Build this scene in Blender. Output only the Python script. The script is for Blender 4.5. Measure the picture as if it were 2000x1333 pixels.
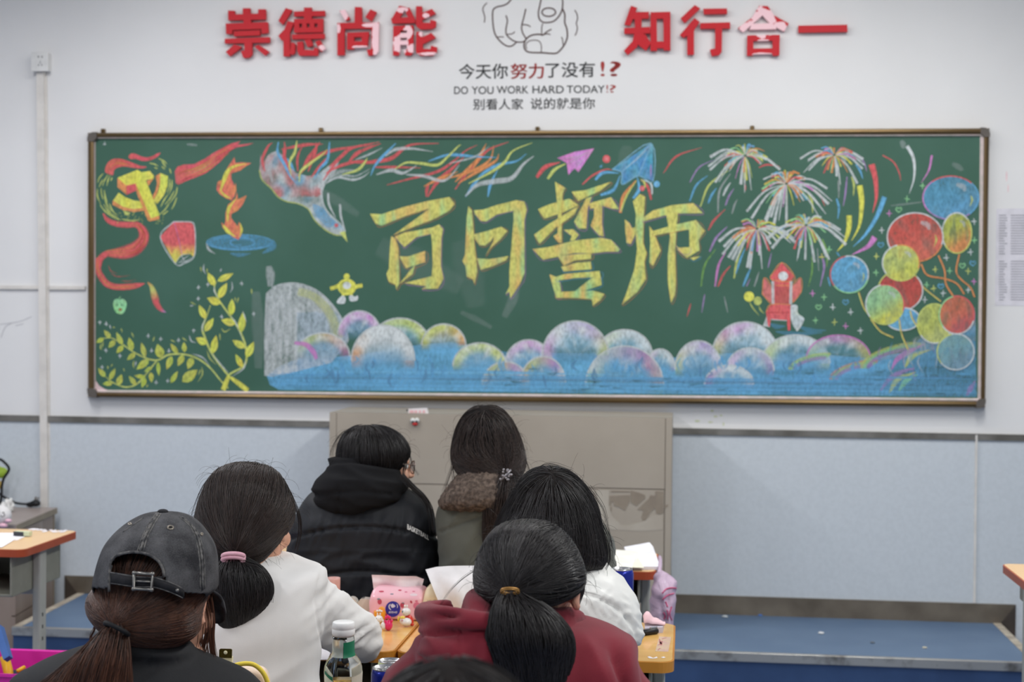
import bpy, bmesh, math, random
from mathutils import Vector, Matrix, Euler, noise
from mathutils.bvhtree import BVHTree
from mathutils.geometry import tessellate_polygon

SC = bpy.context.scene
for _o in list(bpy.data.objects):
    bpy.data.objects.remove(_o, do_unlink=True)
COL = SC.collection
rnd = random.Random(7)

# ---------------------------------------------------------------- camera
F = 2900.0
DIST, CAMZ = 6.55, 1.53
cam_data = bpy.data.cameras.new('camera')
cam_data.sensor_width = 36.0
cam_data.lens = F / 2000.0 * 36.0
cam = bpy.data.objects.new('camera', cam_data)
COL.objects.link(cam)
YAW = math.atan(4.06e-5 * F)
PITCH = math.atan(46.5 / F)
ROLL = 0.0095
CROT = Matrix.Rotation(YAW, 3, 'Z') @ Matrix.Rotation(math.pi / 2 - PITCH, 3, 'X') @ Matrix.Rotation(ROLL, 3, 'Z')
CPOS = Vector((0.0, -DIST, CAMZ))
cam.matrix_world = Matrix.Translation(CPOS) @ CROT.to_4x4()
cam_data.dof.use_dof = True
cam_data.dof.focus_distance = 2.75
cam_data.dof.aperture_fstop = 6.3
cam_data.clip_start = 0.05
SC.camera = cam

# ---------------------------------------------------------------- colour management
SC.view_settings.view_transform = 'Standard'
SC.view_settings.look = 'None'
SC.view_settings.exposure = 0.0
SC.view_settings.gamma = 1.0
SC.view_settings.use_curve_mapping = False
try:
    SC.cycles.transparent_max_bounces = 48
    SC.cycles.max_bounces = 8
except Exception:
    pass

# ---------------------------------------------------------------- world + room lamps
world = bpy.data.worlds.new('world')
SC.world = world
world.use_nodes = True
world.node_tree.nodes['Background'].inputs[0].default_value = (1.0, 1.0, 1.0, 1)
world.node_tree.nodes['Background'].inputs[1].default_value = 0.12
LAMP_SPOTS = [(-2.6, -1.9), (0.95, -1.9), (-2.6, -4.3), (0.95, -4.3), (-2.6, -6.9), (0.95, -6.9)]
LAMP_POWER = 40.0
CEIL = 3.45
for lx, ly in LAMP_SPOTS:
    ld = bpy.data.lights.new('ceiling_tube_light', 'AREA')
    ld.shape = 'RECTANGLE'
    ld.size, ld.size_y = 0.30, 1.3
    ld.energy = LAMP_POWER * (1.08 if lx > 0 else 0.97)
    ld.color = (0.985, 0.978, 1.0) if lx < -1 else (1.0, 0.992, 0.965)
    lo = bpy.data.objects.new('ceiling_tube_light', ld)
    COL.objects.link(lo)
    lo.location = (lx, ly, CEIL - 0.36)
# long row lamp over the board
ld = bpy.data.lights.new('board_lamp_light', 'AREA')
ld.shape = 'RECTANGLE'; ld.size, ld.size_y = 3.2, 0.12
ld.energy = 21.0; ld.color = (1.0, 0.985, 0.96)
BOARD_LAMP = bpy.data.objects.new('board_lamp_light', ld)
COL.objects.link(BOARD_LAMP)
BOARD_LAMP.location = (-0.7, -1.25, 3.32)
BOARD_LAMP.rotation_euler = (math.radians(28), 0, 0)

# ---------------------------------------------------------------- helpers
def ray(px, py):
    return CROT @ Vector(((px - 1000.0) / F, -(py - 666.5) / F, -1.0))

def atY(px, py, Y):
    d = ray(px, py)
    return CPOS + d * ((Y - CPOS.y) / d.y)

def atZ(px, py, Z):
    d = ray(px, py)
    return CPOS + d * ((Z - CPOS.z) / d.z)

def atD(px, py, dep):
    """point at distance dep along the view axis"""
    return CPOS + ray(px, py) * dep

def lin(c):
    c = c / 255.0
    return c / 12.92 if c <= 0.04045 else ((c + 0.055) / 1.055) ** 2.4

def rgb(r, g, b, k=1.0):
    return (min(lin(r) * k, 0.95), min(lin(g) * k, 0.95), min(lin(b) * k, 0.95), 1.0)

def mat(name, color, rough=0.6, metal=0.0, spec=0.4, color2=None, nscale=20.0, ramp=(0.35, 0.65), bump=0.0,
        bscale=200.0, stretch=None, coat=0.0, trans=0.0, ior=1.45, sheen=0.0, detail=4.0, alpha=1.0, sss=0.0):
    m = bpy.data.materials.new(name)
    m.use_nodes = True
    nt = m.node_tree
    p = nt.nodes['Principled BSDF']
    p.inputs['Base Color'].default_value = color
    p.inputs['Roughness'].default_value = rough
    p.inputs['Metallic'].default_value = metal
    p.inputs['Specular IOR Level'].default_value = spec
    p.inputs['IOR'].default_value = ior
    p.inputs['Coat Weight'].default_value = coat
    p.inputs['Transmission Weight'].default_value = trans
    p.inputs['Sheen Weight'].default_value = sheen
    p.inputs['Alpha'].default_value = alpha
    if sss:
        p.inputs['Subsurface Weight'].default_value = sss
        p.inputs['Subsurface Radius'].default_value = (0.01, 0.004, 0.002)
    if color2 is None:
        color2 = tuple(min(c * 0.88, 1.0) for c in color[:3]) + (1.0,)
    tc = nt.nodes.new('ShaderNodeTexCoord')
    mp = nt.nodes.new('ShaderNodeMapping')
    if stretch:
        mp.inputs['Scale'].default_value = stretch
    nt.links.new(tc.outputs['Object'], mp.inputs['Vector'])
    nz = nt.nodes.new('ShaderNodeTexNoise')
    nz.inputs['Scale'].default_value = nscale
    nz.inputs['Detail'].default_value = detail
    nt.links.new(mp.outputs['Vector'], nz.inputs['Vector'])
    cr = nt.nodes.new('ShaderNodeValToRGB')
    cr.color_ramp.elements[0].position = ramp[0]
    cr.color_ramp.elements[1].position = ramp[1]
    cr.color_ramp.elements[0].color = color
    cr.color_ramp.elements[1].color = color2
    nt.links.new(nz.outputs['Fac'], cr.inputs['Fac'])
    nt.links.new(cr.outputs['Color'], p.inputs['Base Color'])
    if bump:
        n2 = nt.nodes.new('ShaderNodeTexNoise')
        n2.inputs['Scale'].default_value = bscale
        n2.inputs['Detail'].default_value = 3.0
        nt.links.new(mp.outputs['Vector'], n2.inputs['Vector'])
        bp = nt.nodes.new('ShaderNodeBump')
        bp.inputs['Strength'].default_value = bump
        bp.inputs['Distance'].default_value = 0.002
        nt.links.new(n2.outputs['Fac'], bp.inputs['Height'])
        nt.links.new(bp.outputs['Normal'], p.inputs['Normal'])
    return m

def tag(o, label=None, cat=None, group=None, kind=None):
    if label: o['label'] = label
    if cat: o['category'] = cat
    if group: o['group'] = group
    if kind: o['kind'] = kind
    return o

def thing(name, label, cat, loc=(0, 0, 0), rz=0.0, group=None):
    o = bpy.data.objects.new(name, None)
    o.empty_display_size = 0.05
    COL.objects.link(o)
    o.location = loc
    o.rotation_euler = (0, 0, rz)
    return tag(o, label, cat, group)

def linkmesh(name, me, m=None, parent=None, smooth=False):
    o = bpy.data.objects.new(name, me)
    if m is not None:
        if isinstance(m, (list, tuple)):
            for k in m: me.materials.append(k)
        else:
            me.materials.append(m)
    COL.objects.link(o)
    if parent is not None:
        o.parent = parent
    if smooth:
        for p in me.polygons: p.use_smooth = True
    return o

def obj(name, bm, m=None, parent=None, smooth=False):
    bmesh.ops.recalc_face_normals(bm, faces=bm.faces)
    me = bpy.data.meshes.new(name)
    bm.to_mesh(me); bm.free()
    return linkmesh(name, me, m, parent, smooth)

def world_child(o, parent):
    """keep an object built in world coordinates in place under a moved Empty"""
    o.parent = parent
    o.matrix_parent_inverse = (Matrix.Translation(parent.location) @ parent.rotation_euler.to_matrix().to_4x4()).inverted()
    return o

def box(bm, lo, hi, bev=0.0, seg=2, mi=0):
    r = bmesh.ops.create_cube(bm, size=1.0)
    vs = r['verts']
    lo, hi = Vector(lo), Vector(hi)
    for v in vs:
        v.co = Vector(((lo[i] + hi[i]) / 2 + v.co[i] * (hi[i] - lo[i]) for i in range(3)))
    fs = set(f for v in vs for f in v.link_faces)
    for f in fs: f.material_index = mi
    if bev > 0:
        es = set(e for v in vs for e in v.link_edges)
        bmesh.ops.bevel(bm, geom=list(es), offset=bev, segments=seg, profile=0.5, affect='EDGES')
    return bm

def bx(lo, hi, bev=0.0, seg=2):
    return box(bmesh.new(), lo, hi, bev, seg)

def quad_prism(bm, pts, n, depth, bev=0.0):
    """closed prism over polygon pts (world Vectors) extruded by n*depth"""
    n = Vector(n)
    a = [bm.verts.new(p) for p in pts]
    b = [bm.verts.new(Vector(p) + n * depth) for p in pts]
    k = len(pts)
    try:
        bm.faces.new(a); bm.faces.new(list(reversed(b)))
    except Exception:
        pass
    for i in range(k):
        bm.faces.new((a[i], b[i], b[(i + 1) % k], a[(i + 1) % k]))
    return bm

def tube(bm, pts, rad, n=8, cap=True, mi=0):
    """tube along pts; rad number or list"""
    pts = [Vector(p) for p in pts]
    rs = rad if isinstance(rad, (list, tuple)) else [rad] * len(pts)
    rings = []
    t0 = (pts[1] - pts[0]).normalized()
    up = Vector((0, 0, 1)) if abs(t0.z) < 0.9 else Vector((1, 0, 0))
    nrm = t0.cross(up).normalized()
    for i, p in enumerate(pts):
        if i == 0: t = pts[1] - pts[0]
        elif i == len(pts) - 1: t = pts[-1] - pts[-2]
        else: t = pts[i + 1] - pts[i - 1]
        t.normalize()
        nrm = (nrm - t * nrm.dot(t)).normalized()
        b = t.cross(nrm)
        rings.append([bm.verts.new(p + (nrm * math.cos(2 * math.pi * k / n) + b * math.sin(2 * math.pi * k / n)) * rs[i]) for k in range(n)])
    for i in range(len(rings) - 1):
        for k in range(n):
            f = bm.faces.new((rings[i][k], rings[i][(k + 1) % n], rings[i + 1][(k + 1) % n], rings[i + 1][k]))
            f.material_index = mi
    if cap:
        bm.faces.new(list(reversed(rings[0]))); bm.faces.new(rings[-1])
    return bm

def lathe(bm, prof, center=(0, 0, 0), n=32, cap=True):
    """prof list of (r,z)"""
    c = Vector(center)
    rings = [[bm.verts.new(c + Vector((r * math.cos(2 * math.pi * k / n), r * math.sin(2 * math.pi * k / n), z))) for k in range(n)] for r, z in prof]
    for i in range(len(rings) - 1):
        for k in range(n):
            bm.faces.new((rings[i][k], rings[i][(k + 1) % n], rings[i + 1][(k + 1) % n], rings[i + 1][k]))
    if cap:
        bm.faces.new(list(reversed(rings[0]))); bm.faces.new(rings[-1])
    return bm

def ball(bm, c, r, seg=16, rings=10, rot=None):
    r = r if isinstance(r, (tuple, list)) else (r, r, r)
    M = Matrix.Translation(Vector(c)) @ (rot.to_4x4() if rot else Matrix.Identity(4)) @ Matrix.Diagonal((r[0], r[1], r[2], 1))
    bmesh.ops.create_uvsphere(bm, u_segments=seg, v_segments=rings, radius=1.0, matrix=M)
    return bm

def crom(pts, n=6, closed=False):
    """Catmull-Rom through tuples of any dimension"""
    P = [tuple(p) for p in pts]
    k = len(P)
    if k < 3 and not closed:
        a, b = P[0], P[-1]
        return [tuple(a[j] + (b[j] - a[j]) * i / n for j in range(len(a))) for i in range(n + 1)]
    out = []
    rng = range(k) if closed else range(k - 1)
    for i in rng:
        if closed:
            p0, p1, p2, p3 = P[i - 1], P[i], P[(i + 1) % k], P[(i + 2) % k]
        else:
            p1, p2 = P[i], P[i + 1]
            p0 = P[i - 1] if i > 0 else tuple(2 * a - b for a, b in zip(p1, p2))
            p3 = P[i + 2] if i + 2 < k else tuple(2 * b - a for a, b in zip(p1, p2))
        for s in range(n):
            t = s / n
            out.append(tuple(0.5 * (2 * b + (c - a) * t + (2 * a - 5 * b + 4 * c - d) * t * t + (3 * b - a - 3 * c + d) * t ** 3)
                             for a, b, c, d in zip(p0, p1, p2, p3)))
    if not closed:
        out.append(P[-1])
    return out

def text_mesh(s, size=1.0, offset=0.0, extrude=0.0, bevel=0.0, spacing=1.0, shear=0.0, res=6):
    cu = bpy.data.curves.new('lettering', 'FONT')
    cu.body = s
    cu.size = size
    cu.offset = offset
    cu.extrude = extrude
    cu.bevel_depth = bevel
    cu.space_character = spacing
    cu.shear = shear
    cu.resolution_u = res
    o = bpy.data.objects.new('lettering', cu)
    COL.objects.link(o)
    dg = bpy.context.evaluated_depsgraph_get()
    me = bpy.data.meshes.new_from_object(o.evaluated_get(dg))
    bpy.data.objects.remove(o, do_unlink=True)
    bpy.data.curves.remove(cu)
    return me

def bounds(me):
    xs = [v.co.x for v in me.vertices]; ys = [v.co.y for v in me.vertices]
    return min(xs), max(xs), min(ys), max(ys)

def text_on(fn, s, px0, py0, px1, py1, offset=0.0, extrude=0.0, slant=0.0):
    """text mesh fitted in the box; fn(u,v,w) maps to world; slant in v per u"""
    me = text_mesh(s, 1.0, offset, extrude)
    a, b, c, d = bounds(me)
    for v in me.vertices:
        u = (v.co.x - a) / (b - a); w = (d - v.co.y) / (d - c)
        x = px0 + (px1 - px0) * u
        y = py0 + (py1 - py0) * w + slant * (x - px0)
        v.co = fn(x, y, v.co.z)
    me.update()
    return me

def bm_from(me):
    bm = bmesh.new(); bm.from_mesh(me); return bm
def ZZ(x0, y0, s, pts):
    return [(x0 + p[0] / s, y0 + p[1] / s) + tuple(p[2:]) for p in pts]
# ================================================================ setting
XL, XR, YF, YB = -4.6, 3.6, -9.6, 0.0
zd = atY(1500, 1203, 0.0).z          # height of the raised platform
FLOOR = round(zd - 0.20, 3)
m_white = mat('wall_paint', rgb(228, 228, 228), 0.75, color2=rgb(223, 223, 223), nscale=1.5, bump=0.08, bscale=90)
m_blue = mat('dado_blue', rgb(202, 209, 215), 0.6, color2=rgb(197, 204, 210), nscale=60, bump=0.15, bscale=400)
m_ceil = mat('ceiling_paint', rgb(238, 238, 236), 0.9)
m_strip = mat('dado_strip', rgb(124, 122, 118), 0.4, color2=rgb(92, 90, 84), nscale=9, stretch=(1, 1, 1))
m_stone = mat('skirting_tile', rgb(122, 114, 102), 0.35, color2=rgb(88, 80, 70), nscale=6, ramp=(0.3, 0.7), detail=8)
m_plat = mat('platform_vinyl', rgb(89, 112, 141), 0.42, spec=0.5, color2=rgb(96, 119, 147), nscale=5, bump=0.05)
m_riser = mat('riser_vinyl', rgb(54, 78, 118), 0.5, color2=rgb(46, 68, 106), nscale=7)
m_steel = mat('nosing_metal', rgb(176, 174, 170), 0.32, metal=0.7, color2=rgb(96, 92, 86), nscale=14, ramp=(0.5, 0.72), detail=6)
m_floor = mat('floor_tile', rgb(112, 132, 160), 0.4, color2=rgb(100, 120, 150), nscale=4)
m_trunk = mat('trunking_plastic', rgb(222, 218, 212), 0.45)

def struct(name, bm, m, parent=None):
    o = obj(name, bm, m, parent)
    if parent is None: o['kind'] = 'structure'
    return o

struct('floor', bx((XL, YF, FLOOR - 0.1), (XR, YB + 0.1, FLOOR)), m_floor)
struct('ceiling', bx((XL, YF, CEIL), (XR, YB + 0.1, CEIL + 0.1)), m_ceil)
struct('wall_left', bx((XL - 0.1, YF, FLOOR), (XL, YB + 0.1, CEIL)), m_white)
struct('wall_right', bx((XR, YF, FLOOR), (XR + 0.1, YB + 0.1, CEIL)), m_white)
struct('wall_front', bx((XL, YF - 0.1, FLOOR), (XR, YF, CEIL)), m_white)
struct('wall_back', bx((XL, 0.0, FLOOR), (XR, 0.1, CEIL)), m_white)
# blue dado panel, strip and skirting follow the lines of the photographed wall
def wall_band(name, pl, pr, m, t, ends=None):
    """band between two pixel pairs ((x,ytop,ybot) left and right), t thick, extended to the room's side walls unless ends"""
    bm = bmesh.new()
    a, b = atY(pl[0], pl[1], 0), atY(pl[0], pl[2], 0)
    c, d = atY(pr[0], pr[1], 0), atY(pr[0], pr[2], 0)
    if ends is None:
        def ext(p, q, X): return p + (q - p) * ((X - p.x) / (q.x - p.x))
        a2, c2 = ext(a, c, XL), ext(a, c, XR); b2, d2 = ext(b, d, XL), ext(b, d, XR)
    else:
        a2, b2, c2, d2 = a, b, c, d
    quad_prism(bm, [a2, c2, d2, b2], (0, -1, 0), t)
    return bm
struct('trim_1', wall_band('trim', (20, 811, 823), (1905, 847.5, 860)
       , m_strip, 0.014), m_strip)
bmd = bmesh.new()
a, c = atY(20, 823, 0), atY(1905, 860, 0)
def ext(p, q, X): return p + (q - p) * ((X - p.x) / (q.x - p.x))
a2, c2 = ext(a, c, XL), ext(a, c, XR)
quad_prism(bmd, [a2, c2, Vector((XR, 0, FLOOR)), Vector((XL, 0, FLOOR))], (0, -1, 0), 0.006)
struct('wall_dado', bmd, m_blue)
# pale sealant joint in the dado
bj = bmesh.new()
p1, p2 = atY(1906.6, 850, -0.006), atY(1902.5, 1178, -0.006)
w = Vector((0.0042, 0, 0))
quad_prism(bj, [p1 - w, p1 + w, p2 + w, p2 - w], (0, -1, 0), 0.0085)
struct('trim_2', bj, m_trunk)
# raised platform along the wall
LX, RX = atY(153, 1156, 0.0).x, atY(1952, 1216, 0.0).x
PLY = -0.752
bp = bmesh.new()
quad_prism(bp, [Vector((LX, 0, FLOOR)), Vector((RX, 0, FLOOR)), Vector((RX, PLY, FLOOR)), Vector((LX + 0.04, PLY, FLOOR))], (0, 0, 1), zd - FLOOR)
bmesh.ops.recalc_face_normals(bp, faces=bp.faces)
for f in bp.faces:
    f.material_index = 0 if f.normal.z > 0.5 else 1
plat = obj('floor_platform', bp, [m_plat, m_riser])
plat['kind'] = 'structure'
bn = bmesh.new()
box(bn, (LX + 0.036, PLY - 0.008, zd - 0.034), (RX + 0.004, PLY + 0.012, zd + 0.003), 0.003)
struct('trim_3', bn, m_steel)
m_grout = mat('edge_grout', rgb(196, 186, 168), 0.6, color2=rgb(160, 150, 136), nscale=18)
bn = bmesh.new()
quad_prism(bn, [Vector((LX, -0.012, zd - .05)), Vector((LX + 0.035, -0.012, zd - .05)), Vector((LX + 0.07, PLY + .014, zd - .05)), Vector((LX + 0.036, PLY + .014, zd - .05))], (0, 0, 1), 0.052)
struct('trim_4', bn, m_grout)
bn = bmesh.new()
quad_prism(bn, [Vector((RX - .03, -0.012, zd - .05)), Vector((RX + .003, -0.012, zd - .05)), Vector((RX + .003, PLY + .014, zd - .05)), Vector((RX - .03, PLY + .014, zd - .05))], (0, 0, 1), 0.052)
struct('trim_5', bn, m_grout)
# skirting tiles at the back of the platform, with mitred tiles running down both ends
SX0, SX1 = atY(128, 1124, 0).x, atY(1983, 1181, 0).x
zl, zr = atY(128, 1124, 0).z, atY(1983, 1181, 0).z
zlb, zrb = zd + .002, zd - .002
bs = bmesh.new()
quad_prism(bs, [Vector((SX0, 0, zl)), Vector((SX1, 0, zr)), Vector((RX, 0, zrb)), Vector((LX, 0, zlb))], (0, -1, 0), 0.012)
struct('baseboard_back', bs, m_stone)
m_stone2 = mat('skirting_tile_dark', rgb(84, 74, 66), 0.3, color2=rgb(60, 54, 48), nscale=7)
for i, (x0, z0, x1, z1) in enumerate(((SX0, zl, LX, zlb), (SX1, zr, RX, zrb))):
    bs = bmesh.new()
    quad_prism(bs, [Vector((x0, 0, z0)), Vector((x1, 0, z1)), Vector((x1, 0, FLOOR)), Vector((x0, 0, FLOOR))], (0, -1, 0), 0.0119)
    struct('baseboard_end' if i else 'baseboard_side', bs, m_stone2)
# ================================================================ wall fixtures
def Wp(off):
    return lambda x, y, w=0.0: atY(x, y, -off - w)

# cable trunking (one thing: vertical run, horizontal runs, end clip)
t = thing('cable_trunking', 'white plastic cable trunking running down from the wall socket', 'cable duct', atY(84, 560, 0))
def trunk_seg(pts_px, m, th):
    bm = bmesh.new()
    quad_prism(bm, [atY(x, y, -.0012) for x, y in pts_px], (0, -1, 0), th)
    return bm
o = obj('vertical_duct', trunk_seg([(75.0, 138), (89.5, 138), (97, 992), (83, 992)], m_trunk, 0.022), m_trunk); world_child(o, t)
o = obj('duct_lid', trunk_seg([(89.5, 150), (92.5, 150), (99, 900), (96.5, 900)], m_trunk, 0.008), m_trunk); world_child(o, t)
o = obj('horizontal_duct', trunk_seg([(-90, 557.8), (78, 558.5), (78, 565.5), (-90, 564.6)], m_trunk, 0.012), m_trunk); world_child(o, t)
o = obj('horizontal_duct', trunk_seg([(98, 559), (168, 559.5), (168, 566), (98, 566)], m_trunk, 0.012), m_trunk); world_child(o, t)
# socket
m_plug = mat('socket_plastic', rgb(226, 226, 224), 0.35)
m_black = mat('black_plastic', rgb(28, 28, 30), 0.45)
s0 = atY(79, 118, 0)
t = thing('wall_socket', 'white surface mounted wall socket at the top of the trunking', 'socket', s0)
def px_box(x0, y0, x1, y1, d0, d1, bev=0.0):
    """box between wall offsets d0..d1 whose outer face covers the pixel rectangle"""
    a, b = atY(x0, y0, -d1), atY(x1, y1, -d1)
    return bx((a.x, -d1, b.z), (b.x, -d0, a.z), bev)
o = obj('back_box', px_box(62.5, 102, 92, 138, 0, 0.042, 0.003), m_plug); world_child(o, t)
o = obj('face_plate', px_box(60.5, 101.5, 93, 139, 0.042, 0.052, 0.003), m_plug); world_child(o, t)
for hx, hy in ((75, 111), (82, 111)):
    bm = bmesh.new(); c = atY(hx, hy, -0.0525)
    bmesh.ops.create_cone(bm, cap_ends=True, segments=12, radius1=0.0032, radius2=0.0032, depth=0.002,
                          matrix=Matrix.Translation(c) @ Matrix.Rotation(math.pi / 2, 4, 'X'))
    o = obj('socket_hole', bm, m_black); world_child(o, t)
for hx, hy, rz in ((78.5, 121.5, 0), (75.5, 127, 0.5), (81.5, 127, -0.5)):
    c = atY(hx, hy, -0.0525)
    bm = bx((-0.0012, -0.001, -0.004), (0.0012, 0.001, 0.004))
    bmesh.ops.transform(bm, matrix=Matrix.Translation(c) @ Matrix.Rotation(rz, 4, 'Y'), verts=bm.verts)
    o = obj('socket_slot', bm, m_black); world_child(o, t)

# ---------------------------------------------------------------- big red characters
def peel_mat(name, spots):
    """red acrylic whose film has peeled to pink; spots = (x,z,rx,rz) ellipses in world wall coordinates"""
    m = bpy.data.materials.new(name); m.use_nodes = True
    nt = m.node_tree; p = nt.nodes['Principled BSDF']
    p.inputs['Roughness'].default_value = 0.5
    p.inputs['Specular IOR Level'].default_value = 0.25
    geo = nt.nodes.new('ShaderNodeNewGeometry')
    sep = nt.nodes.new('ShaderNodeSeparateXYZ')
    nt.links.new(geo.outputs['Position'], sep.inputs[0])
    nz = nt.nodes.new('ShaderNodeTexNoise'); nz.inputs['Scale'].default_value = 38.0; nz.inputs['Detail'].default_value = 5.0
    nt.links.new(geo.outputs['Position'], nz.inputs['Vector'])
    acc = None
    def M(op, a, b=None):
        n = nt.nodes.new('ShaderNodeMath'); n.operation = op
        for i, v in enumerate((a, b)):
            if v is None: continue
            if isinstance(v, (int, float)): n.inputs[i].default_value = v
            else: nt.links.new(v, n.inputs[i])
        return n.outputs[0]
    for (x, z, rx, rz) in spots:
        dx = M('DIVIDE', M('SUBTRACT', sep.outputs['X'], x), rx)
        dz = M('DIVIDE', M('SUBTRACT', sep.outputs['Z'], z), rz)
        d = M('SQRT', M('ADD', M('MULTIPLY', dx, dx), M('MULTIPLY', dz, dz)))
        acc = d if acc is None else M('MINIMUM', acc, d)
    mix = nt.nodes.new('ShaderNodeMix'); mix.data_type = 'RGBA'
    mix.inputs['A'].default_value = rgb(196, 28, 40); mix.inputs['B'].default_value = rgb(250, 208, 214)
    if acc is not None:
        thr = M('LESS_THAN', M('ADD', acc, M('MULTIPLY', M('SUBTRACT', nz.outputs['Fac'], 0.5), 1.1)), 0.95)
        nt.links.new(thr, mix.inputs['Factor'])
    else:
        n2 = nt.nodes.new('ShaderNodeMath'); n2.operation = 'LESS_THAN'; n2.inputs[1].default_value = 0.2
        nt.links.new(nz.outputs['Fac'], n2.inputs[0]); mix.inputs['B'].default_value = rgb(150, 20, 30)
        nt.links.new(n2.outputs[0], mix.inputs['Factor'])
    nt.links.new(mix.outputs['Result'], p.inputs['Base Color'])
    return m
m_red = peel_mat('red_acrylic', [])
CH = [('崇', 441, 16, 529, 114, 'solid red, first of the motto', []),
      ('德', 545, 15, 638, 113, 'red with a pale chip at its lower right', [(630, 93, 9, 6)]),
      ('尚', 659, 14, 742, 111, 'red with a wide pink peeled right side', [(672, 28, 10, 12), (735, 75, 9, 36), (722, 49, 14, 4), (703, 92, 18, 3), (661, 55, 4, 10)]),
      ('能', 764, 12, 857, 112, 'red with a pink peeled lower left part', [(783, 85, 16, 20), (797, 62, 9, 14), (785, 20, 12, 6), (832, 30, 7, 5), (838, 105, 20, 3), (824, 66, 6, 6), (803, 95, 8, 9)]),
      ('知', 1218, 13, 1311, 108, 'solid red, just right of the drawn pointing hand', []),
      ('行', 1328, 12, 1427, 111, 'solid red with a small hooked foot', []),
      ('合', 1441, 12, 1539, 111, 'red with a pink peeled roof shape', [(1490, 44, 26, 30), (1460, 56, 16, 12), (1522, 52, 16, 10), (1488, 106, 22, 3), (1490, 79, 12, 2.5)]),
      ('一', 1558, 48, 1656, 67, 'single red bar closing the motto', [])]
GLYPH = {
 '崇': (1, [[(190,88),(243,90),(240,118),(305,116),(305,70),(362,70),(362,113),(425,113),(425,78),(483,78),(485,158),(192,165)], [(310,150),(368,150),(368,195),(310,195)],
   [(172,190),(500,178),(505,262),(452,270),(450,232),(225,240),(222,272),(175,270)], [(235,250),(440,242),(440,282),(235,290)], [(165,308),(515,295),(515,338),(165,345)],
   [(318,330),(378,330),(378,430),(355,455),(310,458),(290,405),(318,400)], [(240,352),(300,372),(205,445),(172,412)], [(395,370),(430,355),(512,408),(478,440)]]),
 '德': (1, [[(640,68),(692,85),(618,200),(582,170)], [(655,170),(705,180),(672,260),(672,445),(622,445),(622,320),(605,320),(582,285),(630,235)], [(705,95),(945,90),(945,130),(705,135)], [(782,65),(842,65),(842,165),(782,165)],
   [(705,155),(932,152),(932,188),(705,190)], [(705,222),(932,218),(932,258),(708,262)], [(705,160),(745,160),(745,258),(705,258)], [(768,160),(803,160),(803,258),(768,258)], [(827,160),(863,160),(863,258),(827,258)], [(888,160),(932,160),(932,256),(888,256)],
   [(688,275),(942,268),(942,308),(690,312)], [(683,335),(715,345),(712,420),(690,435),(672,425)], [(728,335),(775,330),(780,395),(858,398),(866,375),(895,385),(890,440),(745,440),(730,400)], [(785,318),(835,312),(855,360),(812,375)], [(870,335),(905,318),(952,385),(915,410)]]),
 '尚': (1, [[(1060,92),(1100,80),(1142,155),(1105,170)], [(1178,60),(1232,62),(1235,195),(1175,195)], [(1300,78),(1348,100),(1308,172),(1260,140)], [(1042,185),(1365,180),(1365,228),(1042,232)], [(1042,185),(1098,185),(1098,435),(1042,438)],
   [(1308,185),(1365,182),(1362,405),(1345,430),(1285,442),(1272,395),(1308,390)], [(1118,262),(1288,255),(1288,292),(1118,298)], [(1118,262),(1172,262),(1172,390),(1118,392)], [(1232,258),(1288,256),(1276,375),(1232,375)], [(1118,330),(1276,328),(1276,375),(1118,380)]]),
 '能': (1, [[(1525,50),(1580,62),(1520,160),(1465,155)], [(1460,148),(1640,138),(1650,185),(1470,190)], [(1565,72),(1603,65),(1652,165),(1610,190)], [(1478,208),(1535,208),(1530,400),(1520,438),(1475,438)], [(1478,208),(1632,205),(1632,242),(1478,245)],
   [(1585,205),(1635,205),(1635,410),(1615,438),(1570,438),(1560,395),(1585,392)], [(1525,264),(1590,264),(1590,298),(1525,300)], [(1525,324),(1590,322),(1590,354),(1525,356)],
   [(1655,55),(1702,55),(1705,200),(1655,200)], [(1698,110),(1780,75),(1810,112),(1700,162)], [(1655,180),(1765,185),(1768,160),(1812,172),(1808,215),(1780,232),(1690,235),(1660,215)],
   [(1658,255),(1705,255),(1708,400),(1655,400)], [(1700,300),(1775,262),(1810,300),(1702,354)], [(1655,385),(1768,390),(1772,362),(1820,375),(1815,415),(1790,438),(1690,440),(1658,420)]]),
 '知': (3, [[(175,42),(215,55),(170,172),(132,165)], [(185,85),(292,82),(292,125),(165,130)], [(130,188),(300,180),(300,222),(132,225)], [(200,115),(245,115),(242,220),(215,310),(155,362),(130,335),(185,275),(200,210)], [(235,220),(268,228),(305,285),(272,335),(215,290)],
   [(302,85),(342,85),(345,335),(302,335)], [(302,85),(432,82),(432,125),(302,128)], [(385,85),(432,85),(432,332),(388,332)], [(302,275),(432,275),(432,318),(302,318)]]),
 '行': (3, [[(590,38),(625,60),(525,155),(498,125)], [(588,122),(622,148),(585,200),(585,360),(540,362),(540,235),(520,250),(492,235)], [(645,62),(800,60),(800,95),(648,98)], [(625,155),(820,150),(820,190),(625,192)], [(722,180),(768,180),(765,340),(748,362),(700,370),(688,328),(722,320)]]),
 '合': (3, [[(1008,42),(1065,45),(1035,100),(905,215),(870,188),(960,120)], [(1008,42),(1065,45),(1105,105),(1200,158),(1170,210),(1085,165),(1020,95)], [(960,160),(1110,155),(1120,195),(945,198)], [(930,235),(1142,232),(1142,268),(930,272)], [(930,235),(970,235),(970,365),(928,368)], [(1095,232),(1142,232),(1138,365),(1095,368)], [(930,322),(1140,318),(1140,355),(930,358)]]),
 '一': (3, [[(1262,172),(1580,166),(1582,212),(1262,217)]])}
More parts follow.
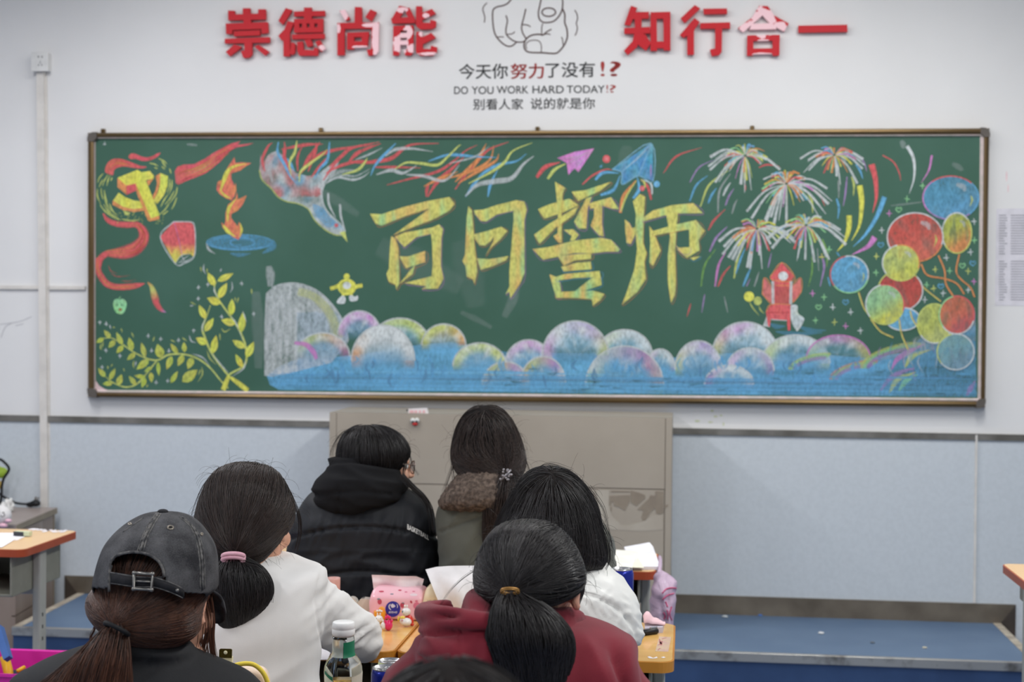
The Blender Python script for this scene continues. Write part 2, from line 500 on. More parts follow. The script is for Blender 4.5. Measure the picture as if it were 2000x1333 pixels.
for ch, x0, y0, x1, y1, lab, spots in CH:
    ws = []
    for (sx, sy, rx, ry) in spots:
        c = atY(sx, sy, -0.03); e = atY(sx + rx, sy + ry, -0.03)
        ws.append((c.x, c.z, abs(e.x - c.x), abs(e.z - c.z)))
    m = peel_mat('peeled_red_acrylic', ws) if spots else m_red
    bm = bmesh.new()
    zk, polys = GLYPH[ch]
    for i, q in enumerate(polys):
        P = ZZ(400, 0, 4.0, q) if zk == 1 else ZZ(1180, 0, 3.3333, q)
        quad_prism(bm, [atY(x, y, -0.010) for x, y in P], (0, -1, 0), 0.0180 + .00012 * i)
    o = obj('wall_character', bm, m)
    tag(o, 'large raised Chinese character, ' + lab, 'wall lettering', 'red motto characters')

# ---------------------------------------------------------------- pointing hand drawing and slogans
m_brown = mat('decal_brown', rgb(78, 52, 48), 0.6)
m_ink = mat('decal_black', rgb(42, 44, 46), 0.6)
m_inkred = mat('decal_red', rgb(168, 56, 52), 0.6)
def flat_ribbon(bm, pts, w, off, n=8, close=False):
    """pts px; w px width (list or number); ribbon on the wall with a hair of thickness"""
    P = crom([tuple(p) for p in pts], n, close)
    k = len(P)
    ws = w if isinstance(w, (list, tuple)) else None
    L, R = [], []
    for i, p in enumerate(P):
        a = P[i - 1] if (i > 0 or close) else P[0]
        b = P[(i + 1) % k] if (i < k - 1 or close) else P[-1]
        dx, dy = b[0] - a[0], b[1] - a[1]
        l = math.hypot(dx, dy) or 1
        ww = (w if ws is None else ws[min(int(i / n), len(ws) - 1)]) / 2
        L.append((p[0] - dy / l * ww, p[1] + dx / l * ww)); R.append((p[0] + dy / l * ww, p[1] - dx / l * ww))
    vl = [bm.verts.new(atY(x, y, -off)) for x, y in L]; vr = [bm.verts.new(atY(x, y, -off)) for x, y in R]
    for i in range(k if close else k - 1):
        j = (i + 1) % k
        bm.faces.new((vl[i], vl[j], vr[j], vr[i]))
hand = bmesh.new()
HL = [
 ([(700, -20), (660, 30), (610, 55), (560, 65), (520, 90), (510, 140), (515, 240), (530, 320), (560, 375), (610, 425), (660, 452), (705, 445), (745, 410)], 2.6),
 ([(745, 410), (700, 390), (655, 350), (640, 310), (645, 260), (655, 200), (640, 150)], 2.4),
 ([(745, 410), (790, 412), (830, 400)], 2.4),
 ([(835, 85), (815, 170), (795, 250), (800, 310), (835, 375)], 2.4),
 ([(800, 240), (850, 245), (882, 262)], 2.0), ([(655, 335), (700, 330), (728, 310)], 1.8), ([(555, 362), (590, 360), (620, 362)], 1.8),
 ([(985, -10), (970, 60), (958, 120), (965, 180), (1000, 215), (1050, 220), (1110, 205), (1160, 155), (1190, 90), (1195, 20), (1190, -20)], 2.6),
 ([(990, 120), (1010, 90), (1060, 78), (1110, 92), (1125, 125), (1100, 150), (1055, 160), (1010, 148), (990, 120)], 2.6),
 ([(1190, 80), (1215, 140), (1215, 220), (1235, 280), (1240, 360), (1215, 430), (1170, 490), (1120, 522), (1000, 515), (870, 510), (825, 480), (818, 430), (840, 380), (890, 345), (960, 335), (1000, 345)], 2.8),
 ([(1000, 230), (990, 270), (990, 340)], 1.8), ([(1000, 345), (1040, 310), (1085, 285)], 2.2), ([(1000, 340), (1040, 330), (1075, 338)], 2.0),
 ([(845, 480), (835, 440), (860, 405), (910, 392), (960, 400), (985, 440), (985, 510)], 1.6),
 ([(1183, 360), (1195, 395), (1198, 440)], 1.8),
 ([(456, 28), (425, 60), (415, 95), (428, 140), (435, 180), (428, 220)], 1.8),
 ([(1312, 98), (1335, 140), (1340, 185), (1328, 225), (1338, 270), (1332, 310), (1315, 348)], 1.8)]
for i, (pts, w) in enumerate(HL):
    flat_ribbon(hand, ZZ(860, 0, 5.0, pts), w, 0.0014 + i * 0.00003, close=False)
o = obj('hand_decal', hand, m_brown)
tag(o, 'brown line drawing of a fist pointing a finger, stuck on the wall', 'wall decal')

def wall_text(name, parts, label, cat, off=0.0016):
    """parts = list of (string, x0,y0,x1,y1, embolden, material, part name, slant)"""
    c = atY(parts[0][1], parts[0][2], 0)
    t = thing(name, label, cat, c)
    for (s, x0, y0, x1, y1, em, m, nm, sl) in parts:
        me = text_on(Wp(off), s, x0, y0, x1, y1, offset=em, slant=sl)
        world_child(linkmesh(nm, me, m), t)
    return t
wall_text('wall_slogan', [('今天你', 896, 125, 992, 155, 0.010, m_ink, 'black_lettering', -0.014),
                          ('努力', 997, 124, 1061, 154, 0.0, m_inkred, 'red_lettering', -0.014), ('努力', 998.4, 124.5, 1062.4, 154.5, 0.0, m_inkred, 'red_lettering', -0.014),
                          ('了没有', 1065, 122, 1162, 152, 0.010, m_ink, 'black_lettering', -0.014),
                          ('!', 1173, 120, 1181, 149, 0.0, m_inkred, 'red_lettering', 0), ('?', 1191, 120, 1210, 149, 0.0, m_inkred, 'red_lettering', 0), ('?', 1193.5, 120, 1212.5, 149, 0.0, m_inkred, 'red_lettering', 0)],
          'bold Chinese slogan line in black and red under the drawn fist', 'wall lettering')
words = [('DO', 887, 169, 914, 184), ('YOU', 921, 169, 964, 184), ('WORK', 970, 168, 1032, 183), ('HARD', 1040, 167.5, 1101, 182.5), ('TODAY', 1107, 167, 1181, 182)]
wall_text('wall_slogan', [(w, a, b, c, d, 0.006, m_ink, 'black_lettering', -0.004) for w, a, b, c, d in words] +
          [('!', 1184.5, 166, 1187.5, 181, 0.0, m_inkred, 'red_lettering', 0), ('?', 1191, 166, 1203, 181, 0.0, m_inkred, 'red_lettering', 0)],
          'thin English slogan line DO YOU WORK HARD TODAY', 'wall lettering')
wall_text('wall_slogan', [('别看人家', 924, 193, 1022, 215, 0.006, m_ink, 'black_lettering', -0.008), ('说的就是你', 1036, 191.5, 1162, 214, 0.006, m_ink, 'black_lettering', -0.008)],
          'small plain black Chinese slogan line, lowest of the three', 'wall lettering')

# notice sheet at the right of the board
m_paper = mat('notice_paper', rgb(222, 220, 228), 0.8)
m_print = mat('print_grey', rgb(150, 150, 160), 0.8)
t = thing('wall_notice', 'white printed notice sheet taped right of the blackboard', 'paper', atY(1985, 500, 0))
bm = bmesh.new(); quad_prism(bm, [atY(1946, 408, 0), atY(2075, 406, 0), atY(2072, 599, 0), atY(1943, 597, 0)], (0, -1, 0), 0.0012)
world_child(obj('paper_sheet', bm, m_paper), t)
bm = bmesh.new()
for r in range(34):
    y = 420 + r * 5.0
    for cx0, cx1 in ((1951, 1968), (1974, 2018), (2024, 2062)):
        if r in (16, 17) : continue
        x1 = cx1 - rnd.random() * 9
        a, b = atY(cx0, y, -0.0016), atY(x1, y + 2.0, -0.0016)
        vs = [bm.verts.new(q) for q in (Vector((a.x, -0.0016, a.z)), Vector((b.x, -0.0016, a.z)), Vector((b.x, -0.0016, b.z)), Vector((a.x, -0.0016, b.z)))]
        bm.faces.new(vs)
world_child(obj('printed_text', bm, m_print), t)

# chalk smudges and pencil lines on the paint
m_smg = mat('smudge_green', rgb(196, 204, 160), .9, color2=rgb(214, 216, 196), nscale=40); m_smp = mat('smudge_pink', rgb(240, 210, 214), .9); m_pcl = mat('pencil_grey', rgb(186, 186, 190), .9)
def smudge(name, label, ells, m):
    bm = bmesh.new()
    for x, y, rx, ry in ells:
        vs = [bm.verts.new(atY(x + rx * math.cos(a) * (1 + .25 * noise.noise((x, a, 1))), y + ry * math.sin(a) * (1 + .25 * noise.noise((y, a, 4))), -.0008)) for a in [2 * math.pi * k / 14 for k in range(14)]]
        bm.faces.new(vs)
    tag(obj(name, bm, m), label, 'smudge')
smudge('wall_smudge', 'faint green chalk smudges on the white wall just under the blackboard', [(1391, 803, 3, 2), (1398, 814, 4, 2.2), (1388, 825, 5, 1.8), (1413, 829, 1.6, 3.5), (1408, 812, 3, 1.4), (1362, 823, 5, 2)], m_smg)
smudge('wall_smudge', 'faint pink smear on the wall right of the blackboard above the notice', [(1966, 345, 1.6, 10), (1969, 368, 1.2, 8)], m_smp)
bm = bmesh.new()
for pts in ([(0, 634), (18, 632), (40, 628), (62, 619)], [(2, 660), (10, 640), (22, 632)], [(30, 637), (46, 633)]): flat_ribbon(bm, pts, 1.2, .0009)
tag(obj('pencil_line', bm, m_pcl), 'thin pencil scribble on the white wall left of the trunking', 'scribble')
# ================================================================ blackboard with its chalk drawing
BY = -0.030                                        # board writing surface
t_board = thing('blackboard', 'long green chalkboard covered with a colourful chalk drawing, bronze frame', 'blackboard', atY(1050, 520, 0))
m_green = mat('board_green', rgb(56, 94, 78), 0.6, color2=rgb(64, 102, 88), nscale=2.2, ramp=(0.4, 0.75), detail=6)
m_bronze = mat('frame_bronze', rgb(112, 94, 66), 0.33, metal=0.85, color2=rgb(100, 82, 56), nscale=3)
m_inner = mat('frame_inner_strip', rgb(214, 204, 198), 0.45, metal=0.1, color2=rgb(232, 214, 212), nscale=24, ramp=(0.45, 0.6))
m_corner = mat('corner_plastic', rgb(96, 90, 84), 0.5)
m_dust = mat('chalk_dust', rgb(214, 190, 192), 0.9)
OTL, OTR, OBR, OBL = (171.5, 259.5), (1932.5, 250.5), (1924, 796.5), (171.5, 776)
ITL, ITR, IBR, IBL = (187, 271.5), (1914, 266.5), (1909.5, 778.5), (187, 762)
def lerp(a, b, t): return tuple(p + (q - p) * t for p, q in zip(a, b))
bm = bmesh.new(); quad_prism(bm, [atY(*p, BY) for p in ((180, 265), (1922, 259), (1917, 788), (180, 770))], (0, 1, 0), 0.02)
world_child(obj('writing_surface', bm, m_green), t_board)
# rails: profile from the outer edge to the inner edge
MTL, MTR, MBR, MBL = (184, 268.5), (1921.5, 262.5), (1915.5, 784), (184, 767)
for nm, oa, ob, ma, mb, ia, ib in (('frame_rail', OTL, OTR, MTL, MTR, ITL, ITR), ('frame_rail', OTR, OBR, MTR, MBR, ITR, IBR),
                           ('frame_rail', OBR, OBL, MBR, MBL, IBR, IBL), ('frame_rail', OBL, OTL, MBL, MTL, IBL, ITL)):
    bm = bmesh.new()
    prof = [(0.0, 0.0), (0.0, 0.040), (0.12, 0.050), (0.5, 0.053), (0.88, 0.050), (1.0, 0.040), (1.0, 0.012)]
    A = [bm.verts.new(atY(*lerp(oa, ma, u), -d)) for u, d in prof]
    B = [bm.verts.new(atY(*lerp(ob, mb, u), -d)) for u, d in prof]
    for i in range(len(prof) - 1):
        bm.faces.new((A[i], A[i + 1], B[i + 1], B[i]))
    bm.faces.new(A); bm.faces.new(B); bm.faces.new((A[0], B[0], B[-1], A[-1]))
    o = obj(nm, bm, m_bronze); world_child(o, t_board)
    bm = bmesh.new()
    prof = [(0.0, 0.014), (0.0, 0.042), (0.45, 0.044), (1.0, 0.030), (1.0, 0.014)]
    A = [bm.verts.new(atY(*lerp(ma, ia, u), -d)) for u, d in prof]
    B = [bm.verts.new(atY(*lerp(mb, ib, u), -d)) for u, d in prof]
    for i in range(len(prof) - 1):
        bm.faces.new((A[i], A[i + 1], B[i + 1], B[i]))
    bm.faces.new(A); bm.faces.new(B); bm.faces.new((A[0], B[0], B[-1], A[-1]))
    o = obj('inner_strip', bm, m_inner); world_child(o, t_board)
for (cx, cy), sx, sy in ((OTL, 1, 1), (OTR, -1, 1), (OBR, -1, -1), (OBL, 1, -1)):
    bm = bmesh.new()
    pts = [(cx - 1.5 * sx, cy + 17 * sy)]
    for k in range(7):
        a = math.pi / 2 * k / 6
        pts.append((cx + sx * (11 - 12.5 * math.cos(a)), cy + sy * (11 - 12.5 * math.sin(a))))
    pts += [(cx + sx * 17, cy - 1.5 * sy), (cx + sx * 17, cy + sy * 10), (cx + sx * 10, cy + sy * 17)]
    if sx * sy < 0: pts.reverse()
    quad_prism(bm, [atY(x, y, -0.056) for x, y in pts], (0, 1, 0), 0.05)
    o = obj('corner_cap', bm, m_corner); world_child(o, t_board)
# dusty fillets at the bottom corners of the surface and hanging clips above the frame
bm = bmesh.new()
fil = [(185, 735), (188, 745), (194, 754), (204, 760), (215, 764), (185, 764)]
vs = [bm.verts.new(atY(x, y, BY - 0.0008)) for x, y in fil]; bm.faces.new(vs)
world_child(obj('dust_fillet', bm, m_dust), t_board)
for cx, cy in ((202, 258), (627, 256), (1050, 254), (1469, 252)):
    bm = bmesh.new(); a = atY(cx - 4, cy - 6, -0.006); b = atY(cx + 4, cy + 2, -0.006)
    box(bm, (a.x, -0.016, b.z), (b.x, 0, a.z), 0.003)
    world_child(obj('hanging_clip', bm, m_bronze), t_board)

# ---------------------------------------------------------------- chalk
def chalk_material():
    m = bpy.data.materials.new('chalk'); m.use_nodes = True
    nt = m.node_tree
    for n in list(nt.nodes): nt.nodes.remove(n)
    out = nt.nodes.new('ShaderNodeOutputMaterial')
    at = nt.nodes.new('ShaderNodeAttribute'); at.attribute_name = 'Col'
    geo = nt.nodes.new('ShaderNodeNewGeometry')
    mp = nt.nodes.new('ShaderNodeMapping'); mp.inputs['Scale'].default_value = (1.0, 1.0, 0.55)
    nt.links.new(geo.outputs['Position'], mp.inputs['Vector'])
    nz = nt.nodes.new('ShaderNodeTexNoise'); nz.inputs['Scale'].default_value = 95.0; nz.inputs['Detail'].default_value = 4.0
    nt.links.new(mp.outputs['Vector'], nz.inputs['Vector'])
    n2 = nt.nodes.new('ShaderNodeTexNoise'); n2.inputs['Scale'].default_value = 28.0; n2.inputs['Detail'].default_value = 3.0
    nt.links.new(mp.outputs['Vector'], n2.inputs['Vector'])
    mr = nt.nodes.new('ShaderNodeMapRange')
    mr.inputs['From Min'].default_value = 0.30; mr.inputs['From Max'].default_value = 0.56
    mr.inputs['To Min'].default_value = 0.62; mr.inputs['To Max'].default_value = 1.0
    nt.links.new(nz.outputs['Fac'], mr.inputs['Value'])
    mr2 = nt.nodes.new('ShaderNodeMapRange')
    mr2.inputs['From Min'].default_value = 0.30; mr2.inputs['From Max'].default_value = 0.5
    mr2.inputs['To Min'].default_value = 0.8; mr2.inputs['To Max'].default_value = 1.0
    nt.links.new(n2.outputs['Fac'], mr2.inputs['Value'])
    mu = nt.nodes.new('ShaderNodeMath'); mu.operation = 'MULTIPLY'
    nt.links.new(mr.outputs[0], mu.inputs[0]); nt.links.new(mr2.outputs[0], mu.inputs[1])
    m2 = nt.nodes.new('ShaderNodeMath'); m2.operation = 'MULTIPLY'
    nt.links.new(mu.outputs[0], m2.inputs[0]); nt.links.new(at.outputs['Alpha'], m2.inputs[1])
    df = nt.nodes.new('ShaderNodeBsdfDiffuse'); nt.links.new(at.outputs['Color'], df.inputs['Color'])
    tr = nt.nodes.new('ShaderNodeBsdfTransparent')
    mx = nt.nodes.new('ShaderNodeMixShader')
    nt.links.new(m2.outputs[0], mx.inputs[0]); nt.links.new(tr.outputs[0], mx.inputs[1]); nt.links.new(df.outputs[0], mx.inputs[2])
    nt.links.new(mx.outputs[0], out.inputs['Surface'])
    return m
m_chalk = chalk_material()
CK = dict(red=(212, 88, 92), yel=(214, 214, 86), blu=(98, 170, 216), wht=(204, 212, 214), pnk=(206, 128, 198), org=(222, 142, 84),
          grn=(146, 214, 150), pur=(164, 132, 190), lem=(196, 208, 110), dred=(188, 66, 70), dblu=(84, 150, 186), gry=(150, 160, 160), drk=(60, 90, 80))
def ck(c):
    c = CK[c] if isinstance(c, str) else c
    g = 0.13
    return [min(lin(v * (1 - g) + 178 * g) / 0.86, 0.95) for v in c]
def mixc(a, b, t):
    return tuple(x + (y - x) * t for x, y in zip(a, b))
def rgb8(c): return CK[c] if isinstance(c, str) else c
class Chalk:
    def __init__(s, base=0.0006):
        s.v, s.f, s.c, s.d = [], [], [], base
    def add(s, pts, cols, faces):
        o = len(s.v)
        s.d += 0.000009
        for (x, y) in pts: s.v.append(atY(x, y, BY - s.d))
        s.c += cols
        s.f += [tuple(i + o for i in f) for f in faces]
    def stroke(s, pts, w, col, a=0.9, taper=(0.3, 0.15), n=6):
        """pts may carry a width as third value; col one colour or a list along the stroke"""
        if len(pts[0]) == 3: P = crom(pts, n)
        else: P = [(p[0], p[1], None) for p in crom(pts, n)]
        k = len(P); V, C, Fc = [], [], []
        cl = [ck(q) for q in col] if isinstance(col, list) else None
        c1 = ck(col) if cl is None else None
        for i, p in enumerate(P):
            q, r = P[max(i - 1, 0)], P[min(i + 1, k - 1)]
            dx, dy = r[0] - q[0], r[1] - q[1]; l = math.hypot(dx, dy) or 1
            u = i / (k - 1)
            if p[2] is not None: ww = p[2]
            else: ww = w * (taper[0] + (1 - taper[0]) * min(1, u / 0.35)) * (taper[1] + (1 - taper[1]) * min(1, (1 - u) / 0.5))
            nx, ny = -dy / l * ww / 2, dx / l * ww / 2
            cc = c1 if cl is None else [x + (y - x) * (u * (len(cl) - 1) - int(min(u * (len(cl) - 1), len(cl) - 2))) for x, y in zip(cl[int(min(u * (len(cl) - 1), len(cl) - 2))], cl[int(min(u * (len(cl) - 1), len(cl) - 2)) + 1])]
            for t, al in ((-1.15, 0), (-0.7, 1), (0.7, 1), (1.15, 0)):
                V.append((p[0] + nx * t, p[1] + ny * t)); C.append((*cc, a * al))
        for i in range(k - 1):
            for j in range(3):
                b = i * 4 + j
                Fc.append((b, b + 1, b + 5, b + 4))
        s.add(V, C, Fc)
    def poly(s, pts, col, a=0.9, smooth=False, cuts=0):
        """filled outline; col a colour or fn(x,y)->(r,g,b[,alpha])"""
        if smooth: pts = crom(pts, 5, True)
        bm = bmesh.new()
        vs = [bm.verts.new((p[0], p[1], 0)) for p in pts]
        tr = tessellate_polygon([[Vector((p[0], p[1], 0)) for p in pts]])
        for t in tr:
            try: bm.faces.new([vs[i] for i in t])
            except Exception: pass
        if cuts:
            for _ in range(cuts):
                es = [e for e in bm.edges if e.calc_length() > 7]
                bmesh.ops.subdivide_edges(bm, edges=es, cuts=1)
                bmesh.ops.triangulate(bm, faces=bm.faces)
        bm.verts.ensure_lookup_table(); bm.verts.index_update()
        V = [(v.co.x, v.co.y) for v in bm.verts]
        if callable(col):
            C = []
            for x, y in V:
                r = col(x, y); C.append((*ck(r[:3]), a * (r[3] if len(r) > 3 else 1)))
        else:
            C = [(*ck(col), a)] * len(V)
        Fc = [tuple(v.index for v in f.verts) for f in bm.faces]
        bm.free()
        s.add(V, C, Fc)
    def line(s, pts, w, col, a=0.8, closed=False):
        P = list(pts) + ([pts[0], pts[1]] if closed else [])
        s.stroke([(p[0], p[1], w) for p in P], w, col, a, n=4)
    def disc(s, cx, cy, rx, ry, fn, a0=0.0, a1=2 * math.pi, nr=7, na=36, alpha=1.0, rot=0.0):
        """fn(r01, ang)->(r,g,b,alpha); angle 0 = right, counting clockwise on the picture"""
        V, C, Fc = [], [], []
        full = abs(a1 - a0) > 6.28
        for i in range(nr + 1):
            r = i / nr
            for k in range(na + 1):
                an = a0 + (a1 - a0) * k / na
                x, y = rx * r * math.cos(an), ry * r * math.sin(an)
                V.append((cx + x * math.cos(rot) - y * math.sin(rot), cy + x * math.sin(rot) + y * math.cos(rot)))
                q = fn(r, an); C.append((*ck(q[:3]), q[3] * alpha))
        for i in range(nr):
            for k in range(na):
                b = i * (na + 1) + k
                Fc.append((b, b + 1, b + na + 2, b + na + 1))
        s.add(V, C, Fc)
    def hatch(s, pts, w, gap, ang, col, a=0.5, jit=3, wavy=0):
        """parallel strokes clipped to polygon pts"""
        ca, sa = math.cos(ang), math.sin(ang)
        Q = [(x * ca + y * sa, -x * sa + y * ca) for x, y in pts]
        y = min(q[1] for q in Q) + gap / 2
        while y < max(q[1] for q in Q):
            xs = []
            for i in range(len(Q)):
                (x0, y0), (x1, y1) = Q[i - 1], Q[i]
                if (y0 - y) * (y1 - y) < 0: xs.append(x0 + (x1 - x0) * (y - y0) / (y1 - y0))
            xs.sort()
            for i in range(0, len(xs) - 1, 2):
                x0, x1 = xs[i] + rnd.uniform(-jit, jit), xs[i + 1] + rnd.uniform(-jit, jit)
                pp = [(x0, y + rnd.uniform(-1, 1)), ((x0 + x1) / 2, y + rnd.uniform(-1.5, 1.5)), (x1, y + rnd.uniform(-1, 1))]
                cc = col(rnd) if callable(col) else col
                s.stroke([(x * ca - yy * sa, x * sa + yy * ca) for x, yy in pp], w * rnd.uniform(0.7, 1.3), cc, a * rnd.uniform(0.6, 1.2), n=2)
            y += gap * rnd.uniform(0.8, 1.2)
    def cross(s, x, y, r, col, w=2.2):
        s.stroke([(x, y - r * 1.2), (x + rnd.uniform(-1, 1), y + r * 1.2)], w, col, 0.8, (0.7, 0.5), 2)
        s.stroke([(x - r, y + rnd.uniform(-1, 1)), (x + r, y - rnd.uniform(-1, 1))], w, col, 0.8, (0.7, 0.5), 2)
    def heart(s, x, y, r, col):
        s.line([(x, y + r), (x - r, y), (x - r * .6, y - r * .8), (x, y - r * .3), (x + r * .6, y - r * .8), (x + r, y), (x, y + r)], 2.0, col, 0.75)
    def build(s, name):
        me = bpy.data.meshes.new(name)
        me.from_pydata(s.v, [], s.f)
        ca = me.color_attributes.new('Col', 'FLOAT_COLOR', 'POINT')
        flat = []
        for c in s.c: flat += c
        ca.data.foreach_set('color', flat)
        o = linkmesh(name, me, m_chalk)
        world_child(o, t_board)
        return o
Z4 = lambda *p: ZZ(160, 250, 4.9375, p)
Z5 = lambda *p: ZZ(160, 500, 4.4425, p)
Z6 = lambda *p: ZZ(480, 260, 3.448, p)
Z7 = lambda *p: ZZ(700, 340, 4.444, p)
Z8 = lambda *p: ZZ(1020, 270, 3.921, p)
Z9 = lambda *p: ZZ(1320, 260, 4.442, p)
Z10 = lambda *p: ZZ(1560, 260, 4.4425, p)
Z11 = lambda *p: ZZ(1400, 480, 4.165, p)
Z12 = lambda *p: ZZ(1600, 480, 4.1667, p)
Z13 = lambda *p: ZZ(500, 520, 4.76, p)
Z14 = lambda *p: ZZ(860, 560, 4.1667, p)
def wn(z, *p):                                    # zoom points whose third value is a width in zoom pixels
    s = {'Z4': 4.9375, 'Z5': 4.4425, 'Z9': 4.442, 'Z10': 4.4425}[z]
    return [(q[0], q[1], q[2] / s) for q in globals()[z](*p)]
def vary(c, k=14):
    c = rgb8(c)
    return lambda x, y: tuple(v + k * noise.noise((x * 0.09, y * 0.03, i * 9.1)) for i, v in enumerate(c))

# --- smears of dust
K = Chalk(0.0003)
for x0, y0, x1, y1, w, a in ((525, 520, 528, 560, 18, 0.4), (500, 570, 505, 720, 26, 0.10), (1225, 285, 1215, 330, 30, .05), (740, 480, 900, 560, 60, .05), (1760, 275, 1764, 290, 12, .25), (1860, 320, 1880, 333, 12, .15),
                           (1010, 560, 985, 620, 20, .12), (900, 610, 960, 640, 12, .10), (365, 282, 385, 284, 5, .25), (620, 370, 700, 420, 20, .07), (1740, 402, 1800, 395, 4, .2), (900, 470, 930, 600, 60, .04)):
    K = Chalk(0.0003)
    K.stroke([(x0, y0), ((x0 + x1) / 2 + 2, (y0 + y1) / 2), (x1, y1)], w, 'wht', a, (0.6, 0.6))
    K.build('chalk_smear')
K = Chalk()
K.stroke(Z4((215, 130), (225, 155), (205, 158), (232, 165)), 2.5, 'wht', .8)
K.build('chalk_mark')

# --- emblem: crossed hammer and sickle with rays
K = Chalk()
for pts in ([(205, 440), (170, 480), (150, 530)], [(250, 455), (215, 510), (200, 560)], [(270, 460), (250, 510), (240, 560)], [(292, 478), (278, 512)], [(200, 500), (165, 570)],
            [(185, 580), (190, 640), (205, 690)], [(215, 600), (225, 660), (245, 720)], [(150, 590), (150, 660), (180, 730)], [(215, 660), (240, 740), (280, 810)], [(265, 730), (290, 790), (330, 840)],
            [(175, 740), (220, 800), (300, 860), (370, 890)], [(210, 740), (270, 820), (360, 880)], [(390, 880), (480, 895), (560, 885)], [(740, 295), (790, 320), (820, 350)], [(650, 340), (700, 350), (735, 370)],
            [(700, 380), (730, 395)], [(770, 370), (800, 400)], [(770, 320), (810, 380)], [(845, 390), (860, 440)], [(845, 490), (845, 560), (820, 630)], [(870, 500), (865, 570), (840, 640)], [(920, 570), (905, 640), (850, 720)],
            [(890, 610), (850, 680), (800, 740)], [(830, 640), (790, 700), (760, 760)], [(915, 670), (890, 740), (865, 785)], [(845, 720), (800, 790), (740, 840)], [(830, 800), (780, 840)]):
    K.stroke(Z4(*pts), 2.6, 'lem', 0.85, (0.5, 0.4))
for i in range(46):
    x, y = Z4((rnd.uniform(330, 800), 850 + rnd.uniform(-40, 70)))[0]
    K.stroke([(x, y), (x + 1.2, y + 1)], 2.2, 'lem', 0.6, (1, 1), 2)
K.poly(Z4((755, 435), (830, 465), (825, 560), (790, 650), (725, 735), (690, 700), (735, 620), (755, 540)), vary('yel'), .95, cuts=2)
K.poly(Z4((710, 465), (755, 437), (752, 540), (720, 640), (692, 692), (678, 665), (712, 600), (725, 530)), vary('org'), .9)
K.poly(Z4((355, 625), (420, 670), (500, 700), (570, 708), (600, 770), (500, 785), (400, 762), (300, 702)), vary('yel'), .95, cuts=2)
K.poly(Z4((298, 700), (400, 762), (500, 785), (595, 770), (600, 798), (500, 812), (400, 795), (295, 742)), vary('org'), .9)
K.poly(Z4((395, 795), (415, 835), (440, 845), (468, 822)), 'lem', .8)
K.poly(Z4((345, 480), (535, 405), (575, 428), (655, 415), (694, 462), (690, 490), (610, 505), (520, 537), (425, 558)), vary('yel'), .97, cuts=2)
K.poly(Z4((343, 482), (428, 556), (430, 645), (343, 572)), vary('org'), .9)
K.poly(Z4((428, 556), (522, 535), (525, 605), (430, 645)), vary('red'), .9)
K.poly(Z4((625, 510), (690, 490), (642, 560)), 'org', .9)
K.poly(Z4((520, 540), (615, 500), (750, 845), (667, 872)), vary('yel'), .97, cuts=2)
K.poly(Z4((520, 542), (667, 872), (655, 902), (635, 890), (528, 630)), vary('org'), .92)
K.poly(Z4((667, 872), (747, 845), (747, 880), (655, 902)), 'org', .9)
K.build('chalk_emblem')

# --- red ribbons
K = Chalk()
def streaks(cen, n, spread, col, w=1.6):
    for i in range(n):
        o = rnd.uniform(-spread, spread); a = rnd.randint(0, max(0, len(cen) - 3))
        K.stroke([(x + o * 0.6, y + o) for x, y in cen[a:a + rnd.randint(3, 5)]], w, col, 0.55)
K.poly(Z4((228, 430), (225, 390), (250, 335), (300, 300), (370, 298), (440, 318), (510, 345), (560, 365), (625, 375), (590, 390), (530, 390), (470, 380), (400, 372), (340, 385), (310, 410), (300, 455), (270, 450)), vary('red'), .92, True, 2)
streaks(Z4((245, 430), (265, 370), (320, 330), (400, 340), (500, 365)), 6, 4, 'org')
K.poly(Z4((450, 275), (470, 250), (510, 248), (560, 270), (620, 285), (680, 272), (720, 250), (760, 240), (730, 275), (690, 300), (640, 318), (580, 318), (520, 300), (465, 300)), vary('red'), .92, True, 1)
K.stroke(wn('Z4', (205, 825, 12), (250, 890, 45), (330, 925, 55), (430, 935, 60), (530, 935, 60), (590, 1000, 85), (590, 1080, 105), (520, 1160, 125), (420, 1200, 125), (320, 1210, 90), (240, 1215, 62), (180, 1260, 60), (160, 1330, 55)), 1, 'red', .92)
streaks(Z4((430, 930), (530, 940), (590, 1000), (585, 1090), (520, 1160), (420, 1200), (320, 1210), (240, 1220)), 18, 7, 'org', 1.5)
streaks(Z4((530, 930), (600, 1000), (600, 1090), (520, 1180), (420, 1210)), 10, 7, 'dred', 2)
K.stroke(wn('Z5', (150, 20, 60), (140, 110, 52), (165, 180, 58), (220, 245, 58), (300, 270, 52), (400, 268, 55), (480, 257, 45), (545, 240, 6)), 1, 'red', .9)
streaks(Z5((150, 20), (140, 110), (165, 180), (220, 245), (300, 270), (400, 268), (480, 257)), 10, 4, 'org')
K.stroke(wn('Z5', (570, 230, 6), (605, 270, 36), (630, 350, 62), (650, 420, 52), (690, 470, 34), (730, 492, 4)), 1, ['org', 'lem', 'red', 'red', 'pur'], .85)
for pts in ([(230, 80), (250, 130), (310, 155)], [(250, 150), (310, 180), (420, 170)], [(340, 215), (400, 222), (470, 205)]):
    K.stroke(Z5(*pts), 2, 'red', .5)
K.poly(Z4((895, 420), (920, 375), (980, 355), (1080, 350), (1180, 300), (1270, 240), (1380, 180), (1450, 150), (1530, 125), (1500, 165), (1660, 145), (1600, 168), (1490, 188), (1440, 212), (1400, 250), (1340, 320), (1270, 380), (1190, 440), (1080, 485), (1000, 515), (930, 550), (905, 530), (900, 470)), vary('red'), .92, False, 3)
cen = Z4((920, 480), (1000, 440), (1100, 410), (1200, 360), (1300, 280), (1400, 215), (1480, 170))
streaks(cen, 12, 9, 'org', 1.6); streaks(cen, 8, 9, 'dred', 2.0); streaks(cen, 5, 8, 'lem', 1.3)
K.build('chalk_red_ribbons')

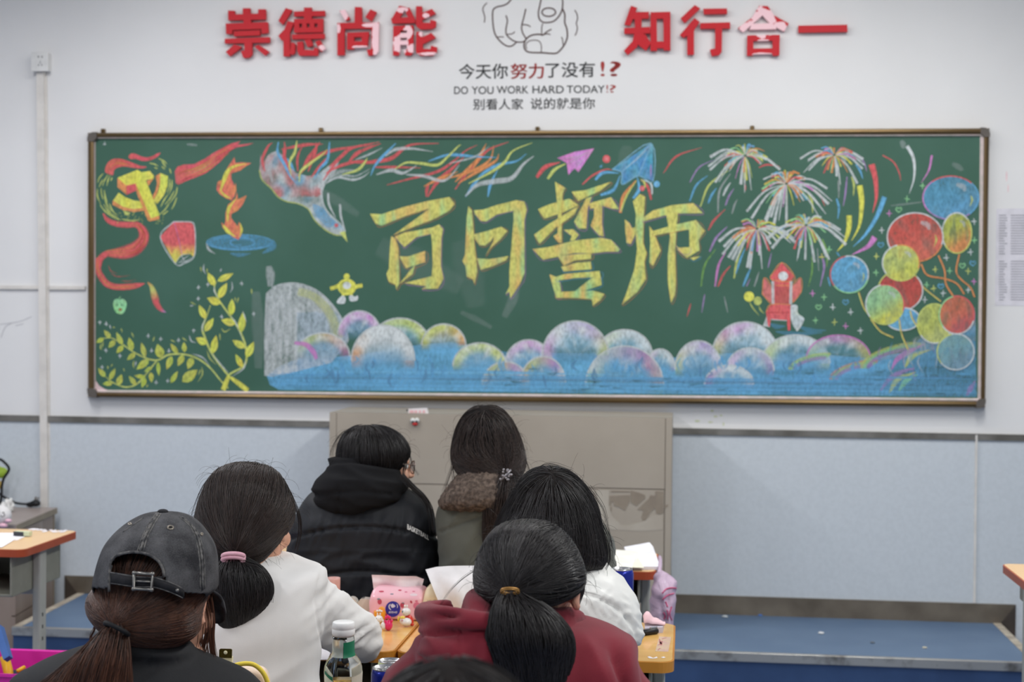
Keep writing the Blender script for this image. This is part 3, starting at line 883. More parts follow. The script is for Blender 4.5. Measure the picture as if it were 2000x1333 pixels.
# --- flame over its bowl
K = Chalk()
K.disc(*Z4((1520, 1110))[0], 63, 15, lambda r, a: (*CK['dblu'], 0.55 if r > .3 else .35), nr=4)
for rx, ry, cx, cy, a0, a1, w in ((64, 15, 1520, 1105, 0.0, 6.2, 2.6), (58, 12, 1520, 1110, 0.6, 5.0, 1.8), (24, 9, 1545, 1108, 0, 6.2, 2.2), (14, 5, 1500, 1105, 1, 5, 1.6)):
    c = Z4((cx, cy))[0]
    K.line([(c[0] + rx * math.cos(a0 + (a1 - a0) * k / 24), c[1] + ry * math.sin(a0 + (a1 - a0) * k / 24)) for k in range(25)], w, 'blu', .6)
K.stroke(Z4((1200, 1115), (1225, 1175), (1285, 1215)), 5, 'wht', .6)
K.stroke(Z4((1842, 1080), (1835, 1150), (1740, 1212)), 14, 'dblu', .55)
K.stroke(Z4((1430, 1210), (1530, 1225), (1630, 1210)), 9, 'dblu', .5)
K.poly(Z4((1300, 560), (1310, 520), (1350, 500), (1380, 440), (1400, 390), (1440, 330), (1470, 280), (1480, 340), (1540, 333), (1635, 340), (1580, 370), (1530, 410), (1440, 440), (1440, 490), (1472, 560), (1482, 530), (1490, 600), (1470, 660), (1445, 700), (1390, 680), (1330, 640), (1300, 600)),
       lambda x, y: mixc(CK['red'], CK['org'], 0.5 + 0.9 * noise.noise((x * .12, y * .05, 1))), .95, False, 2)
K.stroke(Z4((1335, 610), (1365, 520), (1400, 430), (1460, 375), (1580, 345)), 9, 'yel', .9)
K.stroke(Z4((1330, 600), (1390, 660), (1440, 680)), 5, 'yel', .8)
K.poly(Z4((1345, 910), (1372, 935), (1385, 900), (1385, 820), (1410, 740), (1480, 680), (1495, 620), (1505, 690), (1590, 650), (1550, 740), (1500, 800), (1440, 830), (1440, 870), (1500, 950), (1515, 905), (1545, 960), (1540, 1030), (1510, 1080), (1450, 1050), (1390, 1000), (1355, 960)),
       lambda x, y: mixc(CK['red'], CK['org'], 0.5 + 0.9 * noise.noise((x * .12, y * .05, 4))), .95, False, 2)
K.stroke(Z4((1360, 935), (1410, 1000), (1480, 1050)), 8, 'yel', .85)
K.stroke(Z4((1405, 900), (1410, 800), (1440, 740), (1490, 680)), 7, 'yel', .8)
K.stroke(Z4((1525, 920), (1540, 990), (1515, 1060)), 5, 'yel', .8)
K.build('chalk_flame')

# --- sky lantern
K = Chalk()
def lan(x, y):
    t = (y - 475) / 28 + 0.5 * noise.noise((x * .25, y * .05, 0))
    return mixc(CK['red'], CK['yel'], max(0, min(1, t)))
K.poly(Z4((885, 905), (1050, 910), (1085, 950), (1095, 1100), (1080, 1245), (1040, 1215), (960, 1230), (900, 1310), (755, 1050)), lan, .95, False, 4)
K.line(Z4((885, 905), (755, 1050), (900, 1310), (990, 1305), (1080, 1245), (1095, 1100), (1085, 950), (1050, 908), (885, 905)), 2.2, 'wht', .75)
K.line(Z4((890, 910), (930, 1060), (965, 1220)), 1.6, 'pnk', .5)
for q in ([(900, 1305), (960, 1232), (1050, 1215)], [(960, 1232), (1000, 1300)], [(940, 1290), (1040, 1225)], [(905, 1302), (1005, 1285), (1075, 1240)]):
    K.stroke(Z4(*q), 1.8, 'wht', .7)
K.build('chalk_lantern')

# --- phoenix-like bird with long coloured tail
K = Chalk()
def birdc(x, y):
    a = 0.74 + 0.45 * noise.noise((x * .05, y * .05, 3)) + 0.2 * noise.noise((x * .2, y * .2, 3))
    u = noise.noise((x * .035, y * .04, 8))
    c = mixc(CK['wht'], CK['blu'], max(0, min(1, 0.05 + 1.1 * u)))
    if 505 < x < 625 and 290 < y < 385: c = mixc(c, (206, 120, 122), max(0, min(1, 0.45 + 1.4 * noise.noise((x * .06, y * .03, 5)))))
    return (*c, max(0.25, min(0.9, a)))
K.poly(Z6((92, 250), (100, 140), (112, 210), (150, 150), (210, 120), (250, 150), (290, 220), (340, 270), (420, 290), (480, 280), (560, 220), (625, 185), (605, 250), (560, 300), (530, 340), (513, 400), (520, 470), (550, 540), (600, 585), (650, 630), (668, 662), (640, 690), (590, 682), (520, 640), (460, 580), (420, 510), (350, 475), (280, 462), (220, 430), (170, 370), (110, 310)), birdc, .85, False, 4)
K.poly(Z6((450, 480), (510, 500), (560, 560), (600, 600), (560, 640), (510, 600), (470, 550)), 'blu', .45, True)
K.line(Z6((92, 250), (110, 315), (170, 372), (220, 432), (280, 462), (350, 475), (420, 510), (460, 580), (520, 640), (590, 682), (640, 690)), 3, 'lem', .55)
K.line(Z6((640, 690), (668, 662), (650, 625), (600, 580), (550, 530), (520, 470), (513, 400), (530, 345)), 3, 'wht', .7)
K.stroke(Z6((530, 345), (620, 300), (720, 315), (790, 295), (835, 260)), 5, 'wht', .7)
K.stroke(Z6((540, 330), (650, 285), (740, 290), (840, 240)), 4, 'wht', .6)
for q in ([(560, 320), (600, 240), (625, 190)], [(560, 310), (640, 260), (760, 250)], [(130, 250), (160, 160), (210, 120)], [(180, 330), (160, 240), (190, 160)]): K.stroke(Z6(*q), 9, 'wht', .4)
K.poly(Z6((630, 672), (668, 660), (686, 738)), 'lem', .9)
K.disc(*Z6((610, 622))[0], 4, 4, lambda r, a: (*CK['red'], .8), nr=2, na=10)
for q in ([(555, 405), (560, 480), (605, 570)], [(635, 480), (640, 560), (665, 640)]): K.stroke(Z6(*q), 5, 'wht', .75, (.8, .2))
RD = [[(130, 260), (112, 180), (150, 90), (180, 65)], [(260, 60), (265, 120), (255, 200), (300, 290)], [(350, 260), (350, 160), (390, 70)], [(380, 250), (430, 160), (500, 60)], [(420, 260), (470, 120), (475, 62)],
      [(350, 290), (480, 160), (620, 110), (860, 80)], [(240, 110), (400, 80), (520, 75)], [(520, 320), (600, 210), (700, 110)], [(560, 230), (640, 160), (720, 100), (900, 60)], [(690, 200), (760, 130), (910, 70)],
      [(690, 195), (800, 200), (880, 190), (980, 170), (1070, 100), (1140, 75), (1300, 70)], [(860, 230), (1000, 230), (1180, 235)], [(950, 350), (1100, 310), (1290, 260), (1400, 190), (1480, 120), (1560, 80)], [(1225, 430), (1290, 330), (1400, 230), (1480, 150)],
      [(1215, 430), (1222, 370), (1240, 330)], [(1410, 380), (1480, 280), (1560, 190), (1640, 110), (1770, 60)], [(440, 300), (500, 220), (560, 150)], [(540, 270), (640, 220), (760, 190), (850, 195)], [(300, 280), (265, 180), (250, 100)]]
for q in RD: K.stroke(Z6(*q), rnd.uniform(5.0, 8.5), 'red', .82)
for q in ([(1330, 310), (1450, 280), (1580, 230), (1650, 170), (1670, 85)], [(1430, 340), (1560, 260), (1680, 190), (1705, 140)], [(1530, 240), (1580, 150), (1620, 70)], [(1200, 360), (1320, 300), (1430, 260)], [(1410, 330), (1500, 240), (1600, 130)]): K.stroke(Z6(*q), 7, 'org', .85)
for q in ([(220, 60), (215, 130), (260, 210), (300, 290), (350, 350)], [(280, 170), (330, 260)], [(565, 60), (550, 180), (500, 240), (460, 310)], [(1010, 70), (930, 150), (870, 220), (840, 290)], [(1230, 190), (1350, 150), (1450, 150), (1560, 160), (1690, 165)], [(1550, 320), (1600, 270), (1700, 215), (1820, 190), (1890, 140)], [(1480, 430), (1540, 340), (1600, 280)], [(1630, 430), (1650, 340), (1700, 240)]): K.stroke(Z6(*q), 6.5, 'blu', .85)
for q in ([(345, 50), (330, 130), (295, 200), (305, 290)], [(360, 330), (370, 260), (440, 200), (510, 150), (550, 110)], [(650, 280), (750, 250), (800, 200), (820, 165)], [(1000, 245), (1080, 200), (1180, 205), (1290, 215), (1360, 160), (1430, 90), (1450, 80)], [(1500, 340), (1640, 270), (1740, 200), (1800, 120), (1930, 65)]): K.stroke(Z6(*q), 6.0, 'lem', .9)
for q, w in (([(740, 180), (840, 140), (920, 100)], 4), ([(940, 155), (1010, 110), (1120, 105), (1260, 125)], 7), ([(880, 280), (980, 250), (1060, 270), (1150, 220)], 8), ([(1080, 280), (1200, 290), (1340, 320), (1440, 215)], 7), ([(1480, 425), (1560, 350), (1680, 325), (1790, 305), (1870, 210), (1940, 155)], 11), ([(1370, 205), (1540, 160), (1640, 90)], 4)):
    K.stroke(Z6(*q), w, 'wht', .65)
K.build('chalk_bird')

# --- laurel branches with small sparks
K = Chalk()
def leaf(b, t, w, c='yel'):
    (bx_, by_), (tx, ty) = Z5(b)[0], Z5(t)[0]
    dx, dy = tx - bx_, ty - by_; l = math.hypot(dx, dy); nx, ny = -dy / l, dx / l
    w = w / 4.44
    L = [(bx_ + dx * u + nx * w * math.sin(math.pi * u ** 0.8) * 0.5, by_ + dy * u + ny * w * math.sin(math.pi * u ** 0.8) * 0.5) for u in (0, .2, .4, .6, .8, .95)]
    R = [(bx_ + dx * u - nx * w * math.sin(math.pi * u ** 0.8) * 0.5, by_ + dy * u - ny * w * math.sin(math.pi * u ** 0.8) * 0.5) for u in (.95, .8, .6, .4, .2)]
    cc = rgb8(c)
    K.poly(L + [(tx, ty)] + R, vary(cc, 18), .93, False, 1)
    K.stroke([(bx_, by_), (tx, ty)], 1.2, (170, 180, 70), .5, n=3)
SW = dict(w=3.0)
for pts, w, c in (([(1440, 1172), (1290, 1060), (1130, 850), (1060, 690), (1045, 620), (1080, 530), (1115, 430)], 4.5, 'lem'), ([(1225, 1165), (1270, 1040), (1400, 960), (1430, 870), (1410, 750), (1340, 600), (1200, 400), (1150, 290), (1165, 225)], 4.5, 'lem'),
                  ([(1270, 1150), (1210, 1090), (1110, 970), (1000, 890), (880, 855), (750, 860), (660, 905), (560, 890), (440, 830), (340, 760), (260, 715), (190, 715)], 3.6, 'lem'), ([(650, 910), (570, 1010), (480, 1110), (380, 1140), (270, 1100), (200, 1045)], 3.4, 'lem')):
    K.stroke(Z5(*pts), w, c, .9, (.8, .4))
for pts in ([(1440, 1170), (1290, 1055)], [(1225, 1165), (1275, 1040)]): K.stroke(Z5(*pts), 10, 'yel', .9, (1, .6))
for pts in ([(1045, 660), (1045, 610), (1075, 540)], [(1150, 270), (1150, 310), (1185, 370)], [(960, 850), (1050, 885), (1110, 960)], [(1130, 850), (1210, 950), (1275, 1020)], [(1420, 910), (1400, 980), (1300, 1050)], [(1290, 520), (1340, 590), (1400, 740)]): K.stroke(Z5(*pts), 2.6, 'wht', .8)
for b, t_, w in (((1150, 260), (1092, 145), 62), ((1175, 220), (1315, 152), 56), ((1185, 370), (1258, 235), 66), ((1205, 415), (1085, 366), 70), ((1295, 518), (1303, 372), 62), ((1332, 592), (1208, 556), 66), ((1378, 672), (1400, 485), 66), ((1415, 800), (1305, 732), 62), ((1425, 885), (1492, 745), 66), ((1392, 970), (1332, 852), 50),
                 ((1072, 548), (1015, 425), 56), ((1065, 658), (1143, 538), 60), ((1085, 765), (988, 712), 66), ((1135, 850), (1165, 688), 64)): leaf(b, t_, w)
for b, t_, w in (((250, 715), (190, 645), 44), ((190, 715), (122, 755), 40), ((290, 735), (230, 798), 48), ((350, 775), (298, 662), 48), ((360, 780), (298, 845), 46), ((435, 825), (408, 708), 56), ((465, 845), (390, 905), 46), ((550, 882), (515, 750), 46), ((582, 900), (472, 988), 62), ((690, 890), (655, 765), 80), ((780, 870), (735, 988), 56), ((832, 850), (768, 760), 44), ((880, 860), (832, 958), 56),
                 ((890, 838), (885, 748), 44), ((960, 880), (918, 985), 62), ((660, 920), (668, 1045), 36), ((610, 965), (540, 1008), 34), ((598, 1010), (605, 1102), 44), ((555, 1055), (452, 1040), 38), ((550, 1060), (520, 1146), 44), ((468, 1122), (408, 1042), 44), ((312, 1125), (345, 1028), 56), ((270, 1105), (178, 1112), 44), ((240, 1078), (290, 975), 44), ((205, 1052), (140, 975), 46), ((770, 1105), (832, 1000), 44), ((870, 1095), (1003, 988), 90)):
    leaf(b, t_, w, (186, 196, 82))
for x, y in ((1012, 275), (1095, 250), (1385, 240), (1010, 372), (1490, 505), (1212, 530), (970, 650), (155, 580), (210, 590), (575, 695), (685, 722), (838, 732), (208, 822), (330, 870), (755, 825), (605, 822), (645, 1100), (745, 1085), (175, 970)):
    K.cross(*Z5((x, y))[0], 3.6, 'wht')
for q in ([(1060, 70), (1055, 120), (1075, 160)], [(1085, 110), (1085, 150)], [(1030, 95), (1035, 140)], [(1210, 110), (1200, 140)], [(1470, 285), (1475, 335)], [(1300, 225), (1305, 280), (1285, 320)], [(1360, 360), (1345, 410)], [(1330, 360), (1330, 400)], [(940, 400), (990, 425)], [(935, 435), (970, 432)], [(930, 690), (950, 740), (990, 755)], [(1210, 630), (1240, 660), (1290, 632)], [(1195, 675), (1200, 735)], [(240, 600), (250, 635)], [(265, 620), (290, 622)], [(340, 630), (350, 665)], [(430, 665), (450, 710)], [(630, 700), (615, 745)], [(165, 760), (160, 800), (175, 815)], [(185, 745), (175, 800)], [(450, 910), (445, 950), (455, 980)], [(470, 915), (462, 960)], [(1085, 820), (1110, 890), (1165, 945)], [(1040, 965), (1045, 1030), (1005, 1095)], [(770, 730), (810, 750)], [(870, 710), (910, 740)], [(1395, 480), (1430, 580)], [(160, 880), (160, 900)], [(225, 955), (225, 985)], [(265, 940), (250, 965)], [(360, 975), (370, 1005)], [(560, 1140), (575, 1115)], [(1030, 985), (1010, 1040)]):
    K.stroke(Z5(*q), 2.6, rnd.choice(['wht', 'lem', 'lem']), .75)
K.build('chalk_laurel')

# --- apple with a face
K = Chalk()
c = Z5((328, 440))[0]
K.poly([(c[0] - 13, c[1] - 4), (c[0] - 10, c[1] - 13), (c[0] - 4, c[1] - 15), (c[0], c[1] - 13), (c[0] + 6, c[1] - 15), (c[0] + 13, c[1] - 8), (c[0] + 12, c[1] + 4), (c[0] + 6, c[1] + 14), (c[0] - 3, c[1] + 14), (c[0] - 9, c[1] + 9)], vary('grn', 26), .95, True, 1)
K.stroke([(c[0] - 2, c[1] - 14), (c[0] + 2, c[1] - 20)], 2, 'grn')
K.disc(c[0] + 1, c[1] + 6, 3.5, 3, lambda r, a: (150, 100, 60, .8), nr=2, na=10)
for dx in (-5, 4): K.disc(c[0] + dx, c[1] - 3, 2, 2, lambda r, a: (70, 120, 95, .8), nr=2, na=8)
K.build('chalk_apple')

# --- walking clock figure
K = Chalk()
c = Z13((845, 195))[0]
for q in ([(690, 210), (730, 200), (770, 180)], [(920, 195), (960, 185), (990, 180)]): K.stroke(Z13(*q), 8, 'yel', .95, (1, 1), 3)
for q in ([(815, 250), (810, 280)], [(880, 240), (890, 275)]): K.stroke(Z13(*q), 6, 'yel', .95, (1, 1), 2)
K.disc(*Z13((843, 97))[0], 6, 6, lambda r, a: (*CK['yel'], 1), nr=2, na=12)
K.stroke(Z13((843, 100), (845, 140)), 6, 'yel', .95, (1, 1), 2)
K.disc(*c, 18, 16, lambda r, a: (*(mixc(CK['yel'], (170, 176, 80), 0.8 if 0.4 < r < .75 and math.cos(a) < 0 else 0)), 1))
K.disc(c[0], c[1] - 3, 8, 7, lambda r, a: (*CK['wht'], .95), nr=2, na=16)
for q in ([(750, 335), (775, 295), (810, 275), (832, 300), (825, 345), (770, 352)], [(868, 280), (895, 270), (915, 285), (945, 275), (948, 305), (930, 325), (875, 325)]): K.poly(Z13(*q), 'wht', .95, True)
K.build('chalk_clock_figure')

# --- big four character title
def bigc(x, y):
    a = noise.noise((x * .05, y * .013, 2.0)); b = noise.noise((x * .07, y * .015, 7.0)); d = noise.noise((x * .1, y * .05, 5))
    c = mixc((208, 204, 104), (220, 172, 100), max(0, min(1, a * 1.5 + 0.05)))
    c = mixc(c, (150, 204, 140), max(0, min(1, b * 1.5 - 0.1)))
    return (*mixc(c, (196, 208, 110), max(0, d)), 1)
TITLE = {
 'Z7': [
  [[(100, 345), (200, 350), (400, 285), (600, 235), (790, 200), (835, 260), (790, 320), (640, 400), (500, 450), (300, 532), (560, 345), (615, 300), (400, 368), (200, 450), (150, 430)],
   [(285, 540), (320, 560), (345, 640), (352, 800), (355, 950), (330, 1002), (320, 960), (265, 935), (243, 870), (265, 820), (272, 650)],
   [(315, 545), (400, 510), (640, 465), (700, 438), (735, 480), (720, 560), (715, 800), (738, 910), (690, 995), (548, 1000), (592, 975), (400, 947), (635, 888), (645, 800), (640, 620), (630, 520), (500, 550), (400, 635), (365, 600)],
   [(355, 715), (430, 718), (580, 668), (580, 765), (415, 818)], [(490, 790), (470, 870), (355, 957), (440, 850)]],
  [[(955, 278), (985, 320), (1000, 500), (1005, 600), (1025, 760), (1030, 850), (1005, 955), (995, 915), (940, 890), (930, 800), (903, 755), (925, 700), (935, 500), (940, 380)],
   [(1003, 315), (1080, 310), (1200, 270), (1370, 228), (1440, 240), (1462, 310), (1440, 400), (1442, 860), (1400, 960), (1320, 1078), (1310, 1020), (1276, 1047), (1310, 980), (1310, 850), (1330, 600), (1347, 400), (1345, 320), (1200, 352), (1110, 412), (1060, 407), (1010, 345)],
   [(1000, 525), (1100, 500), (1240, 458), (1292, 495), (1230, 570), (1150, 640), (1100, 712), (1170, 590), (1180, 535), (1150, 582), (1100, 622), (1050, 617), (1010, 560)],
   [(1028, 733), (1140, 740), (1302, 713), (1280, 750), (1170, 800), (1063, 832)]]],
 'Z8': [
  [[(120, 545), (200, 510), (360, 463), (432, 515), (310, 570), (170, 617)], [(250, 333), (330, 382), (310, 420), (300, 560), (302, 803), (280, 800), (238, 750), (270, 730), (275, 560), (260, 430)], [(90, 740), (200, 660), (300, 600), (430, 520), (400, 582), (250, 692), (133, 810)],
   [(378, 410), (480, 400), (682, 333), (600, 402), (430, 482)], [(490, 460), (532, 450), (500, 540), (490, 692), (430, 692), (398, 640), (440, 560)], [(510, 500), (680, 453), (742, 545), (690, 540), (620, 520), (520, 542)], [(550, 520), (612, 520), (610, 650), (622, 752), (588, 745), (523, 670), (550, 600)],
   [(318, 703), (390, 698), (432, 740), (400, 782), (365, 786), (380, 750)],
   [(78, 850), (200, 835), (400, 785), (600, 763), (680, 780), (747, 850), (735, 870), (640, 870), (540, 882), (400, 880), (160, 932)], [(273, 905), (400, 890), (530, 883), (525, 925), (400, 937), (320, 977)], [(298, 987), (420, 955), (525, 947), (532, 1005), (430, 1012), (318, 1022)],
   [(208, 1043), (250, 1060), (290, 1110), (302, 1210), (260, 1224), (238, 1150)], [(250, 1065), (330, 1040), (592, 1018), (600, 1070), (540, 1067), (400, 1072), (270, 1092)], [(600, 1060), (607, 1125), (500, 1162), (410, 1192), (393, 1182), (530, 1072)], [(250, 1180), (400, 1173), (540, 1168), (627, 1195), (600, 1240), (540, 1284), (533, 1235), (400, 1224), (260, 1224)]],
  [[(785, 623), (820, 650), (840, 690), (872, 678), (862, 745), (830, 812), (800, 802), (790, 720)], [(848, 485), (900, 428), (940, 450), (930, 600), (925, 800), (952, 880), (935, 950), (947, 1080), (880, 1180), (763, 1277), (800, 1180), (860, 1000), (880, 850), (865, 700), (870, 580)],
   [(923, 612), (1000, 555), (1150, 513), (1310, 498), (1382, 575), (1200, 577), (1090, 592), (930, 637)], [(973, 673), (1000, 710), (1030, 780), (1060, 860), (1000, 982), (973, 950), (980, 800)], [(1100, 570), (1192, 570), (1180, 700), (1170, 850), (1177, 1100), (1170, 1200), (1140, 1264), (1115, 1100), (1115, 900), (1132, 750)],
   [(990, 715), (1150, 668), (1330, 628), (1397, 710), (1350, 780), (1357, 860), (1260, 917), (1185, 852), (1280, 838), (1278, 700), (1150, 717), (1010, 747)], [(1168, 813), (1200, 840), (1282, 835), (1275, 880), (1220, 880)], [(1283, 917), (1367, 905), (1310, 937)]]]}
for zk, chars in TITLE.items():
    zf = globals()[zk]
    for polys in chars:
        K = Chalk()
        for q in polys:
            P = zf(*q)
            K.line([(x + 1.5, y + 2.0) for x, y in P] + [(P[0][0] + 1.5, P[0][1] + 2.0)], 2.2, rnd.choice(['pnk', 'blu', 'org']), .28)
            K.poly(P, bigc, .95, False, 4)
        K.build('chalk_character')

# --- paper planes
K = Chalk()
K.poly(Z8((268, 152), (400, 105), (552, 78), (430, 262), (400, 232), (353, 282), (340, 190)), vary('pnk', 20), .95, False, 2)
for q in ([(300, 160), (420, 140), (520, 95)], [(345, 200), (450, 140), (545, 85)], [(400, 232), (470, 160), (545, 85)]): K.stroke(Z8(*q), 1.6, 'wht', .5)
for q, w, c in (([(110, 300), (180, 220), (290, 185)], 9, 'red'), ([(195, 312), (250, 240), (335, 195)], 7, 'lem'), ([(460, 355), (540, 285), (640, 240), (690, 245)], 4, 'red'), ([(560, 320), (620, 265), (740, 268)], 7, 'blu'), ([(600, 437), (700, 395), (750, 285)], 7, 'blu'), ([(750, 572), (780, 440), (870, 325)], 8, 'org'), ([(755, 560), (800, 440), (880, 320)], 4, 'lem'), ([(988, 472), (960, 370), (905, 315)], 6, 'red'), ([(995, 430), (985, 350), (915, 315)], 4, 'wht'), ([(850, 462), (895, 390), (880, 295)], 7, 'blu'), ([(940, 380), (935, 340), (905, 315)], 4, 'lem'), ([(595, 225), (615, 205)], 5, 'dblu')):
    K.stroke(Z8(*q), w, c, .9, (.7, .2))
K.poly(Z8((688, 240), (985, 38), (1002, 50), (1002, 330), (890, 288), (765, 357), (760, 262)), vary('dblu', 26), .88, False, 3)
for q in ([(688, 240), (985, 38), (1002, 330), (890, 288), (765, 357), (760, 262), (688, 240)], [(760, 262), (985, 45)], [(890, 288), (990, 45)]): K.line(Z8(*q), 2.0, (130, 186, 214), .8)
K.stroke(Z8((800, 230), (900, 140), (980, 60)), 1.8, 'wht', .6); K.stroke(Z8((985, 200), (985, 300)), 3, 'pnk', .6)
for (x, y), r, c in (((645, 160), 7.5, 'red'), ((918, 385), 5, 'red'), ((1030, 352), 6, 'blu')): K.disc(*Z8((x, y))[0], r, r * 1.05, lambda q, a, c=c: (*mixc(CK[c], CK['wht'], .25 if q < .4 else 0), 1), nr=3, na=16)
K.stroke(Z8((1080, 270), (1180, 140), (1375, 72)), 4, 'red', .8)
K.build('chalk_paper_planes')

# --- fireworks with their falling sparks
FB = 0.0006
FWC = ['wht', 'wht', 'pnk', 'blu', 'yel', 'org', 'red', 'lem', 'grn', 'org']
for (cx, cy), n, R, skew in (((600, 195), 52, 230, 0), ((1375, 190), 52, 205, 0), ((960, 440), 66, 270, 0), ((705, 830), 66, 245, 0), ((1130, 800), 66, 245, 0)):
    K = Chalk(FB); FB += 0.0004
    for i in range(n):
        an = rnd.uniform(-math.pi, math.pi); L = R * rnd.uniform(0.5, 0.95); c = rnd.choice(FWC)
        long_ = i % 5 == 0
        if long_: L = R * rnd.uniform(1.1, 1.5); c = 'wht'; an = rnd.uniform(-0.35, math.pi + 0.35)
        ex, ey = cx + L * math.cos(an), cy + L * math.sin(an) * 0.72 + L * 0.28
        mx_, my_ = cx + 0.55 * L * math.cos(an), cy + 0.55 * L * math.sin(an) * 0.75 - L * 0.02
        w = rnd.uniform(13, 22) if not long_ else rnd.uniform(18, 30)
        K.stroke(wn('Z9', (cx + 14 * math.cos(an), cy + 10 * math.sin(an), w * 0.25), (mx_, my_, w * 0.7), (ex, ey, w if rnd.random() < .6 else w * .3)), 1, c, .8 if not long_ else .72)
    K.build('chalk_firework')
for q, w, c in (([(120, 430), (200, 300), (330, 232)], 3, 'pur'), ([(120, 590), (180, 450), (275, 370)], 4.5, 'blu'), ([(212, 640), (290, 450), (455, 325)], 4.5, 'lem'), ([(280, 610), (310, 540), (352, 478)], 5, 'blu'), ([(365, 690), (380, 500), (475, 350)], 4.5, 'gry'), ([(430, 630), (460, 550), (505, 480)], 4, 'pur'), ([(488, 700), (510, 620), (535, 575)], 4, 'gry'), ([(282, 845), (330, 760), (428, 662)], 5, 'red'), ([(292, 1030), (350, 910), (447, 812)], 5, 'pur'), ([(218, 1333), (250, 1150), (345, 1008)], 4.5, (110, 160, 80)), ([(340, 1333), (370, 1150), (432, 1035)], 5, 'pnk'), ([(365, 1333), (410, 1230), (474, 1152)], 5, 'red'), ([(505, 1262), (530, 1110), (585, 985)], 5, 'lem'), ([(520, 1222), (560, 1100), (602, 998)], 4.5, 'blu'), ([(582, 1333), (620, 1240), (657, 1158)], 5, 'blu'), ([(680, 1333), (722, 1205)], 4, 'gry'), ([(612, 1333), (645, 1265)], 3, 'pur'), ([(410, 545), (440, 480), (475, 430)], 5, 'wht'), ([(1562, 272), (1600, 330), (1622, 398)], 5, 'blu'), ([(1570, 190), (1630, 250), (1657, 335)], 3.5, 'pur'), ([(1410, 410), (1415, 480), (1412, 565)], 4.5, 'gry'), ([(1395, 570), (1415, 650), (1405, 745)], 5, 'blu'), ([(1485, 380), (1470, 530), (1452, 635)], 4, 'pur'), ([(1525, 378), (1545, 450), (1540, 545)], 5, 'lem'), ([(1270, 920), (1312, 1040), (1310, 1165)], 5, (120, 170, 80)), ([(1262, 1060), (1287, 1160), (1252, 1333)], 5, 'pur'), ([(1228, 1000), (1240, 1200)], 3, 'gry'), ([(1145, 520), (1182, 600), (1187, 695)], 5, 'lem'), ([(1160, 480), (1250, 540), (1292, 635)], 4, 'red'), ([(1180, 1078), (1182, 1200), (1150, 1333)], 4, (110, 160, 80)), ([(600, 440), (605, 500)], 3, 'red'), ([(720, 300), (790, 275), (900, 290)], 4, 'red'), ([(800, 1170), (830, 1040)], 3, 'pur'), ([(1320, 1250), (1340, 1333)], 4, 'blu'), ([(1395, 1035), (1425, 1075)], 4, 'dblu'), ([(420, 1420), (450, 1560)], 3, 'gry'), ([(250, 1400), (225, 1560)], 3, 'pur'), ([(130, 1480), (95, 1600)], 3, 'red')):
    K = Chalk(0.0004); K.stroke(Z9(*q), w, c, .75, (.6, .3)); K.build('chalk_streak')
for z, pts, c in (('Z9', [(1595, 455, 52), (1612, 600, 46), (1592, 800, 26), (1525, 935, 4)], 'yel'), ('Z9', [(1503, 715, 48), (1500, 830, 44), (1462, 950, 26), (1398, 1028, 4)], 'yel'), ('Z10', [(632, 272, 58), (665, 400, 44), (672, 560, 28), (642, 692, 4)], 'red'), ('Z10', [(745, 555, 46), (680, 720, 38), (580, 880, 26), (472, 987, 4)], 'blu'), ('Z10', [(660, 905, 56), (600, 985, 38), (460, 1058, 4)], 'pnk'), ('Z10', [(940, 112, 34), (995, 220, 28), (1002, 380, 18), (960, 527, 3)], 'wht'), ('Z10', [(1155, 193, 20), (1130, 320, 16), (1063, 432, 3)], 'pnk'), ('Z10', [(728, 193, 10), (820, 250, 12), (870, 340, 12), (885, 412, 4)], 'red')):
    K = Chalk(0.0004); K.stroke(wn(z, *pts), 1, c, .92); K.build('chalk_streamer')
for (x, y), c in (((1075, 460), 'grn'), ((940, 572), 'grn'), ((785, 697), 'pnk'), ((720, 845), 'wht'), ((1525, 930), 'grn'), ((1490, 1035), 'wht'), ((1310, 1195), 'grn'), ((675, 1070), 'lem'), ((670, 1215), 'grn'), ((1280, 1080), 'wht'), ((1185, 1185), 'lem'), ((1470, 1200), 'lem'), ((1520, 1290), 'pnk'), ((1520, 770), 'wht'), ((265, 1010), 'grn'), ((200, 1075), 'yel')): K = Chalk(0.0004); K.cross(*Z10((x, y))[0], 5.5, c, 2.6); K.build('chalk_sparkle')
for (x, y), c in (((868, 665), 'grn'), ((712, 970), 'blu'), ((1510, 1130), 'blu'), ((1420, 1150), 'grn')): K = Chalk(0.0004); K.heart(*Z10((x, y))[0], 5.5, c); K.build('chalk_heart')
for (x, y), c in (((40, 420), 'grn'), ((110, 500), 'wht'), ((255, 540), 'wht'), ((125, 625), 'lem'), ((215, 655), 'pnk'), ((335, 695), 'wht'), ((875, 320), 'grn'), ((930, 350), 'lem'), ((1010, 390), 'wht'), ((860, 440), 'wht'), ((-30, 610), 'grn'), ((-55, 390), 'pnk'), ((1215, 360), 'wht')): K = Chalk(0.0004); K.cross(*Z12((x, y))[0], 5.5, c, 2.6); K.build('chalk_sparkle')
for (x, y), c in (((215, 460), 'blu'), ((990, 330), 'blu'), ((-5, 500), 'grn')): K = Chalk(0.0004); K.heart(*Z12((x, y))[0], 5.5, c); K.build('chalk_heart')

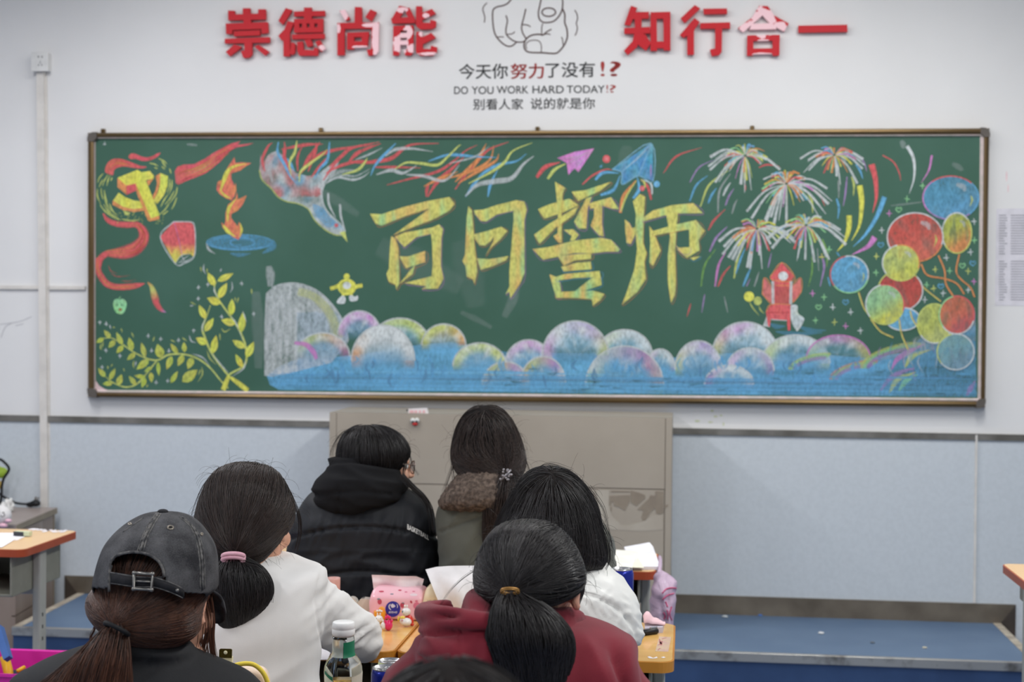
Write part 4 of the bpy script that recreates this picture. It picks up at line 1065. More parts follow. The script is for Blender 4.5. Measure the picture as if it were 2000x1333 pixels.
# --- red clock tower with the chair shape
K = Chalk()
for q in ([(430, 635), (490, 660), (560, 655)], [(660, 655), (760, 690), (890, 690)], [(480, 700), (650, 720), (860, 710)]): K.stroke(Z11(*q), 10, 'dblu', .45)
K.poly(Z11((600, 495), (655, 488), (660, 550), (712, 600), (660, 692), (640, 680), (605, 610)), vary('wht'), .85, True)
K.poly(Z11((375, 655), (410, 560), (432, 665)), 'wht', .75)
for q in ([(370, 395), (385, 262), (442, 332), (455, 480)], [(620, 465), (608, 340), (682, 262), (688, 370)]):
    K.poly(Z11(*q), vary((212, 110, 110), 20), .9); K.line(Z11(*(q + q[:1])), 1.8, 'org', .8)
K.poly(Z11((432, 255), (530, 138), (632, 250), (600, 292), (600, 482), (460, 482), (455, 292)), vary('red'), .95, False, 2)
K.line(Z11((432, 258), (530, 138), (632, 250), (598, 292), (455, 280), (432, 258)), 1.8, 'org', .9)
for q in ([(455, 290), (458, 480)], [(605, 290), (600, 480)]): K.stroke(Z11(*q), 6, 'wht', .75, (1, 1), 3)
K.stroke(Z11((480, 325), (590, 325)), 1.8, 'org', .8, (1, 1)); K.poly(Z11((480, 335), (590, 335), (585, 475), (475, 475)), vary((180, 84, 84), 16), .9)
K.disc(*Z11((540, 248))[0], 9.5, 9, lambda r, a: (*CK['wht'], 1), nr=2, na=18)
K.poly(Z11((400, 540), (440, 480), (600, 480), (600, 560), (598, 690), (578, 690), (570, 608), (440, 600), (430, 662), (415, 650)), vary('red'), .95, False, 2)
K.line(Z11((400, 540), (440, 480), (600, 480)), 1.8, 'org', .8); K.line(Z11((440, 602), (570, 610)), 2, 'wht', .8); K.stroke(Z11((410, 545), (590, 545)), 1.6, 'dred', .8, (1, 1))
K.disc(*Z11((262, 415))[0], 10, 10, lambda r, a: (*CK['yel'], 1), nr=2, na=18); K.disc(*Z11((333, 450))[0], 8, 8.5, lambda r, a: (*CK['lem'], .8), nr=2, na=18)
for q in ([(265, 460), (295, 510), (345, 570)], [(340, 490), (360, 530), (390, 555)]): K.stroke(Z11(*q), 3, 'lem', .7)
K.build('chalk_clock_tower')

# --- bubble clouds and blue ground
K = Chalk(0.0002)
def ground(x, y):
    a = 0.86 + 0.5 * noise.noise((x * .012, y * .06, 3))
    if x > 1740: a *= 0.75
    c = mixc((100, 172, 218), (90, 150, 190), max(0, min(1, 0.5 + noise.noise((x * .01, y * .03, 9)) + (x - 1500) / 900)))
    return (*c, max(0.3, min(1, a)))
K.poly([(521, 734), (545, 716), (585, 700), (640, 700), (720, 690), (800, 676), (880, 668), (1000, 690), (1120, 690), (1240, 690), (1300, 700), (1420, 690), (1560, 690), (1700, 700), (1760, 690), (1800, 660), (1905, 610), (1907, 776), (1560, 772), (1060, 766), (600, 763), (545, 762), (527, 752)], ground, .95, False, 5)
def bubble(cx, cy, rx, ry, rim, ins=(150, 190, 215), fill=.55, seed=0, rimw=.25, a0=math.pi * 1.0, a1=math.pi * 2.0, out='wht'):
    """soap-bubble arch: pale outline, coloured band under it, thinning to the ground"""
    def fn(r, an):
        n_ = noise.noise((math.cos(an) * 3 + seed * 5.3, math.sin(an) * 3, r * 3))
        t = max(0, min(1, (r - (1 - rimw * 1.9)) / rimw)) if r < .97 else 1
        u = (an - math.pi) / math.pi
        c_r = rim[min(int(u * len(rim)), len(rim) - 1)] if len(rim) == 1 else mixc(rgb8(rim[int(max(0, min(u, .999)) * (len(rim) - 1))]), rgb8(rim[int(max(0, min(u, .999)) * (len(rim) - 1)) + 1]), (max(0, min(u, .999)) * (len(rim) - 1)) % 1)
        c = mixc(ins, rgb8(c_r), t * 0.8)
        c = mixc(c, CK['wht'], max(0, min(1, 0.25 + n_)))
        yl = r * math.sin(an)
        fade = max(0.0, min(1.0, 1 - (yl + 0.30) / 0.55))
        c = mixc(c, (112, 176, 216), max(0, min(1, (yl + .55) / .7)) * (1 - t) * .8)
        return (*c, max(0.15, min(1, fill + 0.30 * t + 0.25 * n_)) * fade)
    K.disc(cx, cy, rx, ry, fn, 0, 2 * math.pi, nr=10, na=44)
    K.line([(cx + rx * math.cos(a0 + (a1 - a0) * k / 24), cy + ry * math.sin(a0 + (a1 - a0) * k / 24)) for k in range(25)], 3.4, out, .7)
def z(f, x, y, rx, ry, s): c = f((x, y))[0]; return (c[0], c[1], rx / s, ry / s)
# tall pale bubble with a flat left side
def tall(x, y):
    a = 0.74 + 0.55 * noise.noise((x * .16, y * .035, 1)) + .2 * noise.noise((x * .3, y * .3, 1))
    c = CK['wht']
    if x > 580 and y > 610: c = mixc(c, (160, 190, 220), .7)
    return (*mixc(c, (190, 196, 198), 0.4), max(.2, min(.95, a)))
K.poly(Z13((92, 255), (150, 200), (230, 170), (330, 158), (430, 170), (550, 218), (640, 285), (720, 372), (780, 460), (820, 540), (850, 640), (858, 710), (700, 900), (300, 1000), (150, 1030), (78, 1020), (76, 700), (84, 420)), tall, .88, False, 5)
K.line(Z13((150, 200), (230, 170), (330, 158), (430, 170), (550, 218), (640, 285), (720, 372), (780, 460), (820, 540), (850, 640), (855, 700)), 3, 'wht', .6)
K.line(Z13((390, 235), (520, 275), (620, 352), (690, 442), (740, 550), (772, 670)), 17, (200, 208, 130), .42)
K.line(Z13((560, 330), (640, 420), (690, 520), (715, 640)), 9, (210, 214, 170), .3)
for i in range(26):
    x = rnd.uniform(95, 330); y0 = rnd.uniform(230, 600)
    K.stroke(Z13((x, y0), (x + rnd.uniform(-12, 12), y0 + 150), (x + rnd.uniform(-15, 15), y0 + rnd.uniform(250, 400))), 3, 'wht', .4)
s3, s4, s1 = 4.76, 4.1667, 4.165
bubble(*z(Z13, 960, 640, 200, 222, s3), ['pnk', 'pnk', 'pnk'], (150, 180, 210), .7, 1)
bubble(*z(Z13, 1340, 720, 270, 235, s3), ['wht', 'lem', 'yel'], (130, 190, 190), .65, 2)
bubble(*z(Z13, 1745, 740, 205, 200, s3), ['lem', 'lem', 'org'], (190, 190, 160), .75, 3)
bubble(*z(Z13, 620, 840, 250, 218, s3), ['wht', 'lem', 'org', 'pnk'], (130, 180, 214), .5, 4)
K.stroke(wn('Z4', *[((x - 160) * 4.9375, (y - 250) * 4.9375, w * 4.9375) for x, y, w in [(575, 670, 6), (598, 674, 10), (612, 688, 11), (618, 702, 6)]]), 1, 'pnk', .75)
bubble(*z(Z13, 1180, 880, 295, 330, s3), ['org', 'wht', 'wht', 'wht'], (196, 206, 210), .8, 5)
bubble(*z(Z14, 720, 640, 195, 205, s4), ['wht', 'pnk', 'wht'], (140, 185, 216), .7, 6)
bubble(*z(Z14, 320, 650, 218, 190, s4), ['lem', 'lem', 'yel'], (150, 195, 216), .6, 7)
bubble(*z(Z14, 1500, 560, 225, 208, s4), ['lem', 'wht', 'wht'], (140, 190, 216), .7, 8)
bubble(*z(Z14, 1100, 560, 270, 278, s4), ['pnk', 'wht', 'pur', 'lem'], (150, 196, 222), .75, 9)
bubble(*z(Z14, 1790, 660, 118, 150, s4), ['pnk', 'wht', 'wht'], (140, 190, 216), .6, 10)
bubble(*z(Z14, 530, 800, 190, 188, s4), ['org', 'yel', 'pnk', 'wht'], (150, 195, 216), .35, 11)
bubble(*z(Z14, 835, 780, 182, 210, s4), ['org', 'yel', 'pnk', 'wht'], (130, 185, 216), .35, 12)
bubble(*z(Z11, 230, 880, 265, 258, s1), ['lem', 'pnk', 'wht', 'wht'], (156, 192, 210), .8, 14)
bubble(*z(Z14, 1500, 810, 318, 325, s4), ['grn', 'wht', 'pnk', 'org'], (120, 180, 216), .3, 13)
bubble(*z(Z11, -150, 1010, 190, 235, s1), ['lem', 'pur', 'wht'], (150, 190, 214), .7, 15)
bubble(*z(Z11, 640, 960, 280, 232, s1), ['lem', 'wht', 'wht'], (130, 184, 216), .6, 16)
bubble(*z(Z11, 270, 1020, 195, 188, s1), ['pnk', 'wht', 'pur'], (140, 186, 214), .6, 17)
bubble(*z(Z11, 990, 920, 260, 190, s1), ['grn', 'pnk', 'yel'], (110, 176, 200), .45, 18, out='pnk')
bubble(*z(Z11, 100, 1130, 200, 155, s1), ['pnk', 'wht', 'wht'], (130, 186, 216), .55, 19)
for (x, y, rx, ry, c) in ((760, 1010, 165, 125, 'lem'), (1120, 1090, 190, 150, 'org'), (1420, 1000, 240, 200, 'lem')):
    cc = Z11((x, y))[0]
    for j, (cl, dr) in enumerate(((c, 1.0), ('grn', .9), ('pur', .78))):
        K.line([(cc[0] + rx / s1 * dr * math.cos(math.pi * (1 + .95 * k / 18)), cc[1] + ry / s1 * dr * math.sin(math.pi * (1 + .6 * k / 18))) for k in range(19)], 8, cl, .5)
for q, cl in (([(500, 1180), (580, 1080), (700, 1020), (780, 1000)], 'pur'), ([(590, 1010), (640, 920), (760, 850), (860, 800)], 'pnk'), ([(700, 990), (760, 900), (900, 850)], 'lem'), ([(570, 1200), (640, 1090), (790, 1030)], 'lem'), ([(650, 1180), (710, 1100), (800, 1050)], 'grn'), ([(1200, 1220), (1270, 1100)], 'pur')):
    K.stroke(Z12(*q), 11, cl, .6)
def bl(r): return r.choice([(100, 172, 220), (100, 172, 220), (112, 182, 226), (88, 140, 180)])
K.hatch([(523, 748), (540, 728), (900, 722), (1300, 735), (1700, 738), (1905, 730), (1907, 775), (1300, 770), (600, 762)], 5, 4.5, 0.012, bl, .75, 12)
for i in range(90):
    x = rnd.uniform(560, 1740); y = rnd.uniform(695, 735); l = rnd.uniform(14, 34)
    K.stroke([(x, y), (x + rnd.uniform(-8, 8), y + l / 2), (x + rnd.uniform(-10, 10), y + l)], rnd.uniform(4, 8), bl(rnd), .5)
for i in range(40):
    x = rnd.uniform(1720, 1905); y = rnd.uniform(655, 740)
    K.stroke([(x, y), (x - 4, y + 14), (x + rnd.uniform(-8, 8), y + 34)], 4, rnd.choice(['dblu', 'blu', 'pur', 'wht', 'drk']), .35)
for i in range(26):
    x = rnd.uniform(930, 1900); y = rnd.uniform(715, 768)
    K.stroke([(x, y), (x + rnd.uniform(4, 14), y + 1), (x + rnd.uniform(14, 30), y + rnd.uniform(-2, 3))], 3, 'drk', .45)
K.poly([(1712, 706), (1760, 672), (1830, 640), (1905, 600), (1907, 665), (1800, 690)], lambda x, y: (160, 170, 172, .4 + .6 * noise.noise((x * .2, y * .1, 2))), .6, False, 3)
K.build('chalk_clouds')

# --- balloons: one part each
def balloon(cx, cy, rx, ry, col, col2, rimcols, strings=(), hl=True, f=0.9, dark=.25):
    K = Chalk(BAL[0]); BAL[0] += 0.0001
    for q in strings:
        K.line(q, 3.4, 'org' if rimcols[0] == 'org' else 'lem', .85)
        K.line([(x + 1, y) for x, y in q], 1.4, 'org', .6)
    def fn(r, an):
        n_ = noise.noise((r * math.cos(an) * 4 + cx, r * math.sin(an) * 1.5, cy))
        c = mixc(rgb8(col), rgb8(col2), max(0, min(1, (0.5 + 0.9 * r * math.sin(an + 0.5)) ** 2 * 1.0)))
        return (*mixc(c, (70, 90, 86), max(0, min(dark, n_))), max(.5, f - max(0, -n_) * .4))
    K.disc(cx, cy, rx, ry, fn, nr=7, na=40)
    for j, c in enumerate(rimcols[1:]):
        a0 = 2 * math.pi * j / (len(rimcols) - 1) + 2.4; a1 = a0 + 2 * math.pi / (len(rimcols) - 1) + .1
        K.line([(cx + rx * math.cos(a0 + (a1 - a0) * k / 16), cy + ry * math.sin(a0 + (a1 - a0) * k / 16)) for k in range(17)], 2.8, c, .85)
    if hl:
        K.stroke([(cx + rx * .2, cy - ry * .62), (cx + rx * .45, cy - ry * .5), (cx + rx * .5, cy - ry * .3)], rx * .2, 'wht', .4, (.6, .5))
        K.stroke([(cx + rx * .72, cy - ry * .1), (cx + rx * .76, cy + ry * .12), (cx + rx * .68, cy + ry * .4)], rx * .08, 'lem', .7)
    o = K.build('chalk_balloon'); o['label'] = BLAB[len(BSEEN)]; BSEEN.append(1)
BSEEN = []
BLAB = ['large blue chalk balloon with a pink rim', 'green and orange chalk balloon', 'large red chalk balloon', 'dark red chalk balloon', 'yellow chalk balloon', 'small blue chalk balloon peeping out', 'blue chalk balloon on its own', 'mint and yellow chalk balloon', 'lime chalk balloon', 'red orange chalk balloon', 'pale see-through chalk balloon']
BAL = [0.0030]
def zb(f, x, y, rx, ry, s): return z(f, x, y, rx, ry, s)
s10, s12 = 4.4425, 4.1667
balloon(*zb(Z10, 1320, 562, 242, 188, s10), 'dblu', (92, 156, 200), ['lem', 'pnk', 'red', 'blu', 'pur'])
balloon(*zb(Z10, 1372, 868, 128, 175, s10), (176, 186, 80), 'org', ['org', 'wht', 'lem'], [Z12((1140, 70), (1115, 210), (1160, 280), (1230, 340), (1265, 420))], dark=.5)
balloon(*zb(Z10, 1010, 905, 242, 212, s10), (200, 82, 74), (214, 104, 88), ['org', 'wht', 'wht', 'org'], [Z12((830, 150), (880, 240), (1020, 270), (1120, 310), (1180, 395)), Z12((970, 80), (1020, 200), (1030, 310), (1090, 410))], dark=.55)
balloon(*zb(Z12, 660, 365, 182, 165, s12), (184, 70, 66), (196, 80, 72), ['lem', 'lem', 'wht'], [Z12((790, 280), (870, 360), (990, 455))], hl=False, dark=.5)
balloon(*zb(Z12, 665, 140, 150, 146, s12), 'lem', (204, 210, 92), ['lem', 'wht', 'org', 'lem'])
balloon(*zb(Z12, 680, 598, 138, 92, s12), 'blu', (110, 176, 214), ['lem', 'wht', 'wht'], [], hl=False)
balloon(*zb(Z12, 245, 235, 155, 150, s12), 'blu', (96, 160, 200), ['lem', 'red', 'wht', 'grn'], [Z12((320, 380), (360, 500), (400, 560)), Z12((420, 600), (500, 700), (602, 748))])
balloon(*zb(Z12, 535, 480, 155, 162, s12), (150, 204, 150), (206, 206, 84), ['lem', 'wht', 'red', 'lem'], [Z12((650, 600), (670, 720), (722, 845)), Z12((740, 530), (760, 600), (830, 705))])
balloon(*zb(Z12, 940, 635, 140, 160, s12), (190, 200, 96), (200, 206, 110), ['lem', 'lem', 'wht'], hl=False)
balloon(*zb(Z12, 1120, 565, 142, 154, s12), (206, 110, 84), (204, 88, 84), ['org', 'grn', 'red', 'wht'], hl=False, dark=.4)
balloon(*zb(Z12, 1110, 865, 150, 146, s12), (140, 190, 190), (140, 176, 196), ['lem', 'lem', 'wht', 'wht'], hl=False, f=.55)
# ================================================================ figure building tools
RIGHT = CROT @ Vector((1, 0, 0)); RIGHT.z = 0; RIGHT.normalize()
FWD = Vector((-RIGHT.y, RIGHT.x, 0))
CINV = CROT.transposed()
def proj(p):
    d = CINV @ (Vector(p) - CPOS)
    return 1000 + F * d.x / -d.z, 666.5 - F * d.y / -d.z, -d.z
def loft_px(rows, dep, n=28, ex=2.3, caps=True, bm=None):
    """rows (py, xl, xr, thickness[, forward offset]) traced at view distance dep -> closed loft"""
    bm = bm or bmesh.new()
    rings = []
    for r in rows:
        y, xl, xr, th = r[:4]; fo = r[4] if len(r) > 4 else 0.0
        c = atD((xl + xr) / 2, y, dep + fo)
        hw = (xr - xl) / 2 * (dep + fo) / F; hd = th / 2
        ring = []
        for k in range(n):
            a = 2 * math.pi * k / n
            ca, sa = math.cos(a), math.sin(a)
            ring.append(bm.verts.new(c + RIGHT * hw * math.copysign(abs(ca) ** (2 / ex), ca) + FWD * hd * math.copysign(abs(sa) ** (2 / ex), sa)))
        rings.append(ring)
    for i in range(len(rings) - 1):
        for k in range(n):
            bm.faces.new((rings[i][k], rings[i][(k + 1) % n], rings[i + 1][(k + 1) % n], rings[i + 1][k]))
    if caps:
        bm.faces.new(list(reversed(rings[0]))); bm.faces.new(rings[-1])
    return bm
def crows(rows, n=4):
    rows = [tuple(r) + ((0.0,) if len(r) == 4 else ()) for r in rows]
    return crom(rows, n)
def limb(bm, pts, rad, n=14):
    """rounded tapered limb along smooth path"""
    P = crom([tuple(p) + (r,) for p, r in zip(pts, rad)], 5)
    tube(bm, [Vector(p[:3]) for p in P], [p[3] for p in P], n)
    ball(bm, P[0][:3], P[0][3], 14, 8); ball(bm, P[-1][:3], P[-1][3], 14, 8)
    return bm
def fuse(bm, voxel=0.007, smooth=4, sf=0.5):
    """merge overlapping closed shapes into one continuous skin"""
    bmesh.ops.recalc_face_normals(bm, faces=bm.faces)
    me = bpy.data.meshes.new('fuse'); bm.to_mesh(me); bm.free()
    o = bpy.data.objects.new('fuse', me); COL.objects.link(o)
    r = o.modifiers.new('r', 'REMESH'); r.mode = 'VOXEL'; r.voxel_size = voxel; r.use_smooth_shade = True
    if smooth:
        s = o.modifiers.new('s', 'SMOOTH'); s.factor = sf; s.iterations = smooth
    dg = bpy.context.evaluated_depsgraph_get()
    out = bpy.data.meshes.new_from_object(o.evaluated_get(dg))
    bpy.data.objects.remove(o, do_unlink=True); bpy.data.meshes.remove(me)
    b = bmesh.new(); b.from_mesh(out)                       # keep the largest island only
    b.verts.ensure_lookup_table(); seen = set(); best = []
    for v in b.verts:
        if v.index in seen: continue
        st, isl = [v], []
        seen.add(v.index)
        while st:
            q = st.pop(); isl.append(q)
            for e in q.link_edges:
                w = e.other_vert(q)
                if w.index not in seen: seen.add(w.index); st.append(w)
        if len(isl) > len(best): best = isl
    keep = set(v.index for v in best)
    bmesh.ops.delete(b, geom=[v for v in b.verts if v.index not in keep], context='VERTS')
    b.to_mesh(out); b.free()
    for p in out.polygons: p.use_smooth = True
    return out
def displace(me, fn):
    me.update()
    ns = [v.normal.copy() for v in me.vertices]
    for v, n in zip(me.vertices, ns):
        d = fn(v.co, n)
        if d: v.co += n * d
    me.update()
    return me
def bvh_of(me):
    return BVHTree.FromPolygons([v.co.copy() for v in me.vertices], [tuple(p.vertices) for p in me.polygons])
def hit(bvh, px, py, off=0.0, deflt=None):
    d = ray(px, py).normalized()
    loc, n, i, t = bvh.ray_cast(CPOS, d)
    if loc is None: return deflt
    return loc - d * off
def fbm(p, s, oct=3, seed=0.0):
    return noise.fractal(Vector(p) * s + Vector((seed, seed * 1.7, seed * 0.3)), 1.0, 2.0, oct)
def folds(amp, s=(9, 9, 9), seed=0.0, sharp=1.0):
    """soft cloth folds: ridged noise, stretched by the scale vector"""
    def f(co, n):
        v = noise.noise(Vector((co.x * s[0] + seed, co.y * s[1], co.z * s[2] - seed)))
        return amp * (0.5 - abs(v) * 1.6) * sharp
    return f

# hair material: near black strands, each slightly different
def hair_mat(name, dark, light, rough=0.46, spec=0.4):
    m = bpy.data.materials.new(name); m.use_nodes = True
    nt = m.node_tree; p = nt.nodes['Principled BSDF']
    p.inputs['Roughness'].default_value = rough
    p.inputs['Specular IOR Level'].default_value = spec
    geo = nt.nodes.new('ShaderNodeNewGeometry')
    nz = nt.nodes.new('ShaderNodeTexNoise'); nz.inputs['Scale'].default_value = 24.0
    mp = nt.nodes.new('ShaderNodeMapping'); mp.inputs['Scale'].default_value = (3, 3, 0.4)
    nt.links.new(geo.outputs['Position'], mp.inputs['Vector']); nt.links.new(mp.outputs['Vector'], nz.inputs['Vector'])
    ad = nt.nodes.new('ShaderNodeMath'); ad.operation = 'MULTIPLY_ADD'
    ad.inputs[1].default_value = 0.7
    nt.links.new(geo.outputs['Random Per Island'], ad.inputs[0])
    sc = nt.nodes.new('ShaderNodeMath'); sc.operation = 'MULTIPLY'; sc.inputs[1].default_value = 0.4
    nt.links.new(nz.outputs['Fac'], sc.inputs[0]); nt.links.new(sc.outputs[0], ad.inputs[2])
    cr = nt.nodes.new('ShaderNodeValToRGB')
    cr.color_ramp.elements[0].color = dark; cr.color_ramp.elements[1].color = light
    cr.color_ramp.elements[0].position = 0.25; cr.color_ramp.elements[1].position = 1.0
    nt.links.new(ad.outputs[0], cr.inputs['Fac']); nt.links.new(cr.outputs['Color'], p.inputs['Base Color'])
    return m
class Strands:
    def __init__(s): s.v, s.f = [], []
    def add(s, P, r0, r1):
        n = len(P)
        if n < 2: return
        o = len(s.v)
        for i, p in enumerate(P):
            t = (P[min(i + 1, n - 1)] - P[max(i - 1, 0)])
            if t.length < 1e-9: t = Vector((0, 0, -1))
            t.normalize()
            a = t.cross(Vector((0.31, 0.83, 0.45))).normalized(); b = t.cross(a)
            u = i / (n - 1)
            r = r0 + (r1 - r0) * u
            for k in range(3):
                an = 2.0944 * k
                s.v.append(p + a * (math.cos(an) * r) + b * (math.sin(an) * r))
        for i in range(n - 1):
            for k in range(3):
                s.f.append((o + i * 3 + k, o + i * 3 + (k + 1) % 3, o + i * 3 + 3 + (k + 1) % 3, o + i * 3 + 3 + k))
def grow(S, me, flow, count, steps=12, step=0.010, off=(0.0002, 0.0028), r=(0.0007, 0.0003), rg=None, wob=0.12, free=0.0, keep=None, lift=0.0):
    """strands combed over a hair mass along flow(p, n)"""
    rg = rg or rnd
    b = bvh_of(me)
    me.calc_loop_triangles()
    tris = me.loop_triangles; cum = []; tot = 0
    for t in tris: tot += t.area; cum.append(tot)
    import bisect
    vs = me.vertices
    done = 0; tries = 0
    while done < count and tries < count * 6:
        tries += 1
        t = tris[min(bisect.bisect(cum, rg.random() * tot), len(tris) - 1)]
        a, c = rg.random(), rg.random()
        if a + c > 1: a, c = 1 - a, 1 - c
        p = vs[t.vertices[0]].co * (1 - a - c) + vs[t.vertices[1]].co * a + vs[t.vertices[2]].co * c
        if keep and not keep(p): continue
        o = rg.uniform(*off); w = rg.uniform(-wob, wob); o2 = lift * rg.random()
        P = []; q = p.copy(); nn = t.normal.copy()
        dprev = None
        for i in range(steps):
            loc, n, idx, dist = b.find_nearest(q)
            if loc is None: break
            nn = n
            if free and i > steps * (1 - free): q2 = q
            else: q2 = loc + n * (o + o2 * i / steps)
            P.append(q2)
            d = Vector(flow(q2, n))
            d = d - n * d.dot(n) * (1.0 if not (free and i > steps * (1 - free)) else 0.3)
            if d.length < 1e-6: break
            d.normalize()
            d = (d + n.cross(d) * w)
            if dprev is not None: d = d * 0.6 + dprev * 0.4
            d.normalize(); dprev = d
            q = q2 + d * step
        S.add(P, *r)
        done += 1
def tuck(t, hair, Mh, margin=0.004):
    """keep the crown and back of the skull under the hair"""
    b = next((o for o in t.children if o.name.split('.')[0] == 'body'), None)
    hv = bvh_of(hair); inv = Mh.inverted(); C = Mh @ Vector((0, -.01, .01))
    for v in b.data.vertices:
        l = inv @ v.co
        if l.z > .035 or (l.y < -.02 and l.z > -.05 and abs(l.x) < .068):
            d = v.co - C; L = d.length
            if L < 1e-5: continue
            loc, n, i, dist = hv.ray_cast(C, d / L)
            if loc is not None and dist - margin < L: v.co = C + d / L * max(.02, dist - margin)
    b.data.update()
def hair_object(name, base, S, m, parent):
    """one mesh: the hair mass and the strands that lie on it"""
    V = [v.co.copy() for v in base.vertices]; Fc = [tuple(p.vertices) for p in base.polygons]
    o = len(V)
    V += S.v; Fc += [tuple(i + o for i in f) for f in S.f]
    me = bpy.data.meshes.new(name); me.from_pydata(V, [], Fc)
    ob = linkmesh(name, me, [m, m_under], None, True); world_child(ob, parent)
    nb = len(base.polygons)
    for p in me.polygons:
        if p.index < nb: p.material_index = 1
    return ob

m_under = mat('hair_underlayer', rgb(22, 19, 19), 0.85, spec=0.12, color2=rgb(30, 26, 25), nscale=40, stretch=(3, 3, .4))
# ---- skin: head, neck, hands
m_skin = mat('skin', rgb(226, 178, 150), 0.5, color2=rgb(216, 160, 134), nscale=14, sss=0.15)
m_eye = mat('eye_white', rgb(236, 234, 230), 0.2); m_iris = mat('iris_dark', rgb(46, 30, 24), 0.2); m_lip = mat('lip', rgb(196, 120, 112), 0.45)
HEADS = {}
def head_bm():
    bm = bmesh.new()
    ball(bm, (0, -0.006, 0.022), (0.071, 0.090, 0.084), 24, 16)
    ball(bm, (0, 0.030, -0.040), (0.058, 0.056, 0.064), 20, 14)
    ball(bm, (0, 0.058, -0.086), (0.030, 0.024, 0.020), 14, 10)
    ball(bm, (0, 0.070, 0.012), (0.046, 0.018, 0.018), 14, 10)
    for s in (-1, 1):
        ball(bm, (s * 0.036, 0.062, -0.028), (0.026, 0.022, 0.024), 12, 8)
        ball(bm, (s * 0.073, -0.006, -0.010), (0.009, 0.019, 0.031), 12, 10, Matrix.Rotation(s * 0.25, 3, 'Z'))
        ball(bm, (s * 0.076, 0.002, -0.034), (0.006, 0.008, 0.010), 10, 8)
        ball(bm, (s * 0.010, 0.092, -0.031), (0.008, 0.009, 0.007), 10, 8)
    ball(bm, (0, 0.099, -0.028), (0.010, 0.013, 0.011), 12, 8)
    tube(bm, [(0, 0.078, 0.012), (0, 0.088, -0.008), (0, 0.097, -0.026)], [0.009, 0.009, 0.010], 10)
    ball(bm, (0, 0.083, -0.056), (0.021, 0.010, 0.0065), 14, 8)
    ball(bm, (0, 0.081, -0.068), (0.018, 0.010, 0.0065), 14, 8)
    tube(bm, [(0, -0.010, -0.05), (0, -0.028, -0.11), (0, -0.055, -0.20)], [0.050, 0.047, 0.056], 16)
    return bm
def hand_bm(side=1):
    """relaxed right hand, palm down, wrist at the origin, fingers along +Y"""
    bm = bmesh.new()
    ball(bm, (0, 0.045, 0.0), (0.038, 0.050, 0.014), 14, 10)
    tube(bm, [(0, -0.05, 0.004), (0, 0.0, 0.002), (0, 0.02, 0.0)], [0.026, 0.024, 0.022], 12)
    for k, (x, L, sp) in enumerate(((-0.028, 0.062, -0.10), (-0.0095, 0.072, -0.03), (0.0095, 0.067, 0.03), (0.027, 0.052, 0.12))):
        b = Vector((x * side, 0.082, 0.002)); P = [b]; a = -0.10
        for seg, l in enumerate((0.45, 0.3, 0.25)):
            a -= 0.30
            b = b + Vector((math.sin(sp) * side * l * L, math.cos(a) * l * L, math.sin(a) * l * L)); P.append(b)
        tube(bm, P, [0.0092, 0.0088, 0.0080, 0.0066], 10); ball(bm, P[-1], 0.0068, 10, 8)
        for q in P[1:-1]: ball(bm, q, 0.0090, 10, 8)
    P = [Vector((-0.026 * side, 0.018, -0.002)), Vector((-0.050 * side, 0.042, -0.010)), Vector((-0.060 * side, 0.068, -0.016)), Vector((-0.058 * side, 0.086, -0.020))]
    tube(bm, P, [0.015, 0.011, 0.0095, 0.0075], 10); ball(bm, P[-1], 0.0077, 10, 8)
    return bm
def body_mesh(Mh, hands=(), sc=1.0, neck_to=None):
    """head with face and neck, and forearms ending in hands: one mesh per hand is fused separately, head and neck are one skin"""
    hb = head_bm()
    bmesh.ops.transform(hb, matrix=Mh @ Matrix.Scale(sc, 4), verts=hb.verts)
    if neck_to is not None:
        a = Mh @ (Vector((0, -0.03, -0.09)) * sc)
        tube(hb, [a, (a + Vector(neck_to)) / 2, Vector(neck_to)], [0.047, 0.052, 0.07], 16)
    return fuse(hb, 0.0042, 3)
def Mhead(px, py, dep, yaw=0.0, pitch=0.0, roll=0.0):
    """yaw: + turns towards the picture's right; pitch: + bows forward"""
    c = atD(px, py, dep)
    base = math.atan2(FWD.x, FWD.y)
    return Matrix.Translation(c) @ Matrix.Rotation(-base - yaw, 4, 'Z') @ Matrix.Rotation(roll, 4, 'Y') @ Matrix.Rotation(-pitch, 4, 'X')
def add_body(t, Mh, sc=1.0, hands=(), neck_to=None):
    me = body_mesh(Mh, sc=sc, neck_to=neck_to)
    o = linkmesh('body', me, m_skin); world_child(o, t)
    for s in (-1, 1):
        for nm, r, y, m in (('eye', 0.0115, 0.0685, m_eye), ('iris', 0.0062, 0.0760, m_iris)):
            bm = ball(bmesh.new(), (0, 0, 0), r, 14, 10)
            bmesh.ops.transform(bm, matrix=Mh @ Matrix.Scale(sc, 4) @ Matrix.Translation((s * 0.031, y, -0.002)), verts=bm.verts)
            world_child(obj(nm, bm, m, None, True), t)
    bm = bmesh.new()
    ball(bm, (0, 0.0860, -0.0565), (0.019, 0.0085, 0.0052), 14, 8); ball(bm, (0, 0.0840, -0.0672), (0.017, 0.0085, 0.0052), 14, 8)
    bmesh.ops.transform(bm, matrix=Mh @ Matrix.Scale(sc, 4), verts=bm.verts)
    o = linkmesh('lips', fuse(bm, 0.0018, 2), m_lip); world_child(o, t)
    for (P, side, rot) in hands:
        hb = hand_bm(side)
        bmesh.ops.transform(hb, matrix=Matrix.Translation(P) @ Matrix.Rotation(rot, 4, 'Z'), verts=hb.verts)
        o = linkmesh('hand', clear_desks(fuse(hb, 0.0028, 2)), m_skin); world_child(o, t)
m_trous = mat('dark_trousers', rgb(44, 46, 54), 0.85, bump=0.2, bscale=300)
m_shoe = mat('shoe_white', rgb(210, 208, 204), 0.6)
